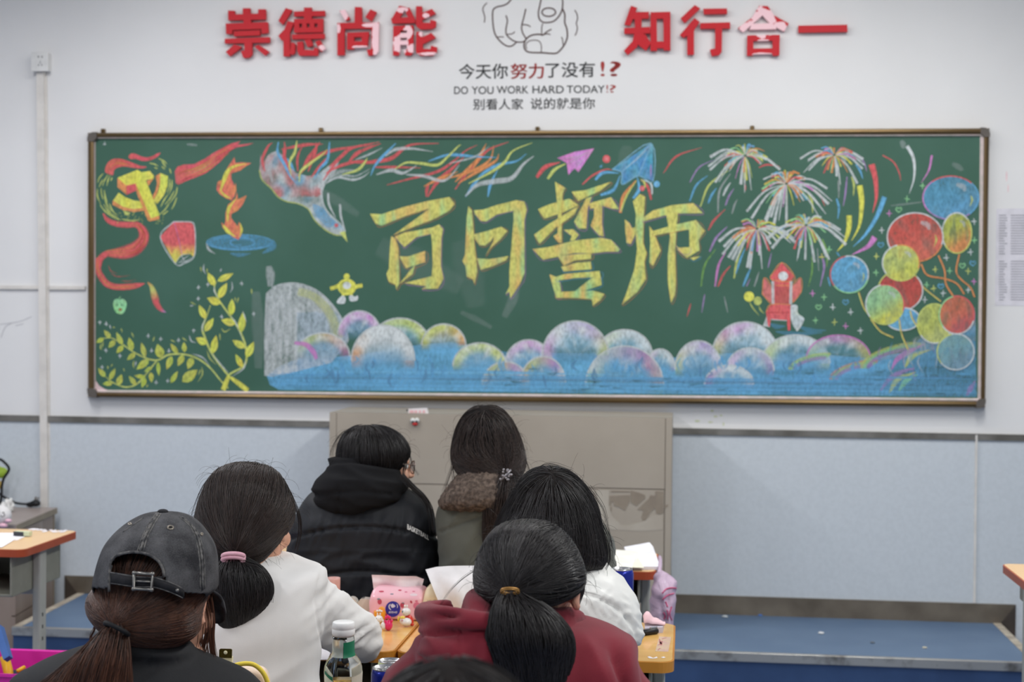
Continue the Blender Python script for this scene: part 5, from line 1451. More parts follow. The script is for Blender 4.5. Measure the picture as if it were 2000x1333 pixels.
def add_legs(t, hip, sp=0.115):
    """seated legs: hips on the seat, thighs forward, feet on the floor"""
    hip = Vector(hip); bm = bmesh.new()
    ball(bm, hip + Vector((0, 0, 0.09)), (0.165, 0.125, 0.085), 20, 12)
    for s in (-1, 1):
        h = hip + RIGHT * s * 0.085 + Vector((0, 0, 0.078)); k = h + FWD * 0.38 + RIGHT * s * (sp - .085)
        a = Vector((k.x, k.y, FLOOR + 0.10)) - FWD * 0.02
        limb(bm, [h, (h + k) / 2 + Vector((0, 0, .01)), k], [0.082, 0.075, 0.062]); limb(bm, [k, (k + a) / 2 - FWD * .01, a], [0.060, 0.054, 0.042])
    o = linkmesh('trousers', fuse(bm, 0.011, 3), m_trous); world_child(o, t)
    for s in (-1, 1):
        k = hip + RIGHT * s * sp + FWD * 0.36
        sb = bmesh.new()
        ball(sb, (k.x, k.y, FLOOR + 0.060), (0.045, 0.050, 0.058), 14, 10)
        f = Vector((k.x, k.y, 0)) + FWD * 0.09; ball(sb, (f.x, f.y, FLOOR + 0.040), (0.046, 0.095, 0.038), 16, 10)
        me = fuse(sb, 0.006, 2)
        for v in me.vertices: v.co.z = max(v.co.z, FLOOR + 0.002)
        world_child(linkmesh('shoe', me, m_shoe), t)
def neck_pt(px, py, dep): return atD(px, py, dep)
SEAT = FLOOR + 0.43
DESKS = [(-0.646, -0.020, -3.262, -2.835), (-1.276, -0.650, -3.262, -2.870), (-0.710, -0.083, -2.092, -1.718), (-1.340, -0.716, -2.092, -1.718),
         (-0.495, 0.130, -4.085, -3.700), (-1.125, -0.500, -4.085, -3.700)]
def clear_desks(me, ztop=0.77, low=0.10):
    """cloth and hands rest on the desks: nothing sinks into a desk top or its front edge"""
    for v in me.vertices:
        c = v.co
        for x0, x1, y0, y1 in DESKS:
            if x0 - .004 < c.x < x1 + .004 and y0 - .006 < c.y < y1 + .006:
                if c.z > ztop - low: c.z = max(c.z, ztop + .0025)
                elif c.z > ztop - .20 and c.y < y0 + .12: c.y = y0 - .007
    me.update()
    return me
# ================================================================ the people
m_hair = hair_mat('hair_black', rgb(16, 14, 15), rgb(46, 42, 43))
m_hairb = hair_mat('hair_dark_brown', rgb(30, 22, 20), rgb(64, 50, 44))
m_hairr = hair_mat('hair_reddish_brown', rgb(46, 28, 22), rgb(104, 66, 48))
def towards(T, down=0.0):
    T = Vector(T)
    return lambda p, n: (T - p).normalized() + Vector((0, 0, -down))
def tailflow(T, rad=0.05, side=0.0):
    T = Vector(T)
    def f(p, n):
        v = p - T; l = v.length
        w = max(0.0, min(1.0, 1 - l / (rad * 3)))
        return v.normalized() * w + Vector((side * 0.2, 0, -1)) * (1 - w) + Vector((0, 0, -0.2))
    return f
def partflow(P):
    """away from the parting, then down"""
    P = Vector(P)
    def f(p, n):
        v = p - P; v.y *= 0.7
        w = max(0.0, min(1.0, 1 - v.length / 0.16))
        return v.normalized() * w + Vector((0, 0, -1)) * (1.1 - w)
    return f
def flyaways(S, me, n, L=0.05, seed=1, up=0.6, r=0.00030):
    rg = random.Random(seed); vs = me.vertices
    for i in range(n):
        v = vs[rg.randrange(len(vs))]
        d = (v.normal + Vector((rg.uniform(-1, 1), rg.uniform(-1, 1), rg.uniform(-1, up)))).normalized()
        P = [v.co.copy()]; dd = d.copy()
        t = v.normal.cross(d).normalized() if v.normal.cross(d).length > 1e-4 else Vector((1, 0, 0))
        for k in range(7):
            dd = (dd - v.normal * 0.16 + Vector((0, 0, -0.12)) + t * rg.uniform(-.1, .1)).normalized()
            P.append(P[-1] + dd * L / 7)
        S.add(P, r, r * 0.6)
def wisp(S, pts, dep, n=6, spread=4, r=0.0004, seed=0):
    """a few loose hairs along a traced path (px)"""
    rg = random.Random(seed)
    for i in range(n):
        o = [rg.uniform(-spread, spread) for _ in range(3)]
        P = crom([(x + o[0] + o[1] * k / len(pts), y + o[2]) for k, (x, y) in enumerate(pts)], 5)
        S.add([atD(x, y, dep + 0.004 * i) for x, y in P], r, r * .5)
def person(label, hip_px, dep, group=None):
    h = atD(hip_px, 1250, dep)
    t = thing('person', label, 'person', (h.x, h.y, SEAT))
    return t

# ---------------------------------------------------------------- B: white sweatshirt, pink hair tie
D = 3.10
t = person('person in a white sweatshirt writing, black ponytail in a pink hair tie', 500, D)
Th = atD(458, 1088, D - 0.105)
Mh = Mhead(494, 1016, D + 0.012, 0.30, 0.30)
add_body(t, Mh, 1.0, [(atD(610, 1262, 3.55), 1, 0.7)], neck_to=atD(500, 1150, D + 0.02))
rows = crows([(906, 456, 500, .05, .01), (912, 437, 522, .09, .01), (925, 418, 542, .15, .01), (950, 402, 558, .19, .008), (985, 389, 573, .215, .005), (1018, 383, 572, .22, .0), (1045, 385, 556, .21, -.01), (1070, 396, 536, .17, -.025), (1090, 412, 518, .11, -.04), (1100, 432, 505, .06, -.05)])
hb = fuse(loft_px(rows, D, 32, 2.1), 0.006, 3)
S = Strands()
grow(S, hb, towards(Th), 3910, 14, 0.011, rg=random.Random(11))
flyaways(S, hb, 240, 0.05, 2)
wisp(S, [(560, 950), (582, 1000), (586, 1040), (578, 1075)], D, 12, 4, .0006, 3)
wisp(S, [(430, 915), (400, 950), (380, 1000), (372, 1050)], D - .02, 6, 4, .0004, 4)
tuck(t, hb, Mh); hair_object('hair', hb, S, m_hairb, t)
# ponytail
rows = crows([(1086, 444, 472, .035, -.11), (1098, 432, 490, .06, -.115), (1112, 424, 512, .085, -.12), (1135, 421, 528, .10, -.12), (1160, 421, 531, .105, -.12), (1185, 423, 520, .10, -.115), (1205, 426, 497, .085, -.11), (1222, 432, 476, .06, -.105), (1233, 444, 464, .03, -.10)])
pb = fuse(loft_px(rows, D, 26, 2.2), 0.005, 2)
S = Strands(); grow(S, pb, tailflow(Th, 0.045), 2210, 15, 0.011, (0.0, 0.004), rg=random.Random(12), wob=0.2)
wisp(S, [(478, 1098), (510, 1110), (530, 1140), (528, 1175)], D - .17, 10, 4, .0007, 5)
for k, (x, y) in enumerate(((438, 1195), (448, 1204), (458, 1206), (468, 1198), (446, 1200), (455, 1200), (440, 1192))): wisp(S, [(x, y), (x - 3 + k, y + 16), (x - 4 + 2 * k, y + 28), (x + 2 * k, y + 34 + k)], D - .105 - .006 * (k % 3), 30, 6, .0006, 40 + k)
hair_object('ponytail', pb, S, m_hair, t)
m_pink = mat('hair_tie_pink', rgb(226, 178, 190), 0.7, color2=rgb(214, 160, 176), nscale=60)
bm = bmesh.new()
c = atD(458, 1088, D - 0.125)
pts = [c + RIGHT * 0.021 * math.cos(a) + Vector((0, 0, 0.0055 * math.sin(a))) + FWD * -0.012 * (1 + math.sin(a) * .3) for a in [2 * math.pi * k / 22 for k in range(23)]]
for dz in (-0.004, 0.003): tube(bm, [p + Vector((0, 0, dz)) for p in pts], 0.0048, 8)
world_child(obj('hair_tie', bm, m_pink, None, True), t)
# sweatshirt
m_swt = mat('sweatshirt_white', rgb(232, 230, 228), 0.9, color2=rgb(226, 224, 222), nscale=8, bump=0.1, bscale=700, sheen=0.1)
rows = crows([(1084, 440, 560, .11, .03), (1092, 424, 602, .15, .02), (1104, 405, 626, .19, .01), (1125, 392, 636, .22, .0), (1165, 385, 634, .25, -.005), (1215, 383, 630, .265, -.01), (1265, 384, 624, .27, -.005), (1333, 388, 622, .27, .0), (1450, 390, 618, .27, .02), (1600, 385, 625, .28, .03)])
bm = loft_px(rows, D, 36, 2.4)
sh, el, wr = atD(570, 1152, D + .02), atD(702, 1246, 3.32), atD(640, 1244, 3.52)
limb(bm, [sh, atD(640, 1206, 3.19), el, atD(690, 1252, 3.42), wr], [0.060, 0.062, 0.054, 0.048, 0.038])
shl, ell, wrl = atD(440, 1152, D + .02), atD(395, 1235, 3.25), atD(455, 1244, 3.52)
limb(bm, [shl, atD(405, 1195, 3.15), ell, wrl], [0.062, 0.058, 0.052, 0.038])
tube(bm, [atD(500, 1130, D + .01), atD(500, 1092, D + .0)], [0.085, 0.062], 20)
me = fuse(bm, 0.0065, 5)
def f(co, n):
    x, y, d = proj(co)
    v = 0.010 * max(0, math.exp(-((x - 700) / 60) ** 2 - ((y - 1250) / 45) ** 2)) * (0.5 - abs(noise.noise((x * .03 + y * .045, y * .01 - x * .008, 3))) * 2.2)
    v += 0.007 * (0.5 - abs(noise.noise((x * .010 + y * .016, y * .004, 5))) * 2.0)
    v += 0.005 * math.exp(-((x - 640) / 50) ** 2 - ((y - 1180) / 80) ** 2) * (0.5 - abs(noise.noise(((x + y) * .035, (x - y) * .008, 1))) * 2)
    xs = 630 - 15 * math.sin(max(0, min(1, (y - 1105) / 150)) * 3.0)
    if 1100 < y < 1270: v -= 0.0035 * math.exp(-((x - xs) / 2.6) ** 2)
    return v
displace(me, f)
clear_desks(me); world_child(linkmesh('sweatshirt', me, m_swt), t)
add_legs(t, (t.location.x, t.location.y, SEAT))

# ---------------------------------------------------------------- C: black padded jacket with hood
D = 4.01
t = person('person in a black padded jacket with a hood, face turned in profile', 700, D)
Mh = Mhead(741, 905, D + 0.01, 1.22, 0.10)
add_body(t, Mh, 0.92, [(atD(640, 1125, 4.36), -1, -0.5), (atD(790, 1125, 4.36), 1, 0.5)], neck_to=atD(710, 985, D + 0.02))
rows = crows([(832, 700, 742, .05, .0), (837, 686, 760, .10, .0), (848, 672, 780, .15, .0), (866, 662, 795, .185, .0), (886, 658, 801, .20, .0), (905, 658, 791, .19, .0), (925, 662, 776, .175, .0), (950, 668, 776, .16, -.01), (985, 680, 790, .13, -.01), (1010, 700, 790, .06, -.01)])
hb = fuse(loft_px(rows, D, 30, 2.2), 0.006, 3)
S = Strands(); pp = atD(716, 832, D + .02)
grow(S, hb, partflow(pp), 3060, 14, 0.011, rg=random.Random(21))
flyaways(S, hb, 160, 0.05, 3)
wisp(S, [(700, 834), (668, 848), (650, 875), (646, 892)], D, 9, 3, .0005, 5)
wisp(S, [(770, 850), (795, 880), (805, 910), (816, 928)], D - .03, 8, 3, .0005, 6)
wisp(S, [(785, 875), (793, 900), (790, 930), (796, 955)], D - .05, 16, 4, .0008, 7)
wisp(S, [(785, 930), (805, 952), (826, 972), (840, 998), (846, 1040)], D - .12, 70, 5, .0010, 8)
tuck(t, hb, Mh); hair_object('hair', hb, S, m_hair, t)
# spectacles
m_frame = mat('spectacle_frame', rgb(150, 132, 124), 0.3, metal=0.8); m_lens = mat('spectacle_lens', rgb(150, 150, 170), 0.1, alpha=0.45)
bm = bmesh.new()
def hl(x, y, z): return Mh @ (Vector((x, y, z)) * 0.92)
for s in (-1, 1):
    tube(bm, [hl(s * .033 + .022 * math.cos(a), .096 - .004 * abs(math.cos(a)), -.003 + .019 * math.sin(a)) for a in [2 * math.pi * k / 20 for k in range(21)]], 0.0016, 6)
    tube(bm, [hl(s * .055, .093, .006), hl(s * .072, .06, .008), hl(s * .078, .0, .004)], 0.0014, 6)
tube(bm, [hl(-.011, .097, 0), hl(0, .101, .003), hl(.011, .097, 0)], 0.0015, 6)
o = obj('spectacles', bm, m_frame); world_child(o, t)
for s in (-1, 1):
    bm = bmesh.new()
    vs = [bm.verts.new(hl(s * .033 + .021 * math.cos(a), .096 - .004 * abs(math.cos(a)), -.003 + .018 * math.sin(a))) for a in [2 * math.pi * k / 20 for k in range(20)]]
    bm.faces.new(vs)
    l = obj('lens', bm, m_lens); l.parent = o; l.matrix_parent_inverse = Matrix.Identity(4)
# padded jacket
m_puff = mat('padded_nylon_black', rgb(34, 36, 41), 0.6, color2=rgb(28, 30, 35), nscale=14, spec=0.3, bump=0.15, bscale=120)
rows = crows([(948, 640, 770, .12, .02), (960, 614, 806, .18, .01), (975, 598, 828, .22, .0), (995, 583, 844, .25, .0), (1020, 573, 850, .28, .0), (1060, 563, 857, .27, .0), (1110, 556, 860, .27, .0), (1170, 556, 858, .27, .01), (1300, 566, 845, .28, .03), (1370, 575, 840, .26, .04)])
bm = loft_px(rows, D, 40, 2.5)
for s, xs, xe, xw in ((-1, 622, 612, 650), (1, 800, 806, 780)):
    limb(bm, [atD(xs, 1045, D + .03), atD(xe, 1080, D + .15), atD(xw, 1108, D + .38)], [0.062, 0.066, 0.048])
me = fuse(bm, 0.0055, 5)
def seamy(x): return 1030 + 0.00115 * (x - 706) ** 2 - (6 if x > 800 else 0)
def f(co, n):
    x, y, d = proj(co)
    s1 = seamy(x); v = 0
    for k, s in enumerate((s1, s1 + 88, s1 + 150)):
        dy = y - s
        v -= 0.010 * math.exp(-(dy / 3.6) ** 2)
        pk = math.exp(-(abs(dy) / 34))
        v += 0.0055 * pk * (0.5 - abs(noise.noise((x * .055 + dy * .02, dy * .012, k * 3.1))) * 2.0)
    if y > 1075: v += 0.007 * (0.5 - abs(noise.noise((x * .011 - y * .010, y * .045 + x * .006, 7))) * 2.0)
    v += 0.004 * noise.noise((x * .02, y * .02, 2))
    return v
displace(me, f)
puff_me = me
clear_desks(me); world_child(linkmesh('padded_jacket', me, m_puff), t)
m_fleece = mat('hood_black', rgb(27, 27, 29), 0.95, spec=0.2, bump=0.15, bscale=500)
bm = bmesh.new()
rows = crows([(887, 672, 738, .10, -.01), (893, 648, 752, .15, -.02), (910, 634, 768, .19, -.03), (932, 622, 786, .22, -.04), (955, 612, 798, .235, -.045), (972, 613, 786, .22, -.05), (986, 624, 748, .18, -.06), (998, 640, 700, .13, -.07), (1006, 652, 676, .06, -.08)])
loft_px(rows, D, 34, 2.3, True, bm)
me = fuse(bm, 0.0065, 4)
def f(co, n):
    x, y, d = proj(co); v = 0
    yc = 948 + 0.0009 * (x - 690) ** 2
    v -= 0.009 * math.exp(-((y - yc - 14) / 5) ** 2) * (1 if x < 770 else .3)
    v -= 0.010 * math.exp(-((y - 902 - .0006 * (x - 700) ** 2) / 4) ** 2)
    v += 0.011 * (0.5 - abs(noise.noise((x * .010 + y * .010, y * .034 - x * .012, 4))) * 2.0)
    if y > 950: v -= 0.004 * math.exp(-((x - 660) / 2.0) ** 2)
    return v
displace(me, f)
world_child(linkmesh('hood', me, m_fleece), t)
# printed word on the back of the jacket
m_print_w = mat('print_white', rgb(236, 236, 234), 0.6)
bv = bvh_of(puff_me)
tm = text_mesh('BASKETBALL', 1.0, 0.028)
a, b_, c_, d_ = bounds(tm)
def lay(X, Y):
    """smooth patch over the padded back: depth blended from four spots around the word"""
    q = [proj(hit(bv, x, y, 0.0, atD(x, y, D - .15)))[2] for x, y in ((793, 1020), (840, 1040), (793, 1040), (840, 1062), (816, 1035))]
    u = (X - 793) / 47.0; w = (Y - 1020 - 20 * u) / 21.0
    d = (q[0] * (1 - u) + q[1] * u) * (1 - w) + (q[2] * (1 - u) + q[3] * u) * w
    d += (q[4] - (q[0] + q[1] + q[2] + q[3]) / 4) * 4 * u * (1 - u)
    return atD(X, Y, d - .013)
for v in tm.vertices:
    u = (v.co.x - a) / (b_ - a); w = (d_ - v.co.y) / (d_ - c_)
    X = 795.5 + 42 * u; Y = 1024 + 20 * u + 3 * u * u + 10.5 * w - 1.5 * u * w
    v.co = lay(X, Y)
tm.update()
world_child(linkmesh('printed_lettering', tm, m_print_w), t)
add_legs(t, (t.location.x, t.location.y, SEAT))

# ---------------------------------------------------------------- D: olive coat, fur collar, beaded hair clip
D = 3.92
t = person('person in an olive coat with a brown fleece collar and beaded hair clip', 1000, D)
Mh = Mhead(955, 866, D + 0.01, 0.0, 0.18)
add_body(t, Mh, 0.95, [(atD(900, 1125, 4.36), -1, -0.5), (atD(1080, 1125, 4.36), 1, 0.5)], neck_to=atD(960, 985, D + .02))
Th = atD(990, 928, D - .10)
rows = crows([(793, 936, 966, .04, .0), (799, 920, 980, .09, .0), (813, 905, 994, .14, .0), (835, 892, 1008, .175, .0), (863, 884, 1019, .195, .0), (890, 881, 1026, .20, -.005), (912, 886, 1026, .19, -.01), (930, 900, 1018, .16, -.03), (945, 940, 1012, .10, -.05)])
hb = fuse(loft_px(rows, D, 30, 2.2), 0.006, 3)
S = Strands(); P0 = atD(946, 800, D - .04)
pf = partflow(P0)
def fl(p, n):
    x, y, d = proj(p)
    if y < 850: return pf(p, n)
    w = max(0, min(1, (y - 850) / 50))
    return pf(p, n) * (1 - w) + (Th - p).normalized() * w
grow(S, hb, fl, 2890, 14, 0.010, rg=random.Random(31), wob=.25)
flyaways(S, hb, 170, 0.05, 4)
for q in ([(892, 880), (884, 910), (874, 940), (866, 962)], [(886, 870), (884, 915), (888, 950), (888, 985)], [(1022, 890), (1030, 910), (1036, 925)]): wisp(S, q, D - .05, 10, 3, .0004, 9)
tuck(t, hb, Mh); hair_object('hair', hb, S, m_hairb, t)
rows = crows([(920, 978, 1004, .04, -.10), (935, 966, 1018, .07, -.11), (955, 958, 1024, .09, -.12), (985, 948, 1020, .10, -.12), (1020, 944, 1010, .10, -.11), (1060, 944, 1000, .09, -.10), (1100, 952, 990, .05, -.10)])
pb = fuse(loft_px(rows, D, 24, 2.2), 0.006, 2)
S = Strands(); grow(S, pb, tailflow(Th, .04, -.6), 1190, 14, .011, (0, .004), rg=random.Random(32), wob=.2)
hair_object('ponytail', pb, S, m_hairb, t)
m_bead = mat('bead_pearl', rgb(150, 146, 150), 0.2, metal=0.3, coat=0.5)
bm = bmesh.new(); rg = random.Random(3)
for k in range(15):
    x, y = 988 + rg.uniform(-11, 11), 928 + rg.uniform(-11, 12)
    ball(bm, atD(x, y, D - .150 - .0 * k), .0032, 10, 8)
tube(bm, [atD(978, 940, D - .145), atD(998, 918, D - .145)], .003, 6)
world_child(obj('hair_clip', bm, m_bead, None, True), t)
m_olive = mat('coat_olive', rgb(96, 97, 88), 0.85, color2=rgb(88, 89, 80), nscale=10, bump=0.15, bscale=400, sheen=.1)
rows = crows([(948, 884, 1050, .13, .02), (962, 870, 1090, .19, .01), (985, 861, 1130, .23, .0), (1010, 854, 1165, .24, .0), (1045, 856, 1186, .26, .0), (1085, 859, 1197, .26, .0), (1130, 859, 1200, .26, .01), (1300, 900, 1170, .28, .03), (1390, 905, 1160, .27, .04)])
bm = loft_px(rows, D, 40, 2.4)
for xs, xe, xw in ((915, 916, 930), (1148, 1150, 1085)):
    limb(bm, [atD(xs, 1055, D + .03), atD(xe, 1085, D + .15), atD(xw, 1108, D + .38)], [0.062, 0.062, 0.046])
me = fuse(bm, 0.0055, 5)
def f(co, n):
    x, y, d = proj(co); v = 0
    ys = 1040 - 0.42 * (x - 860) + .0006 * (x - 860) ** 2
    v -= 0.007 * math.exp(-((y - ys) / 2.6) ** 2) * (1 if 860 < x < 960 else 0)
    v += 0.011 * (0.5 - abs(noise.noise((x * .02 + y * .012, y * .012, 5))) * 2.0)
    return v
displace(me, f)
clear_desks(me); world_child(linkmesh('coat', me, m_olive), t)
m_fur = mat('collar_fleece', rgb(112, 98, 88), 1.0, spec=0.15, color2=rgb(76, 66, 60), nscale=90, ramp=(.35, .6), bump=1.0, bscale=160)
rows = crows([(913, 915, 975, .14, -.02), (922, 900, 1000, .19, -.03), (938, 886, 1020, .22, -.04), (955, 873, 1030, .24, -.045), (970, 862, 1034, .245, -.045), (982, 857, 1034, .23, -.04), (992, 860, 1030, .18, -.02)])
me = fuse(loft_px(rows, D, 34, 2.3), 0.006, 2)
displace(me, lambda co, n: 0.006 * noise.noise(co * 95) + 0.004 * noise.noise(co * 190))
world_child(linkmesh('fleece_collar', me, m_fur), t)
add_legs(t, (t.location.x, t.location.y, SEAT))

# ---------------------------------------------------------------- E: white padded jacket, loose black hair
D = 3.02
t = person('person in a white padded jacket bent over the desk, loose black hair', 1110, D)
Mh = Mhead(1085, 1015, D + 0.03, 0.1, 0.45)
add_body(t, Mh, 0.98, [(atD(1130, 1240, 3.56), 1, 0.6)], neck_to=atD(1090, 1140, D + .02))
rows = crows([(914, 1060, 1088, .05, .02), (919, 1040, 1106, .10, .02), (933, 1022, 1128, .16, .02), (958, 1004, 1150, .20, .015), (990, 990, 1167, .22, .01), (1020, 980, 1174, .225, .0), (1050, 972, 1180, .215, -.01), (1078, 968, 1186, .19, -.02), (1098, 990, 1182, .15, -.03), (1112, 1060, 1172, .07, -.03)])
hb = fuse(loft_px(rows, D, 34, 2.2), 0.006, 3)
S = Strands(); P0 = atD(1078, 922, D - .04)
grow(S, hb, partflow(P0), 4420, 15, 0.012, rg=random.Random(41), wob=.14)
flyaways(S, hb, 260, 0.05, 5)
for q, k in (([(1150, 950), (1178, 990), (1188, 1030), (1196, 1066)], 4), ([(1172, 1020), (1188, 1060), (1190, 1095), (1184, 1110)], 24), ([(1000, 970), (978, 1010), (962, 1050), (950, 1090)], 40), ([(1040, 920), (1075, 905), (1120, 918)], 6), ([(1128, 1085), (1150, 1098), (1172, 1108)], 20)): wisp(S, q, D - .06, k, 5, .0005, 11)
tuck(t, hb, Mh); hair_object('hair', hb, S, m_hair, t)
m_wjac = mat('padded_nylon_white', rgb(226, 226, 222), 0.5, color2=rgb(220, 220, 217), nscale=10, bump=0.12, bscale=150)
rows = crows([(1080, 1030, 1130, .12, .03), (1092, 1000, 1168, .18, .02), (1108, 970, 1194, .22, .01), (1130, 952, 1214, .25, .0), (1160, 944, 1238, .27, .0), (1200, 940, 1252, .27, .0), (1240, 940, 1256, .27, .0), (1270, 942, 1246, .26, .0), (1333, 945, 1225, .25, .02), (1600, 950, 1210, .24, .04)])
bm = loft_px(rows, D, 40, 2.4)
limb(bm, [atD(1170, 1170, D + .03), atD(1192, 1205, D + .14), atD(1190, 1226, 3.32), atD(1130, 1232, 3.52)], [0.066, 0.064, 0.052, 0.040])
limb(bm, [atD(1005, 1170, D + .03), atD(1000, 1205, D + .14), atD(1000, 1226, 3.34), atD(1040, 1232, 3.50)], [0.062, 0.060, 0.052, 0.040])
tube(bm, [atD(1088, 1120, D + .02), atD(1088, 1076, D + .03)], [0.090, 0.072], 22)
me = fuse(bm, 0.0045, 5)
def f(co, n):
    x, y, d = proj(co); v = 0
    for k, (cx, cy, rx, ry) in enumerate(((1095, 1260, 150, 104), (1095, 1330, 190, 110))):
        q = math.hypot((x - cx) / rx, (y - cy) / ry)
        if y < cy + 20:
            v -= 0.007 * math.exp(-((q - 1) * rx / 4.5) ** 2)
            v += 0.0035 * math.exp(-(abs(q - 1) * rx / 22)) * (0.5 - abs(noise.noise((x * .05, y * .05, k * 2.0))) * 2.0)
    v += 0.004 * (0.5 - abs(noise.noise((x * .016 + y * .012, y * .012 - x * .004, 5))) * 2.0)
    v += 0.0032 * (0.5 - abs(noise.noise((x * .06 - y * .05, y * .03, 2))) * 2.0)
    return v
displace(me, f)
clear_desks(me); world_child(linkmesh('padded_jacket', me, m_wjac), t)
add_legs(t, (t.location.x, t.location.y, SEAT))

# ---------------------------------------------------------------- F: dark red hooded sweatshirt
D = 2.20
t = person('person in a dark red hooded sweatshirt, black ponytail with a golden tie', 1020, D)
Mh = Mhead(1048, 1142, D + 0.008, 0.28, 0.25)
add_body(t, Mh, 0.84, [(atD(905, 1395, 2.62), -1, -0.4), (atD(1145, 1395, 2.62), 1, 0.4)], neck_to=atD(1055, 1250, D + .03))
Th = atD(996, 1157, D - .085)
rows = crows([(1025, 1006, 1058, .07, .02), (1030, 983, 1082, .115, .02), (1045, 962, 1102, .15, .018), (1070, 945, 1122, .175, .014), (1100, 933, 1135, .185, .008), (1130, 928, 1142, .175, .0), (1152, 932, 1128, .155, -.01), (1168, 950, 1098, .12, -.02), (1180, 985, 1062, .06, -.03)])
hb = fuse(loft_px(rows, D, 36, 2.15), 0.005, 3)
S = Strands()
grow(S, hb, towards(Th), 4200, 16, 0.0095, (0.0003, 0.0042), (0.00062, 0.0003), random.Random(51))
flyaways(S, hb, 200, 0.035, 6)
wisp(S, [(1134, 1130), (1138, 1150), (1128, 1180), (1124, 1205)], D + .02, 40, 4, .0006, 12)
wisp(S, [(935, 1110), (905, 1130), (880, 1155), (860, 1185)], D + .0, 5, 3, .0003, 13)
tuck(t, hb, Mh); hair_object('hair', hb, S, m_hair, t)
rows = crows([(1150, 982, 1010, .035, -.085), (1165, 972, 1026, .06, -.09), (1185, 966, 1062, .09, -.10), (1210, 958, 1094, .11, -.10), (1240, 952, 1116, .12, -.10), (1270, 953, 1120, .12, -.09), (1300, 960, 1117, .115, -.085), (1340, 975, 1115, .105, -.08), (1380, 990, 1105, .08, -.08), (1410, 1010, 1080, .04, -.08)])
pb = fuse(loft_px(rows, D, 28, 2.2), 0.005, 2)
S = Strands(); grow(S, pb, tailflow(Th, .05, .3), 3740, 17, 0.0095, (0, .004), (.00055, .0003), random.Random(52), wob=.22)
hair_object('ponytail', pb, S, m_hair, t)
m_gold = mat('hair_tie_gold', rgb(176, 132, 74), 0.35, metal=0.5)
bm = bmesh.new(); c = atD(996, 1157, D - .11)
for k2 in range(2):
    tube(bm, [c + RIGHT * 0.0125 * math.cos(a) + Vector((0, 0, .0045 * math.sin(a) + .002 * k2)) - FWD * .004 * math.sin(a) for a in [2 * math.pi * k / 20 for k in range(21)]], .0016, 6)
world_child(obj('hair_tie', bm, m_gold, None, True), t)
m_redh = mat('hoodie_dark_red', rgb(118, 28, 43), 0.9, color2=rgb(110, 25, 39), nscale=12, bump=0.12, bscale=600, sheen=.15)
rows = crows([(1205, 930, 1130, .12, .03), (1214, 880, 1165, .17, .02), (1226, 848, 1200, .20, .015), (1245, 822, 1232, .23, .01), (1275, 790, 1258, .25, .0), (1310, 764, 1276, .265, .0), (1345, 745, 1292, .27, .0), (1420, 735, 1305, .27, .0), (1550, 770, 1270, .27, .02), (1750, 800, 1240, .27, .04), (1850, 810, 1230, .27, .05)])
bm = loft_px(rows, D, 44, 2.4)
limb(bm, [atD(850, 1335, D + .02), atD(800, 1390, D + .15), atD(890, 1395, 2.60)], [0.058, 0.056, 0.040])
limb(bm, [atD(1195, 1335, D + .02), atD(1235, 1390, D + .15), atD(1160, 1395, 2.60)], [0.058, 0.056, 0.040])
tube(bm, [atD(1055, 1270, D + .02), atD(1058, 1212, D + .03)], [0.085, 0.062], 20)
me = fuse(bm, 0.0055, 4)
def f(co, n):
    x, y, d = proj(co); v = 0
    v += 0.010 * (0.5 - abs(noise.noise((x * .012 - y * .003, y * .004 + 3, 5))) * 2.0) * max(0, min(1, (y - 1225) / 40))
    for xs in (1205, 1262, 905, 800):
        v -= 0.013 * math.exp(-((x - xs - (y - 1280) * .25 * (1 if xs > 1000 else -1)) / 12) ** 2) * max(0, min(1, (y - 1245) / 40))
    return v
displace(me, f)
clear_desks(me); world_child(linkmesh('hooded_sweatshirt', me, m_redh), t)
# hood lying on the back: rolled collar rim, left lobe and the flap behind the ponytail
bm = bmesh.new()
rim = [atD(x, y, D + fo) for x, y, fo in ((1128, 1214, .04), (1108, 1207, .0), (1060, 1212, -.05), (990, 1222, -.085), (930, 1216, -.095), (870, 1206, -.07), (832, 1200, -.01), (838, 1196, .03), (880, 1192, .05))]
P = crom([tuple(p) for p in rim], 6)
tube(bm, [Vector(p) for p in P], [0.017] * len(P), 12)
rows2 = crows([(1154, 922, 944, .05, -.01), (1160, 911, 955, .085, -.015), (1172, 905, 966, .11, -.02), (1190, 900, 974, .125, -.03), (1210, 893, 975, .13, -.035), (1226, 900, 968, .10, -.03)])
loft_px(rows2, D, 24, 2.2, True, bm)
rows3 = crows([(1205, 838, 1090, .10, -.03), (1220, 826, 1105, .15, -.03), (1245, 815, 1105, .17, -.035), (1275, 822, 1080, .17, -.04), (1300, 850, 1050, .14, -.035), (1318, 890, 1010, .06, -.02)])
loft_px(rows3, D, 36, 2.3, True, bm)
rows4 = crows([(1202, 1088, 1112, .05, .02), (1210, 1078, 1126, .09, .015), (1225, 1070, 1134, .10, .01), (1240, 1070, 1130, .06, .01)])
loft_px(rows4, D, 20, 2.2, True, bm)
me = fuse(bm, 0.005, 4)
def f(co, n):
    x, y, d = proj(co); v = 0
    v -= 0.016 * math.exp(-((x - 868) / 24) ** 2 - ((y - 1202) / 9) ** 2)
    v -= 0.007 * math.exp(-((y - 1236 - .0009 * (x - 900) ** 2) / 4.5) ** 2) * (1 if x < 960 else .4)
    v += 0.010 * (0.5 - abs(noise.noise((x * .014 + y * .006, y * .022 - x * .01, 9))) * 2.0) * max(0, min(1, (y - 1215) / 30))
    if y > 1224: v -= 0.003 * math.exp(-((x - 897) / 1.6) ** 2)
    return v
displace(me, f)
world_child(linkmesh('hood', me, m_redh), t)
add_legs(t, (t.location.x, t.location.y, SEAT), .058)

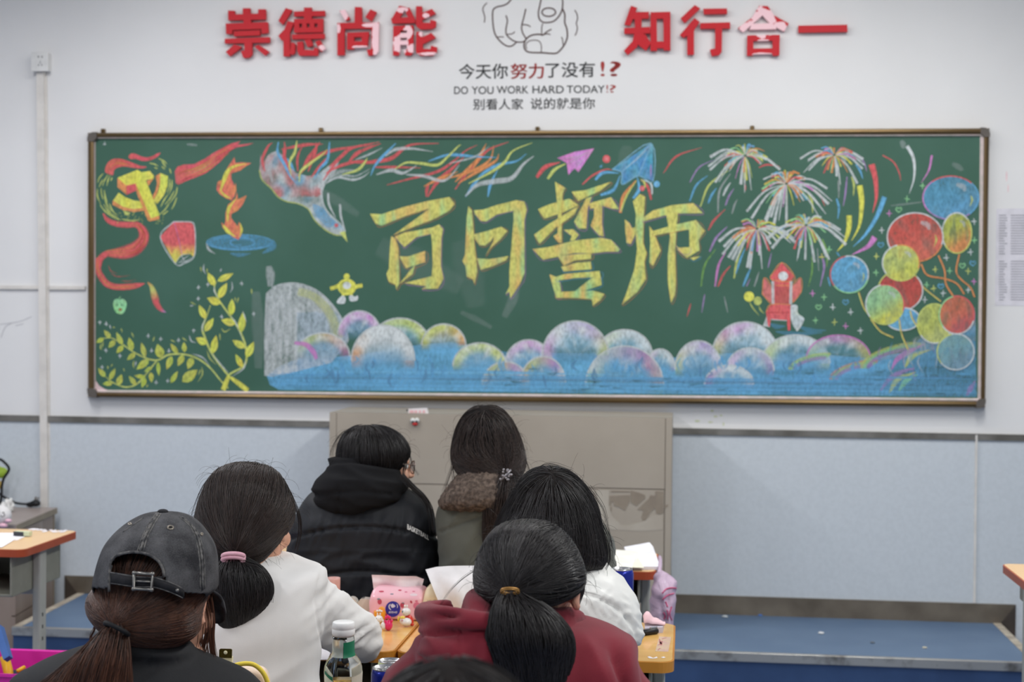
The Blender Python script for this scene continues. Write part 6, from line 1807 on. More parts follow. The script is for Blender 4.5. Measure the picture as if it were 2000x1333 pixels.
# ---------------------------------------------------------------- A: washed black cap
D = 2.30
t = person('person in a washed black baseball cap and black jacket, reddish brown ponytail', 260, D)
Mh = Mhead(322, 1166, D + 0.03, 0.36, 0.30)
add_body(t, Mh, 0.95, [(atD(180, 1405, 2.66), -1, -0.4), (atD(345, 1405, 2.62), 1, 0.4)], neck_to=atD(335, 1330, D + .03))
Th = atD(226, 1226, D - .10)
rows = crows([(1060, 225, 400, .15, .01), (1090, 205, 414, .175, .01), (1140, 194, 417, .185, .005), (1165, 176, 402, .19, -.005), (1190, 176, 394, .185, -.015), (1212, 190, 390, .17, -.02), (1235, 212, 386, .15, -.02), (1250, 240, 366, .12, -.015), (1262, 270, 335, .06, -.01)])
hb = fuse(loft_px(rows, D, 36, 2.2), 0.0055, 3)
S = Strands()
grow(S, hb, towards(Th), 4420, 15, 0.0095, (0, .0022), (.0005, .0003), random.Random(61), keep=lambda p: proj(p)[1] > 1075)
wisp(S, [(180, 1200), (186, 1225), (178, 1245), (180, 1268)], D - .06, 10, 3, .0006, 14)
for q, k in (([(408, 1165), (414, 1210), (412, 1255), (420, 1300)], 60), ([(398, 1180), (404, 1230), (396, 1270), (400, 1296)], 40), ([(392, 1220), (388, 1260), (378, 1290)], 20)): wisp(S, q, D + .02, k, 6, .0007, 15)
tuck(t, hb, Mh); hair_object('hair', hb, S, m_hairr, t)
rows = crows([(1219, 214, 240, .035, -.10), (1232, 203, 245, .05, -.11), (1255, 178, 247, .065, -.115), (1285, 146, 250, .075, -.12), (1315, 110, 252, .08, -.12), (1345, 75, 254, .08, -.12), (1400, 60, 240, .06, -.115), (1430, 90, 210, .03, -.11)])
pb = fuse(loft_px(rows, D, 26, 2.2), 0.005, 2)
S = Strands(); grow(S, pb, tailflow(Th, .06, -1.6), 3230, 16, .0095, (0, .004), (.0005, .0003), random.Random(62), wob=.1)
hair_object('ponytail', pb, S, m_hairr, t)
m_elas = mat('elastic_black', rgb(22, 22, 24), 0.7)
bm = bmesh.new()
c = atD(228, 1229, D - .125)
ax = (RIGHT * 0.9 + Vector((0, 0, -.42))).normalized()
tube(bm, [c + ax * .0185 * math.cos(a) + Vector((0, 0, 1)) * .006 * math.sin(a) - FWD * .012 * math.sin(a) for a in [2 * math.pi * k / 20 for k in range(21)]], .0036, 8)
world_child(obj('hair_tie', bm, m_elas, None, True), t)
m_bjac = mat('jacket_black', rgb(27, 28, 31), 0.8, color2=rgb(23, 24, 27), nscale=9, bump=.15, bscale=350)
rows = crows([(1240, 240, 310, .11, -.01), (1252, 205, 345, .15, .0), (1268, 160, 372, .19, .005), (1285, 108, 402, .215, .0), (1305, 60, 448, .235, .0), (1333, 25, 500, .25, .0), (1400, 0, 535, .26, .0), (1550, 30, 510, .26, .02), (1750, 60, 470, .26, .03), (1850, 70, 460, .26, .04)])
bm = loft_px(rows, D, 40, 2.4)
limb(bm, [atD(120, 1395, D + .02), atD(100, 1410, D + .2), atD(170, 1405, 2.62)], [0.056, 0.056, .04])
limb(bm, [atD(415, 1395, D + .02), atD(400, 1410, D + .16), atD(350, 1405, 2.58)], [0.056, 0.052, .038])
rows2 = crows([(1238, 236, 300, .10, -.03), (1250, 222, 345, .13, -.03), (1268, 215, 372, .145, -.025), (1285, 215, 380, .13, -.015)])
loft_px(rows2, D, 30, 2.2, True, bm)
me = fuse(bm, .0055, 4)
displace(me, lambda co, n: 0.006 * (0.5 - abs(noise.noise((co.x * 9 + co.z * 6, co.y * 6, co.z * 11))) * 2.0))
clear_desks(me); world_child(linkmesh('jacket', me, m_bjac), t)
add_legs(t, (t.location.x, t.location.y, SEAT))
# --- cap: part of the outfit, crown with strap opening
def denim_mat():
    m = bpy.data.materials.new('washed_denim'); m.use_nodes = True
    nt = m.node_tree; p = nt.nodes['Principled BSDF']; p.inputs['Roughness'].default_value = 0.9; p.inputs['Specular IOR Level'].default_value = .15
    tc = nt.nodes.new('ShaderNodeTexCoord')
    n1 = nt.nodes.new('ShaderNodeTexNoise'); n1.inputs['Scale'].default_value = 22; n1.inputs['Detail'].default_value = 5
    n2 = nt.nodes.new('ShaderNodeTexNoise'); n2.inputs['Scale'].default_value = 700; n2.inputs['Detail'].default_value = 2
    nt.links.new(tc.outputs['Object'], n1.inputs['Vector']); nt.links.new(tc.outputs['Object'], n2.inputs['Vector'])
    a = nt.nodes.new('ShaderNodeMath'); a.operation = 'MULTIPLY_ADD'; a.inputs[1].default_value = .35
    nt.links.new(n2.outputs['Fac'], a.inputs[0]); 
    s = nt.nodes.new('ShaderNodeMath'); s.operation = 'MULTIPLY'; s.inputs[1].default_value = .65
    nt.links.new(n1.outputs['Fac'], s.inputs[0]); nt.links.new(s.outputs[0], a.inputs[2])
    cr = nt.nodes.new('ShaderNodeValToRGB'); cr.color_ramp.elements[0].position = .36; cr.color_ramp.elements[1].position = .68
    cr.color_ramp.elements[0].color = rgb(42, 42, 45); cr.color_ramp.elements[1].color = rgb(98, 98, 100)
    nt.links.new(a.outputs[0], cr.inputs['Fac']); nt.links.new(cr.outputs['Color'], p.inputs['Base Color'])
    b = nt.nodes.new('ShaderNodeBump'); b.inputs['Strength'].default_value = .4; b.inputs['Distance'].default_value = .001
    nt.links.new(n2.outputs['Fac'], b.inputs['Height']); nt.links.new(b.outputs['Normal'], p.inputs['Normal'])
    return m
m_denim = denim_mat()
m_denimd = mat('denim_dark', rgb(44, 44, 48), 0.85, color2=rgb(30, 30, 33), nscale=60)
m_stitch = mat('denim_seam', rgb(112, 110, 108), 0.9, color2=rgb(64, 64, 66), nscale=120, ramp=(.4, .6))
cap = bpy.data.objects.new('cap', None)
crown_rows = crows([(1001, 300, 336, .03, .005), (1004, 284, 354, .06, .005), (1010, 268, 370, .09, .005), (1022, 248, 386, .125, .005), (1042, 225, 402, .16, .0), (1066, 207, 416, .185, -.003), (1092, 197, 422, .20, -.005), (1118, 190, 423.5, .205, -.008), (1138, 186, 424, .205, -.008), (1150, 188, 422, .20, -.008), (1160, 196, 412, .195, -.006)], 6)
bm = loft_px(crown_rows, D, 120, 2.15, False)
top = sorted(bm.verts, key=lambda v: -v.co.z)[:120]
bm.faces.new(bm.verts[:120] if False else [v for v in list(bm.verts)[:120]])
bmesh.ops.recalc_face_normals(bm, faces=bm.faces)
full = bpy.data.meshes.new('crown_full'); bm.to_mesh(full)
cb = bvh_of(full)
ARCH = [(212, 1160), (213, 1146), (214, 1122), (216, 1100), (222, 1090), (232, 1084), (248, 1080), (264, 1079), (284, 1082), (301, 1090), (312, 1100), (318, 1112), (321, 1128), (323, 1145), (324, 1172), (210, 1175)]
def inside(x, y, P):
    c = False
    for i in range(len(P)):
        (x0, y0), (x1, y1) = P[i - 1], P[i]
        if (y0 > y) != (y1 > y) and x < (x1 - x0) * (y - y0) / (y1 - y0) + x0: c = not c
    return c
kill = []
for fc in bm.faces:
    c = fc.calc_center_median()
    if (c - CPOS).dot(fc.normal) < 0:
        x, y, d = proj(c)
        if inside(x, y, ARCH): kill.append(fc)
        elif y > 1150 + (x - 212) * 0.055 and x < 404: kill.append(fc)
bmesh.ops.delete(bm, geom=kill, context='FACES')
crown = obj('cap', bm, m_denim, None, True); world_child(crown, t)
sol = crown.modifiers.new('thickness', 'SOLIDIFY'); sol.thickness = 0.0024; sol.offset = -1
tag(crown, 'washed black denim cap')
def cap_child(name, bm, m, smooth=True):
    o = obj(name, bm, m, None, smooth); o.parent = crown; o.matrix_parent_inverse = Matrix.Identity(4)
    o.matrix_basis = Matrix.Identity(4)
    o.matrix_parent_inverse = (Matrix.Translation(t.location)).inverted() if False else Matrix.Identity(4)
    return o
def cpath(pts, off=0.001, n=6):
    out = []
    for x, y in crom(pts, n):
        h = hit(cb, x, y, off)
        if h is not None: out.append(h)
    return out
bm = bmesh.new()
tube(bm, cpath([(213, 1156), (213, 1146), (214, 1122), (216, 1100), (222, 1090), (232, 1084), (248, 1080), (264, 1079), (284, 1082), (301, 1090), (312, 1100), (318, 1112), (321, 1128)], .0005), .0022, 8)
cap_child('opening_trim', bm, m_stitch)
bm = bmesh.new()
for pts in ([(305, 1003), (290, 1025), (278, 1050), (268, 1078)], [(314, 1004), (300, 1026), (287, 1052), (279, 1080)], [(350, 1010), (372, 1030), (384, 1060), (390, 1100), (391, 1150)], [(360, 1012), (382, 1034), (394, 1064), (399, 1100), (400, 1150)], [(280, 1012), (240, 1040), (212, 1080), (203, 1120)][:2]):
    tube(bm, cpath(pts, .0006), .0011, 6)
for (a, b_) in (([(309, 1004), (294, 1026), (282, 1051), (273, 1079)], 1), ([(355, 1011), (377, 1032), (389, 1062), (394.5, 1100), (395.5, 1152)], 1)):
    P = cpath(a, .0008, 9)
    tube(bm, P, [.0022 + .0009 * math.sin(i * 2.1) for i in range(len(P))], 6)
cap_child('seam', bm, m_stitch)
m_eyelet = mat('eyelet_metal', rgb(150, 142, 130), .4, metal=.7)
for ex, ey in ((253.5, 1024), (333, 1031), (394, 1044)):
    h = hit(cb, ex, ey, .001); h2 = hit(cb, ex + 3, ey, .001); h3 = hit(cb, ex, ey + 3, .001)
    if h is None or h2 is None or h3 is None: continue
    u = (h2 - h).normalized(); v = (h3 - h).normalized()
    bm = bmesh.new(); R = .0042 if ex < 390 else .003
    tube(bm, [h + u * R * math.cos(a) + v * R * math.sin(a) for a in [2 * math.pi * k / 16 for k in range(17)]], .0013, 6)
    e = cap_child('eyelet', bm, m_eyelet)
    bm = bmesh.new(); bm.faces.new([bm.verts.new(h + u * R * .7 * math.cos(a) + v * R * .7 * math.sin(a)) for a in [2 * math.pi * k / 12 for k in range(12)]])
    cap_child('eyelet_hole', bm, m_black)
bm = bmesh.new(); c = atD(318, 1000, D + .005); ball(bm, c, (.0085, .0085, .0042), 16, 10)
cap_child('top_button', bm, m_denimd)
def band(pts_w, off, th=.0018):
    """strap of varying width along px centre line, lying just off the crown"""
    bm = bmesh.new(); rows = []
    for (x, y, w) in crom(pts_w, 6):
        c0 = hit(cb, x, y - w / 2, off) or atD(x, y - w / 2, D - .1)
        c1 = hit(cb, x, y + w / 2, off) or (c0 + Vector((0, 0, -w * D / F)))
        rows.append((c0, c1))
    vs = [[bm.verts.new(a), bm.verts.new(b)] for a, b in rows]
    for i in range(len(vs) - 1): bm.faces.new((vs[i][0], vs[i][1], vs[i + 1][1], vs[i + 1][0]))
    return bm
o = cap_child('strap', band([(213, 1129, 24), (240, 1133, 24), (265, 1137, 24), (290, 1139, 23), (318, 1137, 22)], .001), m_denimd)
s_ = o.modifiers.new('thickness', 'SOLIDIFY'); s_.thickness = .002
o = cap_child('strap_end', band([(262, 1136, 20), (300, 1138, 20), (325, 1145, 20), (345, 1153, 20), (360, 1161, 18)], .0035), m_denimd)
s_ = o.modifiers.new('thickness', 'SOLIDIFY'); s_.thickness = .002
bm = bmesh.new()
for pts in ([(216, 1119), (265, 1127), (300, 1129), (325, 1136), (345, 1144), (360, 1153)], [(216, 1140), (265, 1147), (300, 1148), (325, 1155), (345, 1163), (357, 1169)]):
    tube(bm, [hit(cb, x, y, .0062) or atD(x, y, D - .11) for x, y in crom(pts, 6)], .0007, 6)
cap_child('strap_stitching', bm, m_stitch)
m_buck = mat('buckle_metal', rgb(132, 130, 126), .35, metal=.8)
bm = bmesh.new()
B = [hit(cb, x, y, .008) for x, y in ((262, 1120), (298, 1122), (296, 1153), (261, 1151))]
tube(bm, B + [B[0]], .0026, 8)
for q in B: ball(bm, q, .0034, 10, 8)
tube(bm, [(B[0] + B[3]) / 2, (B[1] + B[2]) / 2], .0016, 6)
cap_child('buckle', bm, m_buck)
h = hit(cb, 346, 1154, .007) or atD(346, 1154, D - .1)
bm = ball(bmesh.new(), h, .0030, 10, 8); cap_child('strap_rivet', bm, m_buck)
# visor, tipped down on the far right side of the head
bm = bmesh.new(); vr = []
for i in range(9):
    u = i / 8
    a = atD(395 + 22 * u * 0 + 20 * math.sin(u * 2.2), 1160 - 4 * u, D + .02 + .17 * (1 - u) * .5)
    b_ = atD(405 + 32 * math.sin(u * 2.2) , 1212 - 34 * u + 22 * math.sin(u * 3.1), D + .05 + .17 * (1 - u) * .7)
    vr.append([bm.verts.new(a + (b_ - a) * k / 5 + RIGHT * .006 * math.sin(k / 5 * 3.14)) for k in range(6)])
for i in range(8):
    for k in range(5): bm.faces.new((vr[i][k], vr[i + 1][k], vr[i + 1][k + 1], vr[i][k + 1]))
o = cap_child('visor', bm, m_denim)
s_ = o.modifiers.new('thickness', 'SOLIDIFY'); s_.thickness = .004

# ---------------------------------------------------------------- G: dark head close to the camera
D = 1.25
t = person('person with plain black hair, only the crown of the head in view', 885, D)
h = atD(885, 1284, D)
t.location = (h.x, h.y, SEAT)
Mh = Mhead(885, 1284 + .108 * F / D, D, 0, 0.15)
cc = Mh.translation
add_body(t, Mh, 0.92, [(cc + Vector((-.12, .34, -.44)), -1, -.4), (cc + Vector((.12, .34, -.44)), 1, .4)], neck_to=cc + Vector((0, -.03, -.24)))
bm = bmesh.new(); ball(bm, cc + Vector((0, -.012, .02)), (.083, .100, .088), 28, 18); ball(bm, cc + Vector((0, -.05, -.08)), (.078, .06, .12), 24, 16)
hb = fuse(bm, .006, 3)
S = Strands(); grow(S, hb, partflow(cc + Vector((0, -.02, .12))), 1500, 12, .011, rg=random.Random(71))
tuck(t, hb, Mh); hair_object('hair', hb, S, m_hair, t)
bm = bmesh.new()
b0 = cc + Vector((0, -.04, -.30))
rr = [(.06, .05, .10), (.17, .10, .05), (.20, .125, -.02), (.205, .13, -.13), (.19, .13, -.24), (.18, .12, -.31)]
rings = []
for (rx, ry, dz) in rr:
    rings.append([bm.verts.new(b0 + Vector((rx * math.cos(a), ry * math.sin(a), dz))) for a in [2 * math.pi * k / 24 for k in range(24)]])
for i in range(len(rings) - 1):
    for k in range(24): bm.faces.new((rings[i][k], rings[i][(k + 1) % 24], rings[i + 1][(k + 1) % 24], rings[i + 1][k]))
bm.faces.new(rings[0]); bm.faces.new(rings[-1])
for s in (-1, 1):
    limb(bm, [b0 + Vector((s * .17, 0, 0)), b0 + Vector((s * .23, .1, -.16)), b0 + Vector((s * .13, .36, -.14))], [.062, .056, .04])
me = fuse(bm, .008, 4)
clear_desks(me); world_child(linkmesh('jacket', me, m_bjac), t)
add_legs(t, (t.location.x, t.location.y, SEAT))
# ================================================================ furniture
ZT = 0.77
m_desk = mat('desk_top_amber', rgb(224, 178, 104), 0.22, spec=0.5, color2=rgb(216, 166, 92), nscale=5, stretch=(1, 6, 1), coat=0.2)
m_deskedge = mat('desk_edge_amber', rgb(196, 134, 52), 0.35, color2=rgb(180, 116, 40), nscale=8)
m_desk2 = mat('desk_top_tan', rgb(226, 190, 142), 0.3, color2=rgb(220, 182, 132), nscale=6)
m_edge2 = mat('desk_edge_rust', rgb(176, 82, 52), 0.4, color2=rgb(164, 72, 44), nscale=8)
m_frame_g = mat('desk_frame_grey', rgb(176, 176, 168), 0.45, color2=rgb(168, 168, 160), nscale=12)
m_tray = mat('desk_tray_grey', rgb(140, 140, 128), 0.5)
def rounded_plate(x0, x1, y0, y1, z0, z1, r, seg=6):
    bm = bmesh.new(); pts = []
    for cx, cy, a0 in ((x1 - r, y1 - r, 0), (x0 + r, y1 - r, 90), (x0 + r, y0 + r, 180), (x1 - r, y0 + r, 270)):
        for k in range(seg + 1):
            a = math.radians(a0 + 90 * k / seg); pts.append(Vector((cx + r * math.cos(a), cy + r * math.sin(a), z0)))
    quad_prism(bm, pts, (0, 0, 1), z1 - z0)
    return bm
def desk(x0, x1, y0, y1, mt, me, label, r=0.03, tray=True, td=0.095):
    """single school desk: lipped top, book tray below, two column legs with feet"""
    t = thing('school_desk', label, 'desk', ((x0 + x1) / 2, (y0 + y1) / 2, FLOOR), group='school desks')
    def add(nm, bm, m, sm=False):
        o = obj(nm, bm, m, None, sm); world_child(o, t); return o
    add('desk_top', rounded_plate(x0 + .004, x1 - .004, y0 + .004, y1 - .004, ZT - .02, ZT, r), mt)
    bm = rounded_plate(x0, x1, y0, y1, ZT - .025, ZT - .0012, r + .003)
    add('edge_band', bm, me)
    if tray:
        tr = add('book_tray', bx((x0 + .05, y0 + .03, ZT - td - .01), (x1 - .05, y1 - .04, ZT - td), .004), m_tray)
        for sx in (x0 + .05, x1 - .056):
            add('tray_side', bx((sx, y0 + .02, ZT - td - .005), (sx + .006, y1 - .04, ZT - .025), .002), m_tray)
        add('tray_back', bx((x0 + .05, y1 - .05, ZT - td - .005), (x1 - .05, y1 - .044, ZT - .025), .002), m_tray)
    for sx in (x0 + .036, x1 - .036):
        ym = (y0 + y1) / 2 - .02
        bm = bmesh.new(); box(bm, (sx - .014, ym - .026, FLOOR + .30), (sx + .014, ym + .026, ZT - .02), .006)
        leg = add('leg', bm, m_frame_g)
        bm = bmesh.new(); box(bm, (sx - .018, ym - .031, FLOOR + .03), (sx + .018, ym + .031, FLOOR + .36), .006)
        add('leg_sleeve', bm, m_frame_g)
        bm = bmesh.new(); box(bm, (sx - .019, ym - .032, FLOOR + .355), (sx + .019, ym + .032, FLOOR + .362), .001)
        add('leg_collar', bm, m_black)
        for k in range(3):
            add('leg_hole', bx((sx + .0135, ym - .010, FLOOR + .40 + k * .04), (sx + .0146, ym - .003, FLOOR + .412 + k * .04)), m_black)
        add('foot', bx((sx - .02, y0 + .02, FLOOR), (sx + .02, y1 - .02, FLOOR + .035), .006), m_frame_g)
    add('crossbar', bx((x0 + .05, (y0 + y1) / 2 - .01, ZT - td - .033), (x1 - .05, (y0 + y1) / 2 + .01, ZT - td - .012), .003), m_frame_g)
    return t
desk(-0.646, -0.020, -3.262, -2.835, m_desk, m_deskedge, 'amber desk in front of the white padded jacket, with tape on its corner')
desk(-1.276, -0.650, -3.262, -2.870, m_desk, m_deskedge, 'amber desk holding the pink tissue pack and small toys')
desk(-0.710, -0.083, -2.092, -1.718, m_desk2, m_edge2, 'rust-edged desk holding loose papers, pink bag on its corner')
desk(-1.340, -0.716, -2.092, -1.718, m_desk2, m_edge2, 'rust-edged desk hidden in front of the black padded jacket')
desk(-2.725, -2.100, -2.024, -1.588, m_desk2, m_edge2, 'tan desk with rust edge by the wooden cabinet, eraser on it', td=.15)
desk(0.989, 1.615, -2.170, -1.742, m_desk2, m_edge2, 'tan desk with rust edge standing alone beside the right end of the platform')
m_deskg = mat('desk_top_unseen_grey', rgb(170, 164, 154), 0.4)  # unseen front-row tops, greyed to cut amber bounce onto the white sweatshirt
desk(-0.495, 0.130, -4.085, -3.700, m_deskg, m_deskedge, 'grey wood desk in front of the dark red hooded sweatshirt')
desk(-1.125, -0.500, -4.085, -3.700, m_deskg, m_deskedge, 'grey wood desk holding the drink bottle and the cans')

# stools: one under each seated person
m_stool = mat('stool_seat', rgb(196, 150, 92), 0.4)
def stool_proto():
    t = thing('stool', 'stool', 'stool')
    bm = rounded_plate(-.16, .16, -.12, .12, SEAT - FLOOR - .05, SEAT - FLOOR - .022, .04); o = obj('seat', bm, m_stool, t)
    for sx in (-1, 1):
        for sy in (-1, 1):
            bm = bmesh.new(); tube(bm, [(sx * .12, sy * .085, SEAT - FLOOR - .05), (sx * .145, sy * .10, 0)], .011, 8)
            obj('leg', bm, m_frame_g, t, True)
    return t
sp = None
for p in [o for o in COL.objects if o.get('category') == 'person']:
    if sp is None: st = sp = stool_proto()
    else:
        st = sp.copy(); COL.objects.link(st)
        for ch in list(sp.children):
            c = ch.copy(); COL.objects.link(c); c.parent = st
    st.location = (p.location.x, p.location.y - .02, FLOOR)
    st['label'] = 'plain wooden stool under the ' + ' '.join(p['label'].replace(',', '').split()[:8])
    st['group'] = 'stools'

# ---------------------------------------------------------------- grey-brown steel cabinet before the board
m_cab = mat('cabinet_steel', rgb(170, 160, 146), 0.5, color2=rgb(164, 154, 140), nscale=4, bump=.05)
m_cabd = mat('cabinet_gap', rgb(110, 100, 88), 0.7)
m_stain = mat('tape_residue', rgb(150, 138, 122), 0.8, color2=rgb(138, 126, 112), nscale=14)
m_stainl = mat('pale_scuff', rgb(182, 174, 160), 0.7, color2=rgb(174, 164, 150), nscale=9)
CY = -0.40
c0, c1 = atY(643.6, 805, CY), atY(1313, 818, CY)
cz = (c0.z + c1.z) / 2
t = thing('steel_cabinet', 'wide low grey-brown steel cabinet standing on the platform under the blackboard', 'cabinet', ((c0.x + c1.x) / 2, CY + .18, zd))
def wc(nm, bm, m, par=None):
    o = obj(nm, bm, m); world_child(o, par or t); return o
wc('carcass', bx((c0.x, CY + .004, zd), (c1.x, CY + .36, cz), .002), m_cab)
def cpx(x, y): return atY(x, y, CY)
gl, gr = cpx(656.8, 900).x, cpx(1299, 900).x
zh = (cpx(805, 945.5).z + cpx(1296, 957.5).z) / 2
wc('side_post', bx((c0.x, CY, zd), (gl - .0015, CY + .02, cz), .001), m_cab)
wc('side_post', bx((gr + .0015, CY, zd), (c1.x, CY + .02, cz), .001), m_cab)
wc('upper_panel', bx((gl + .0005, CY, zh + .002), (gr - .001, CY + .02, cz - .0), .001), m_cab)
dm = (gl + gr) / 2
for a, b in ((gl + .001, dm - .001), (dm + .001, gr - .002)):
    d_ = wc('door', bx((a, CY + .0005, zd + .04), (b, CY + .02, zh - .002), .001), m_cab)
wc('plinth', bx((gl, CY + .01, zd), (gr, CY + .03, zd + .04)), m_cab)
wc('gap_shadow', bx((gl - .0015, CY + .0035, zd + .04), (gr + .0015, CY + .006, cz - .0005)), m_cabd)
def decal(nm, pts, m, off):
    bm = bmesh.new(); quad_prism(bm, [Vector((cpx(x, y).x, CY - off, cpx(x, y).z)) for x, y in pts], (0, 1, 0), .0003)
    return wc(nm, bm, m)
ZT8 = lambda *p: ZZ(1150, 930, 6.667, p)
decal('pale_scuff', ZT8((100, 190), (260, 185), (260, 400), (300, 520), (420, 640), (520, 640), (700, 600), (860, 500), (960, 520), (965, 700), (700, 720), (300, 700), (170, 640)), m_stainl, .0004)
for q in ([(270, 262), (540, 250), (530, 340), (470, 455), (400, 410), (330, 390), (325, 340), (290, 345), (285, 385), (268, 380)], [(548, 190), (640, 215), (730, 250), (735, 290), (620, 395), (545, 345)], [(865, 200), (970, 205), (970, 480), (930, 500), (880, 490), (865, 420), (800, 480), (740, 580), (700, 580), (685, 540), (710, 450), (630, 440), (780, 300), (800, 255), (865, 260)], [(290, 195), (540, 200), (540, 215), (290, 212)], [(985, 380), (1040, 375), (1030, 400), (985, 430)], [(285, 400), (298, 405), (295, 470), (285, 460)]):
    decal('tape_residue', ZT8(*q), m_stain, .0010)
# magnet with goggle eyes
mg = cpx(811, 824)
t = thing('magnet', 'small magnet with white goggle eyes over a red mouth, on the steel cabinet', 'magnet', mg)
m_gog = mat('goggle_white', rgb(228, 230, 226), .35); m_lips = mat('lips_red', rgb(190, 44, 40), .3)
s_ = 22.2
for ex, ey, px_, py_ in ((595, 815, 600, 862), (775, 810, 775, 852)):
    c = cpx(780 + ex / s_, 785 + ey / s_); bm = ball(bmesh.new(), (c.x, CY - .006, c.z), (.0108, .008, .0108), 16, 10); o = obj('eye', bm, m_gog, None, True); world_child(o, t)
    c = cpx(780 + px_ / s_, 785 + py_ / s_); bm = ball(bmesh.new(), (c.x, CY - .0135, c.z), (.0046, .003, .0046), 12, 8); o = obj('pupil', bm, m_black, None, True); world_child(o, t)
c = cpx(780 + 690 / s_, 785 + 970 / s_); bm = ball(bmesh.new(), (c.x, CY - .007, c.z), (.0125, .009, .0072), 16, 10); o = obj('mouth', bm, m_lips, None, True); world_child(o, t)
# small white card with faint red print leaning on the cabinet top
m_card = mat('card_white', rgb(238, 234, 234), .6); m_cred = mat('faint_red_print', rgb(240, 190, 194), .7)
t = thing('name_card', 'small white card with faint red print standing on the steel cabinet', 'card', atY(816, 805, CY + .03))
bm = bmesh.new(); b0, b1 = atY(797, 808.4, CY + .03), atY(837, 808.4, CY + .03); h0, h1 = atY(797.5, 799, CY + .03), atY(834, 797, CY + .03)
quad_prism(bm, [Vector((b0.x, CY + .03, cz)), Vector((b1.x, CY + .03, cz)), h1, h0], (0, 1, 0), .002); world_child(obj('card', bm, m_card), t)
for x0, x1 in ((800, 808), (809.5, 815), (818, 822), (825.5, 830)):
    a, b = atY(x0, 802, CY + .0288), atY(x1, 807, CY + .0288)
    world_child(obj('printed_mark', bx((a.x, CY + .0288, b.z), (b.x, CY + .0296, a.z)), m_cred), t)
bm = ball(bmesh.new(), atY(795.5, 802, CY + .029), .004, 10, 8); world_child(obj('card_clip', bm, m_black, None, True), t)

# ---------------------------------------------------------------- wooden cabinet by the left wall
m_wood = mat('laminate_greybrown', rgb(158, 144, 134), 0.45, color2=rgb(138, 122, 112), nscale=7, stretch=(1, 1, .12), ramp=(.3, .7), detail=6)
m_woodtop = mat('laminate_top', rgb(160, 148, 142), 0.4, color2=rgb(148, 134, 128), nscale=6, stretch=(.4, 3, 1))
m_woodedge = mat('laminate_edge', rgb(150, 138, 118), .5)
zc = atY(109, 990, -.01).z
P1 = atZ(109, 991, zc); P2 = atZ(0, 1037, zc)
dv = (P2 - P1); dv.z = 0; dv.normalize(); P1 = P1 - dv * (P1.y + .012) / dv.y if False else P1
nv = Vector((dv.y, -dv.x, 0)); nv = nv if nv.x < 0 else -nv
P1 = P1 + dv * .02
Lc = 0.55
t = thing('wooden_cabinet', 'grey-brown wood laminate cabinet with drawers beside the wall trunking', 'cabinet', P1 + dv * Lc / 2 + nv * .25 + Vector((0, 0, FLOOR - zc)))
def oriented(u0, u1, v0, v1, z0, z1, bev=.002):
    bm = bmesh.new(); quad_prism(bm, [P1 * 1 + dv * u + nv * v + Vector((0, 0, z0 - zc)) for u, v in ((u0, v0), (u1, v0), (u1, v1), (u0, v1))], (0, 0, 1), z1 - z0)
    return bm
wc('cabinet_top', oriented(-.0, Lc + .02, -.012, .30, zc - .026, zc), m_woodtop)
wc('top_edge', oriented(0, Lc + .02, -.0135, -.012, zc - .0262, zc - .0005), m_woodedge)
wc('carcass', oriented(.01, Lc, .012, .29, FLOOR + .04, zc - .026), m_wood)
wc('side_panel', oriented(.005, .165, .0, .012, FLOOR, zc - .026), m_wood)
wc('frame_strip', oriented(.0, .018, -.002, .0, FLOOR, zc - .026), m_woodedge)
zz = [FLOOR + .05, FLOOR + .21, FLOOR + .37, zc - .03]
for k in range(3):
    d_ = wc('drawer', oriented(.18, Lc, -.004, .012, zz[k] + .003, zz[k + 1] - .003), m_wood)
# things on the cabinet: plug with its cable, crumpled tissue, plush rabbit, lime toy
m_cable = mat('cable_black', rgb(24, 25, 28), .5); m_pin = mat('plug_pin_metal', rgb(130, 124, 114), .35, metal=.6)
pl = atZ(66, 990, zc)
t = thing('power_cable', 'black three-pin plug lying on the wooden cabinet with its cable', 'power cable', pl)
YP = min(pl.y, -.075)
bm = bmesh.new()
tube(bm, [Vector(p) for p in crom([tuple(atY(x, y, YP - k * .004)) for k, (x, y) in enumerate([(52, 985.5), (40, 984.5), (28, 982), (16, 976), (4, 969), (-8, 960), (-14, 948)])], 6)], .0055, 10)
world_child(obj('cable', bm, m_cable, None, True), t)
bm = bmesh.new()
tube(bm, [Vector(p) for p in crom([tuple(atY(x, y, YP - .06)) for x, y in [(-12, 900), (0, 898), (10, 905), (17, 914), (16, 922), (8, 934), (4, 948), (3, 966), (0, 990)]], 6)], .006, 10)
world_child(obj('cable_loop', bm, m_cable, None, True), t)
bm = bmesh.new()
tube(bm, [atY(52, 986, YP), atY(59, 986.5, YP), atY(63, 985, YP)], [.009, .013, .015], 12); ball(bm, atY(69.5, 984, YP), (.024, .02, .0155), 16, 10); ball(bm, atY(70, 981.5, YP), (.019, .016, .011), 14, 10)
world_child(linkmesh('plug_body', fuse(bm, .004, 2), m_cable), t)
for x0, y0, x1, y1 in ((67, 980, 69.5, 971), (70.5, 980, 71.5, 972), (74, 979, 75.5, 972)):
    a, b = atY(x0, y0, YP), atY(x1, y1, YP)
    bm = bmesh.new(); tube(bm, [a, b], .0026, 6); world_child(obj('plug_pin', bm, m_pin), t)
m_tis = mat('tissue_white', rgb(232, 232, 230), .9)
c = atZ(15, 1001, zc)
bm = bmesh.new(); bmesh.ops.create_icosphere(bm, subdivisions=4, radius=1.0)
for v in bm.verts:
    p = v.co.copy(); k = 1 + .55 * noise.noise(p * 1.8) + .22 * noise.noise(p * 4.5)
    v.co = Vector((p.x * .028 * k, p.y * .026 * k, max(-.016, p.z * .034 * k * (1.2 if p.z > 0 else .5)))) + c + Vector((0, 0, .0165))
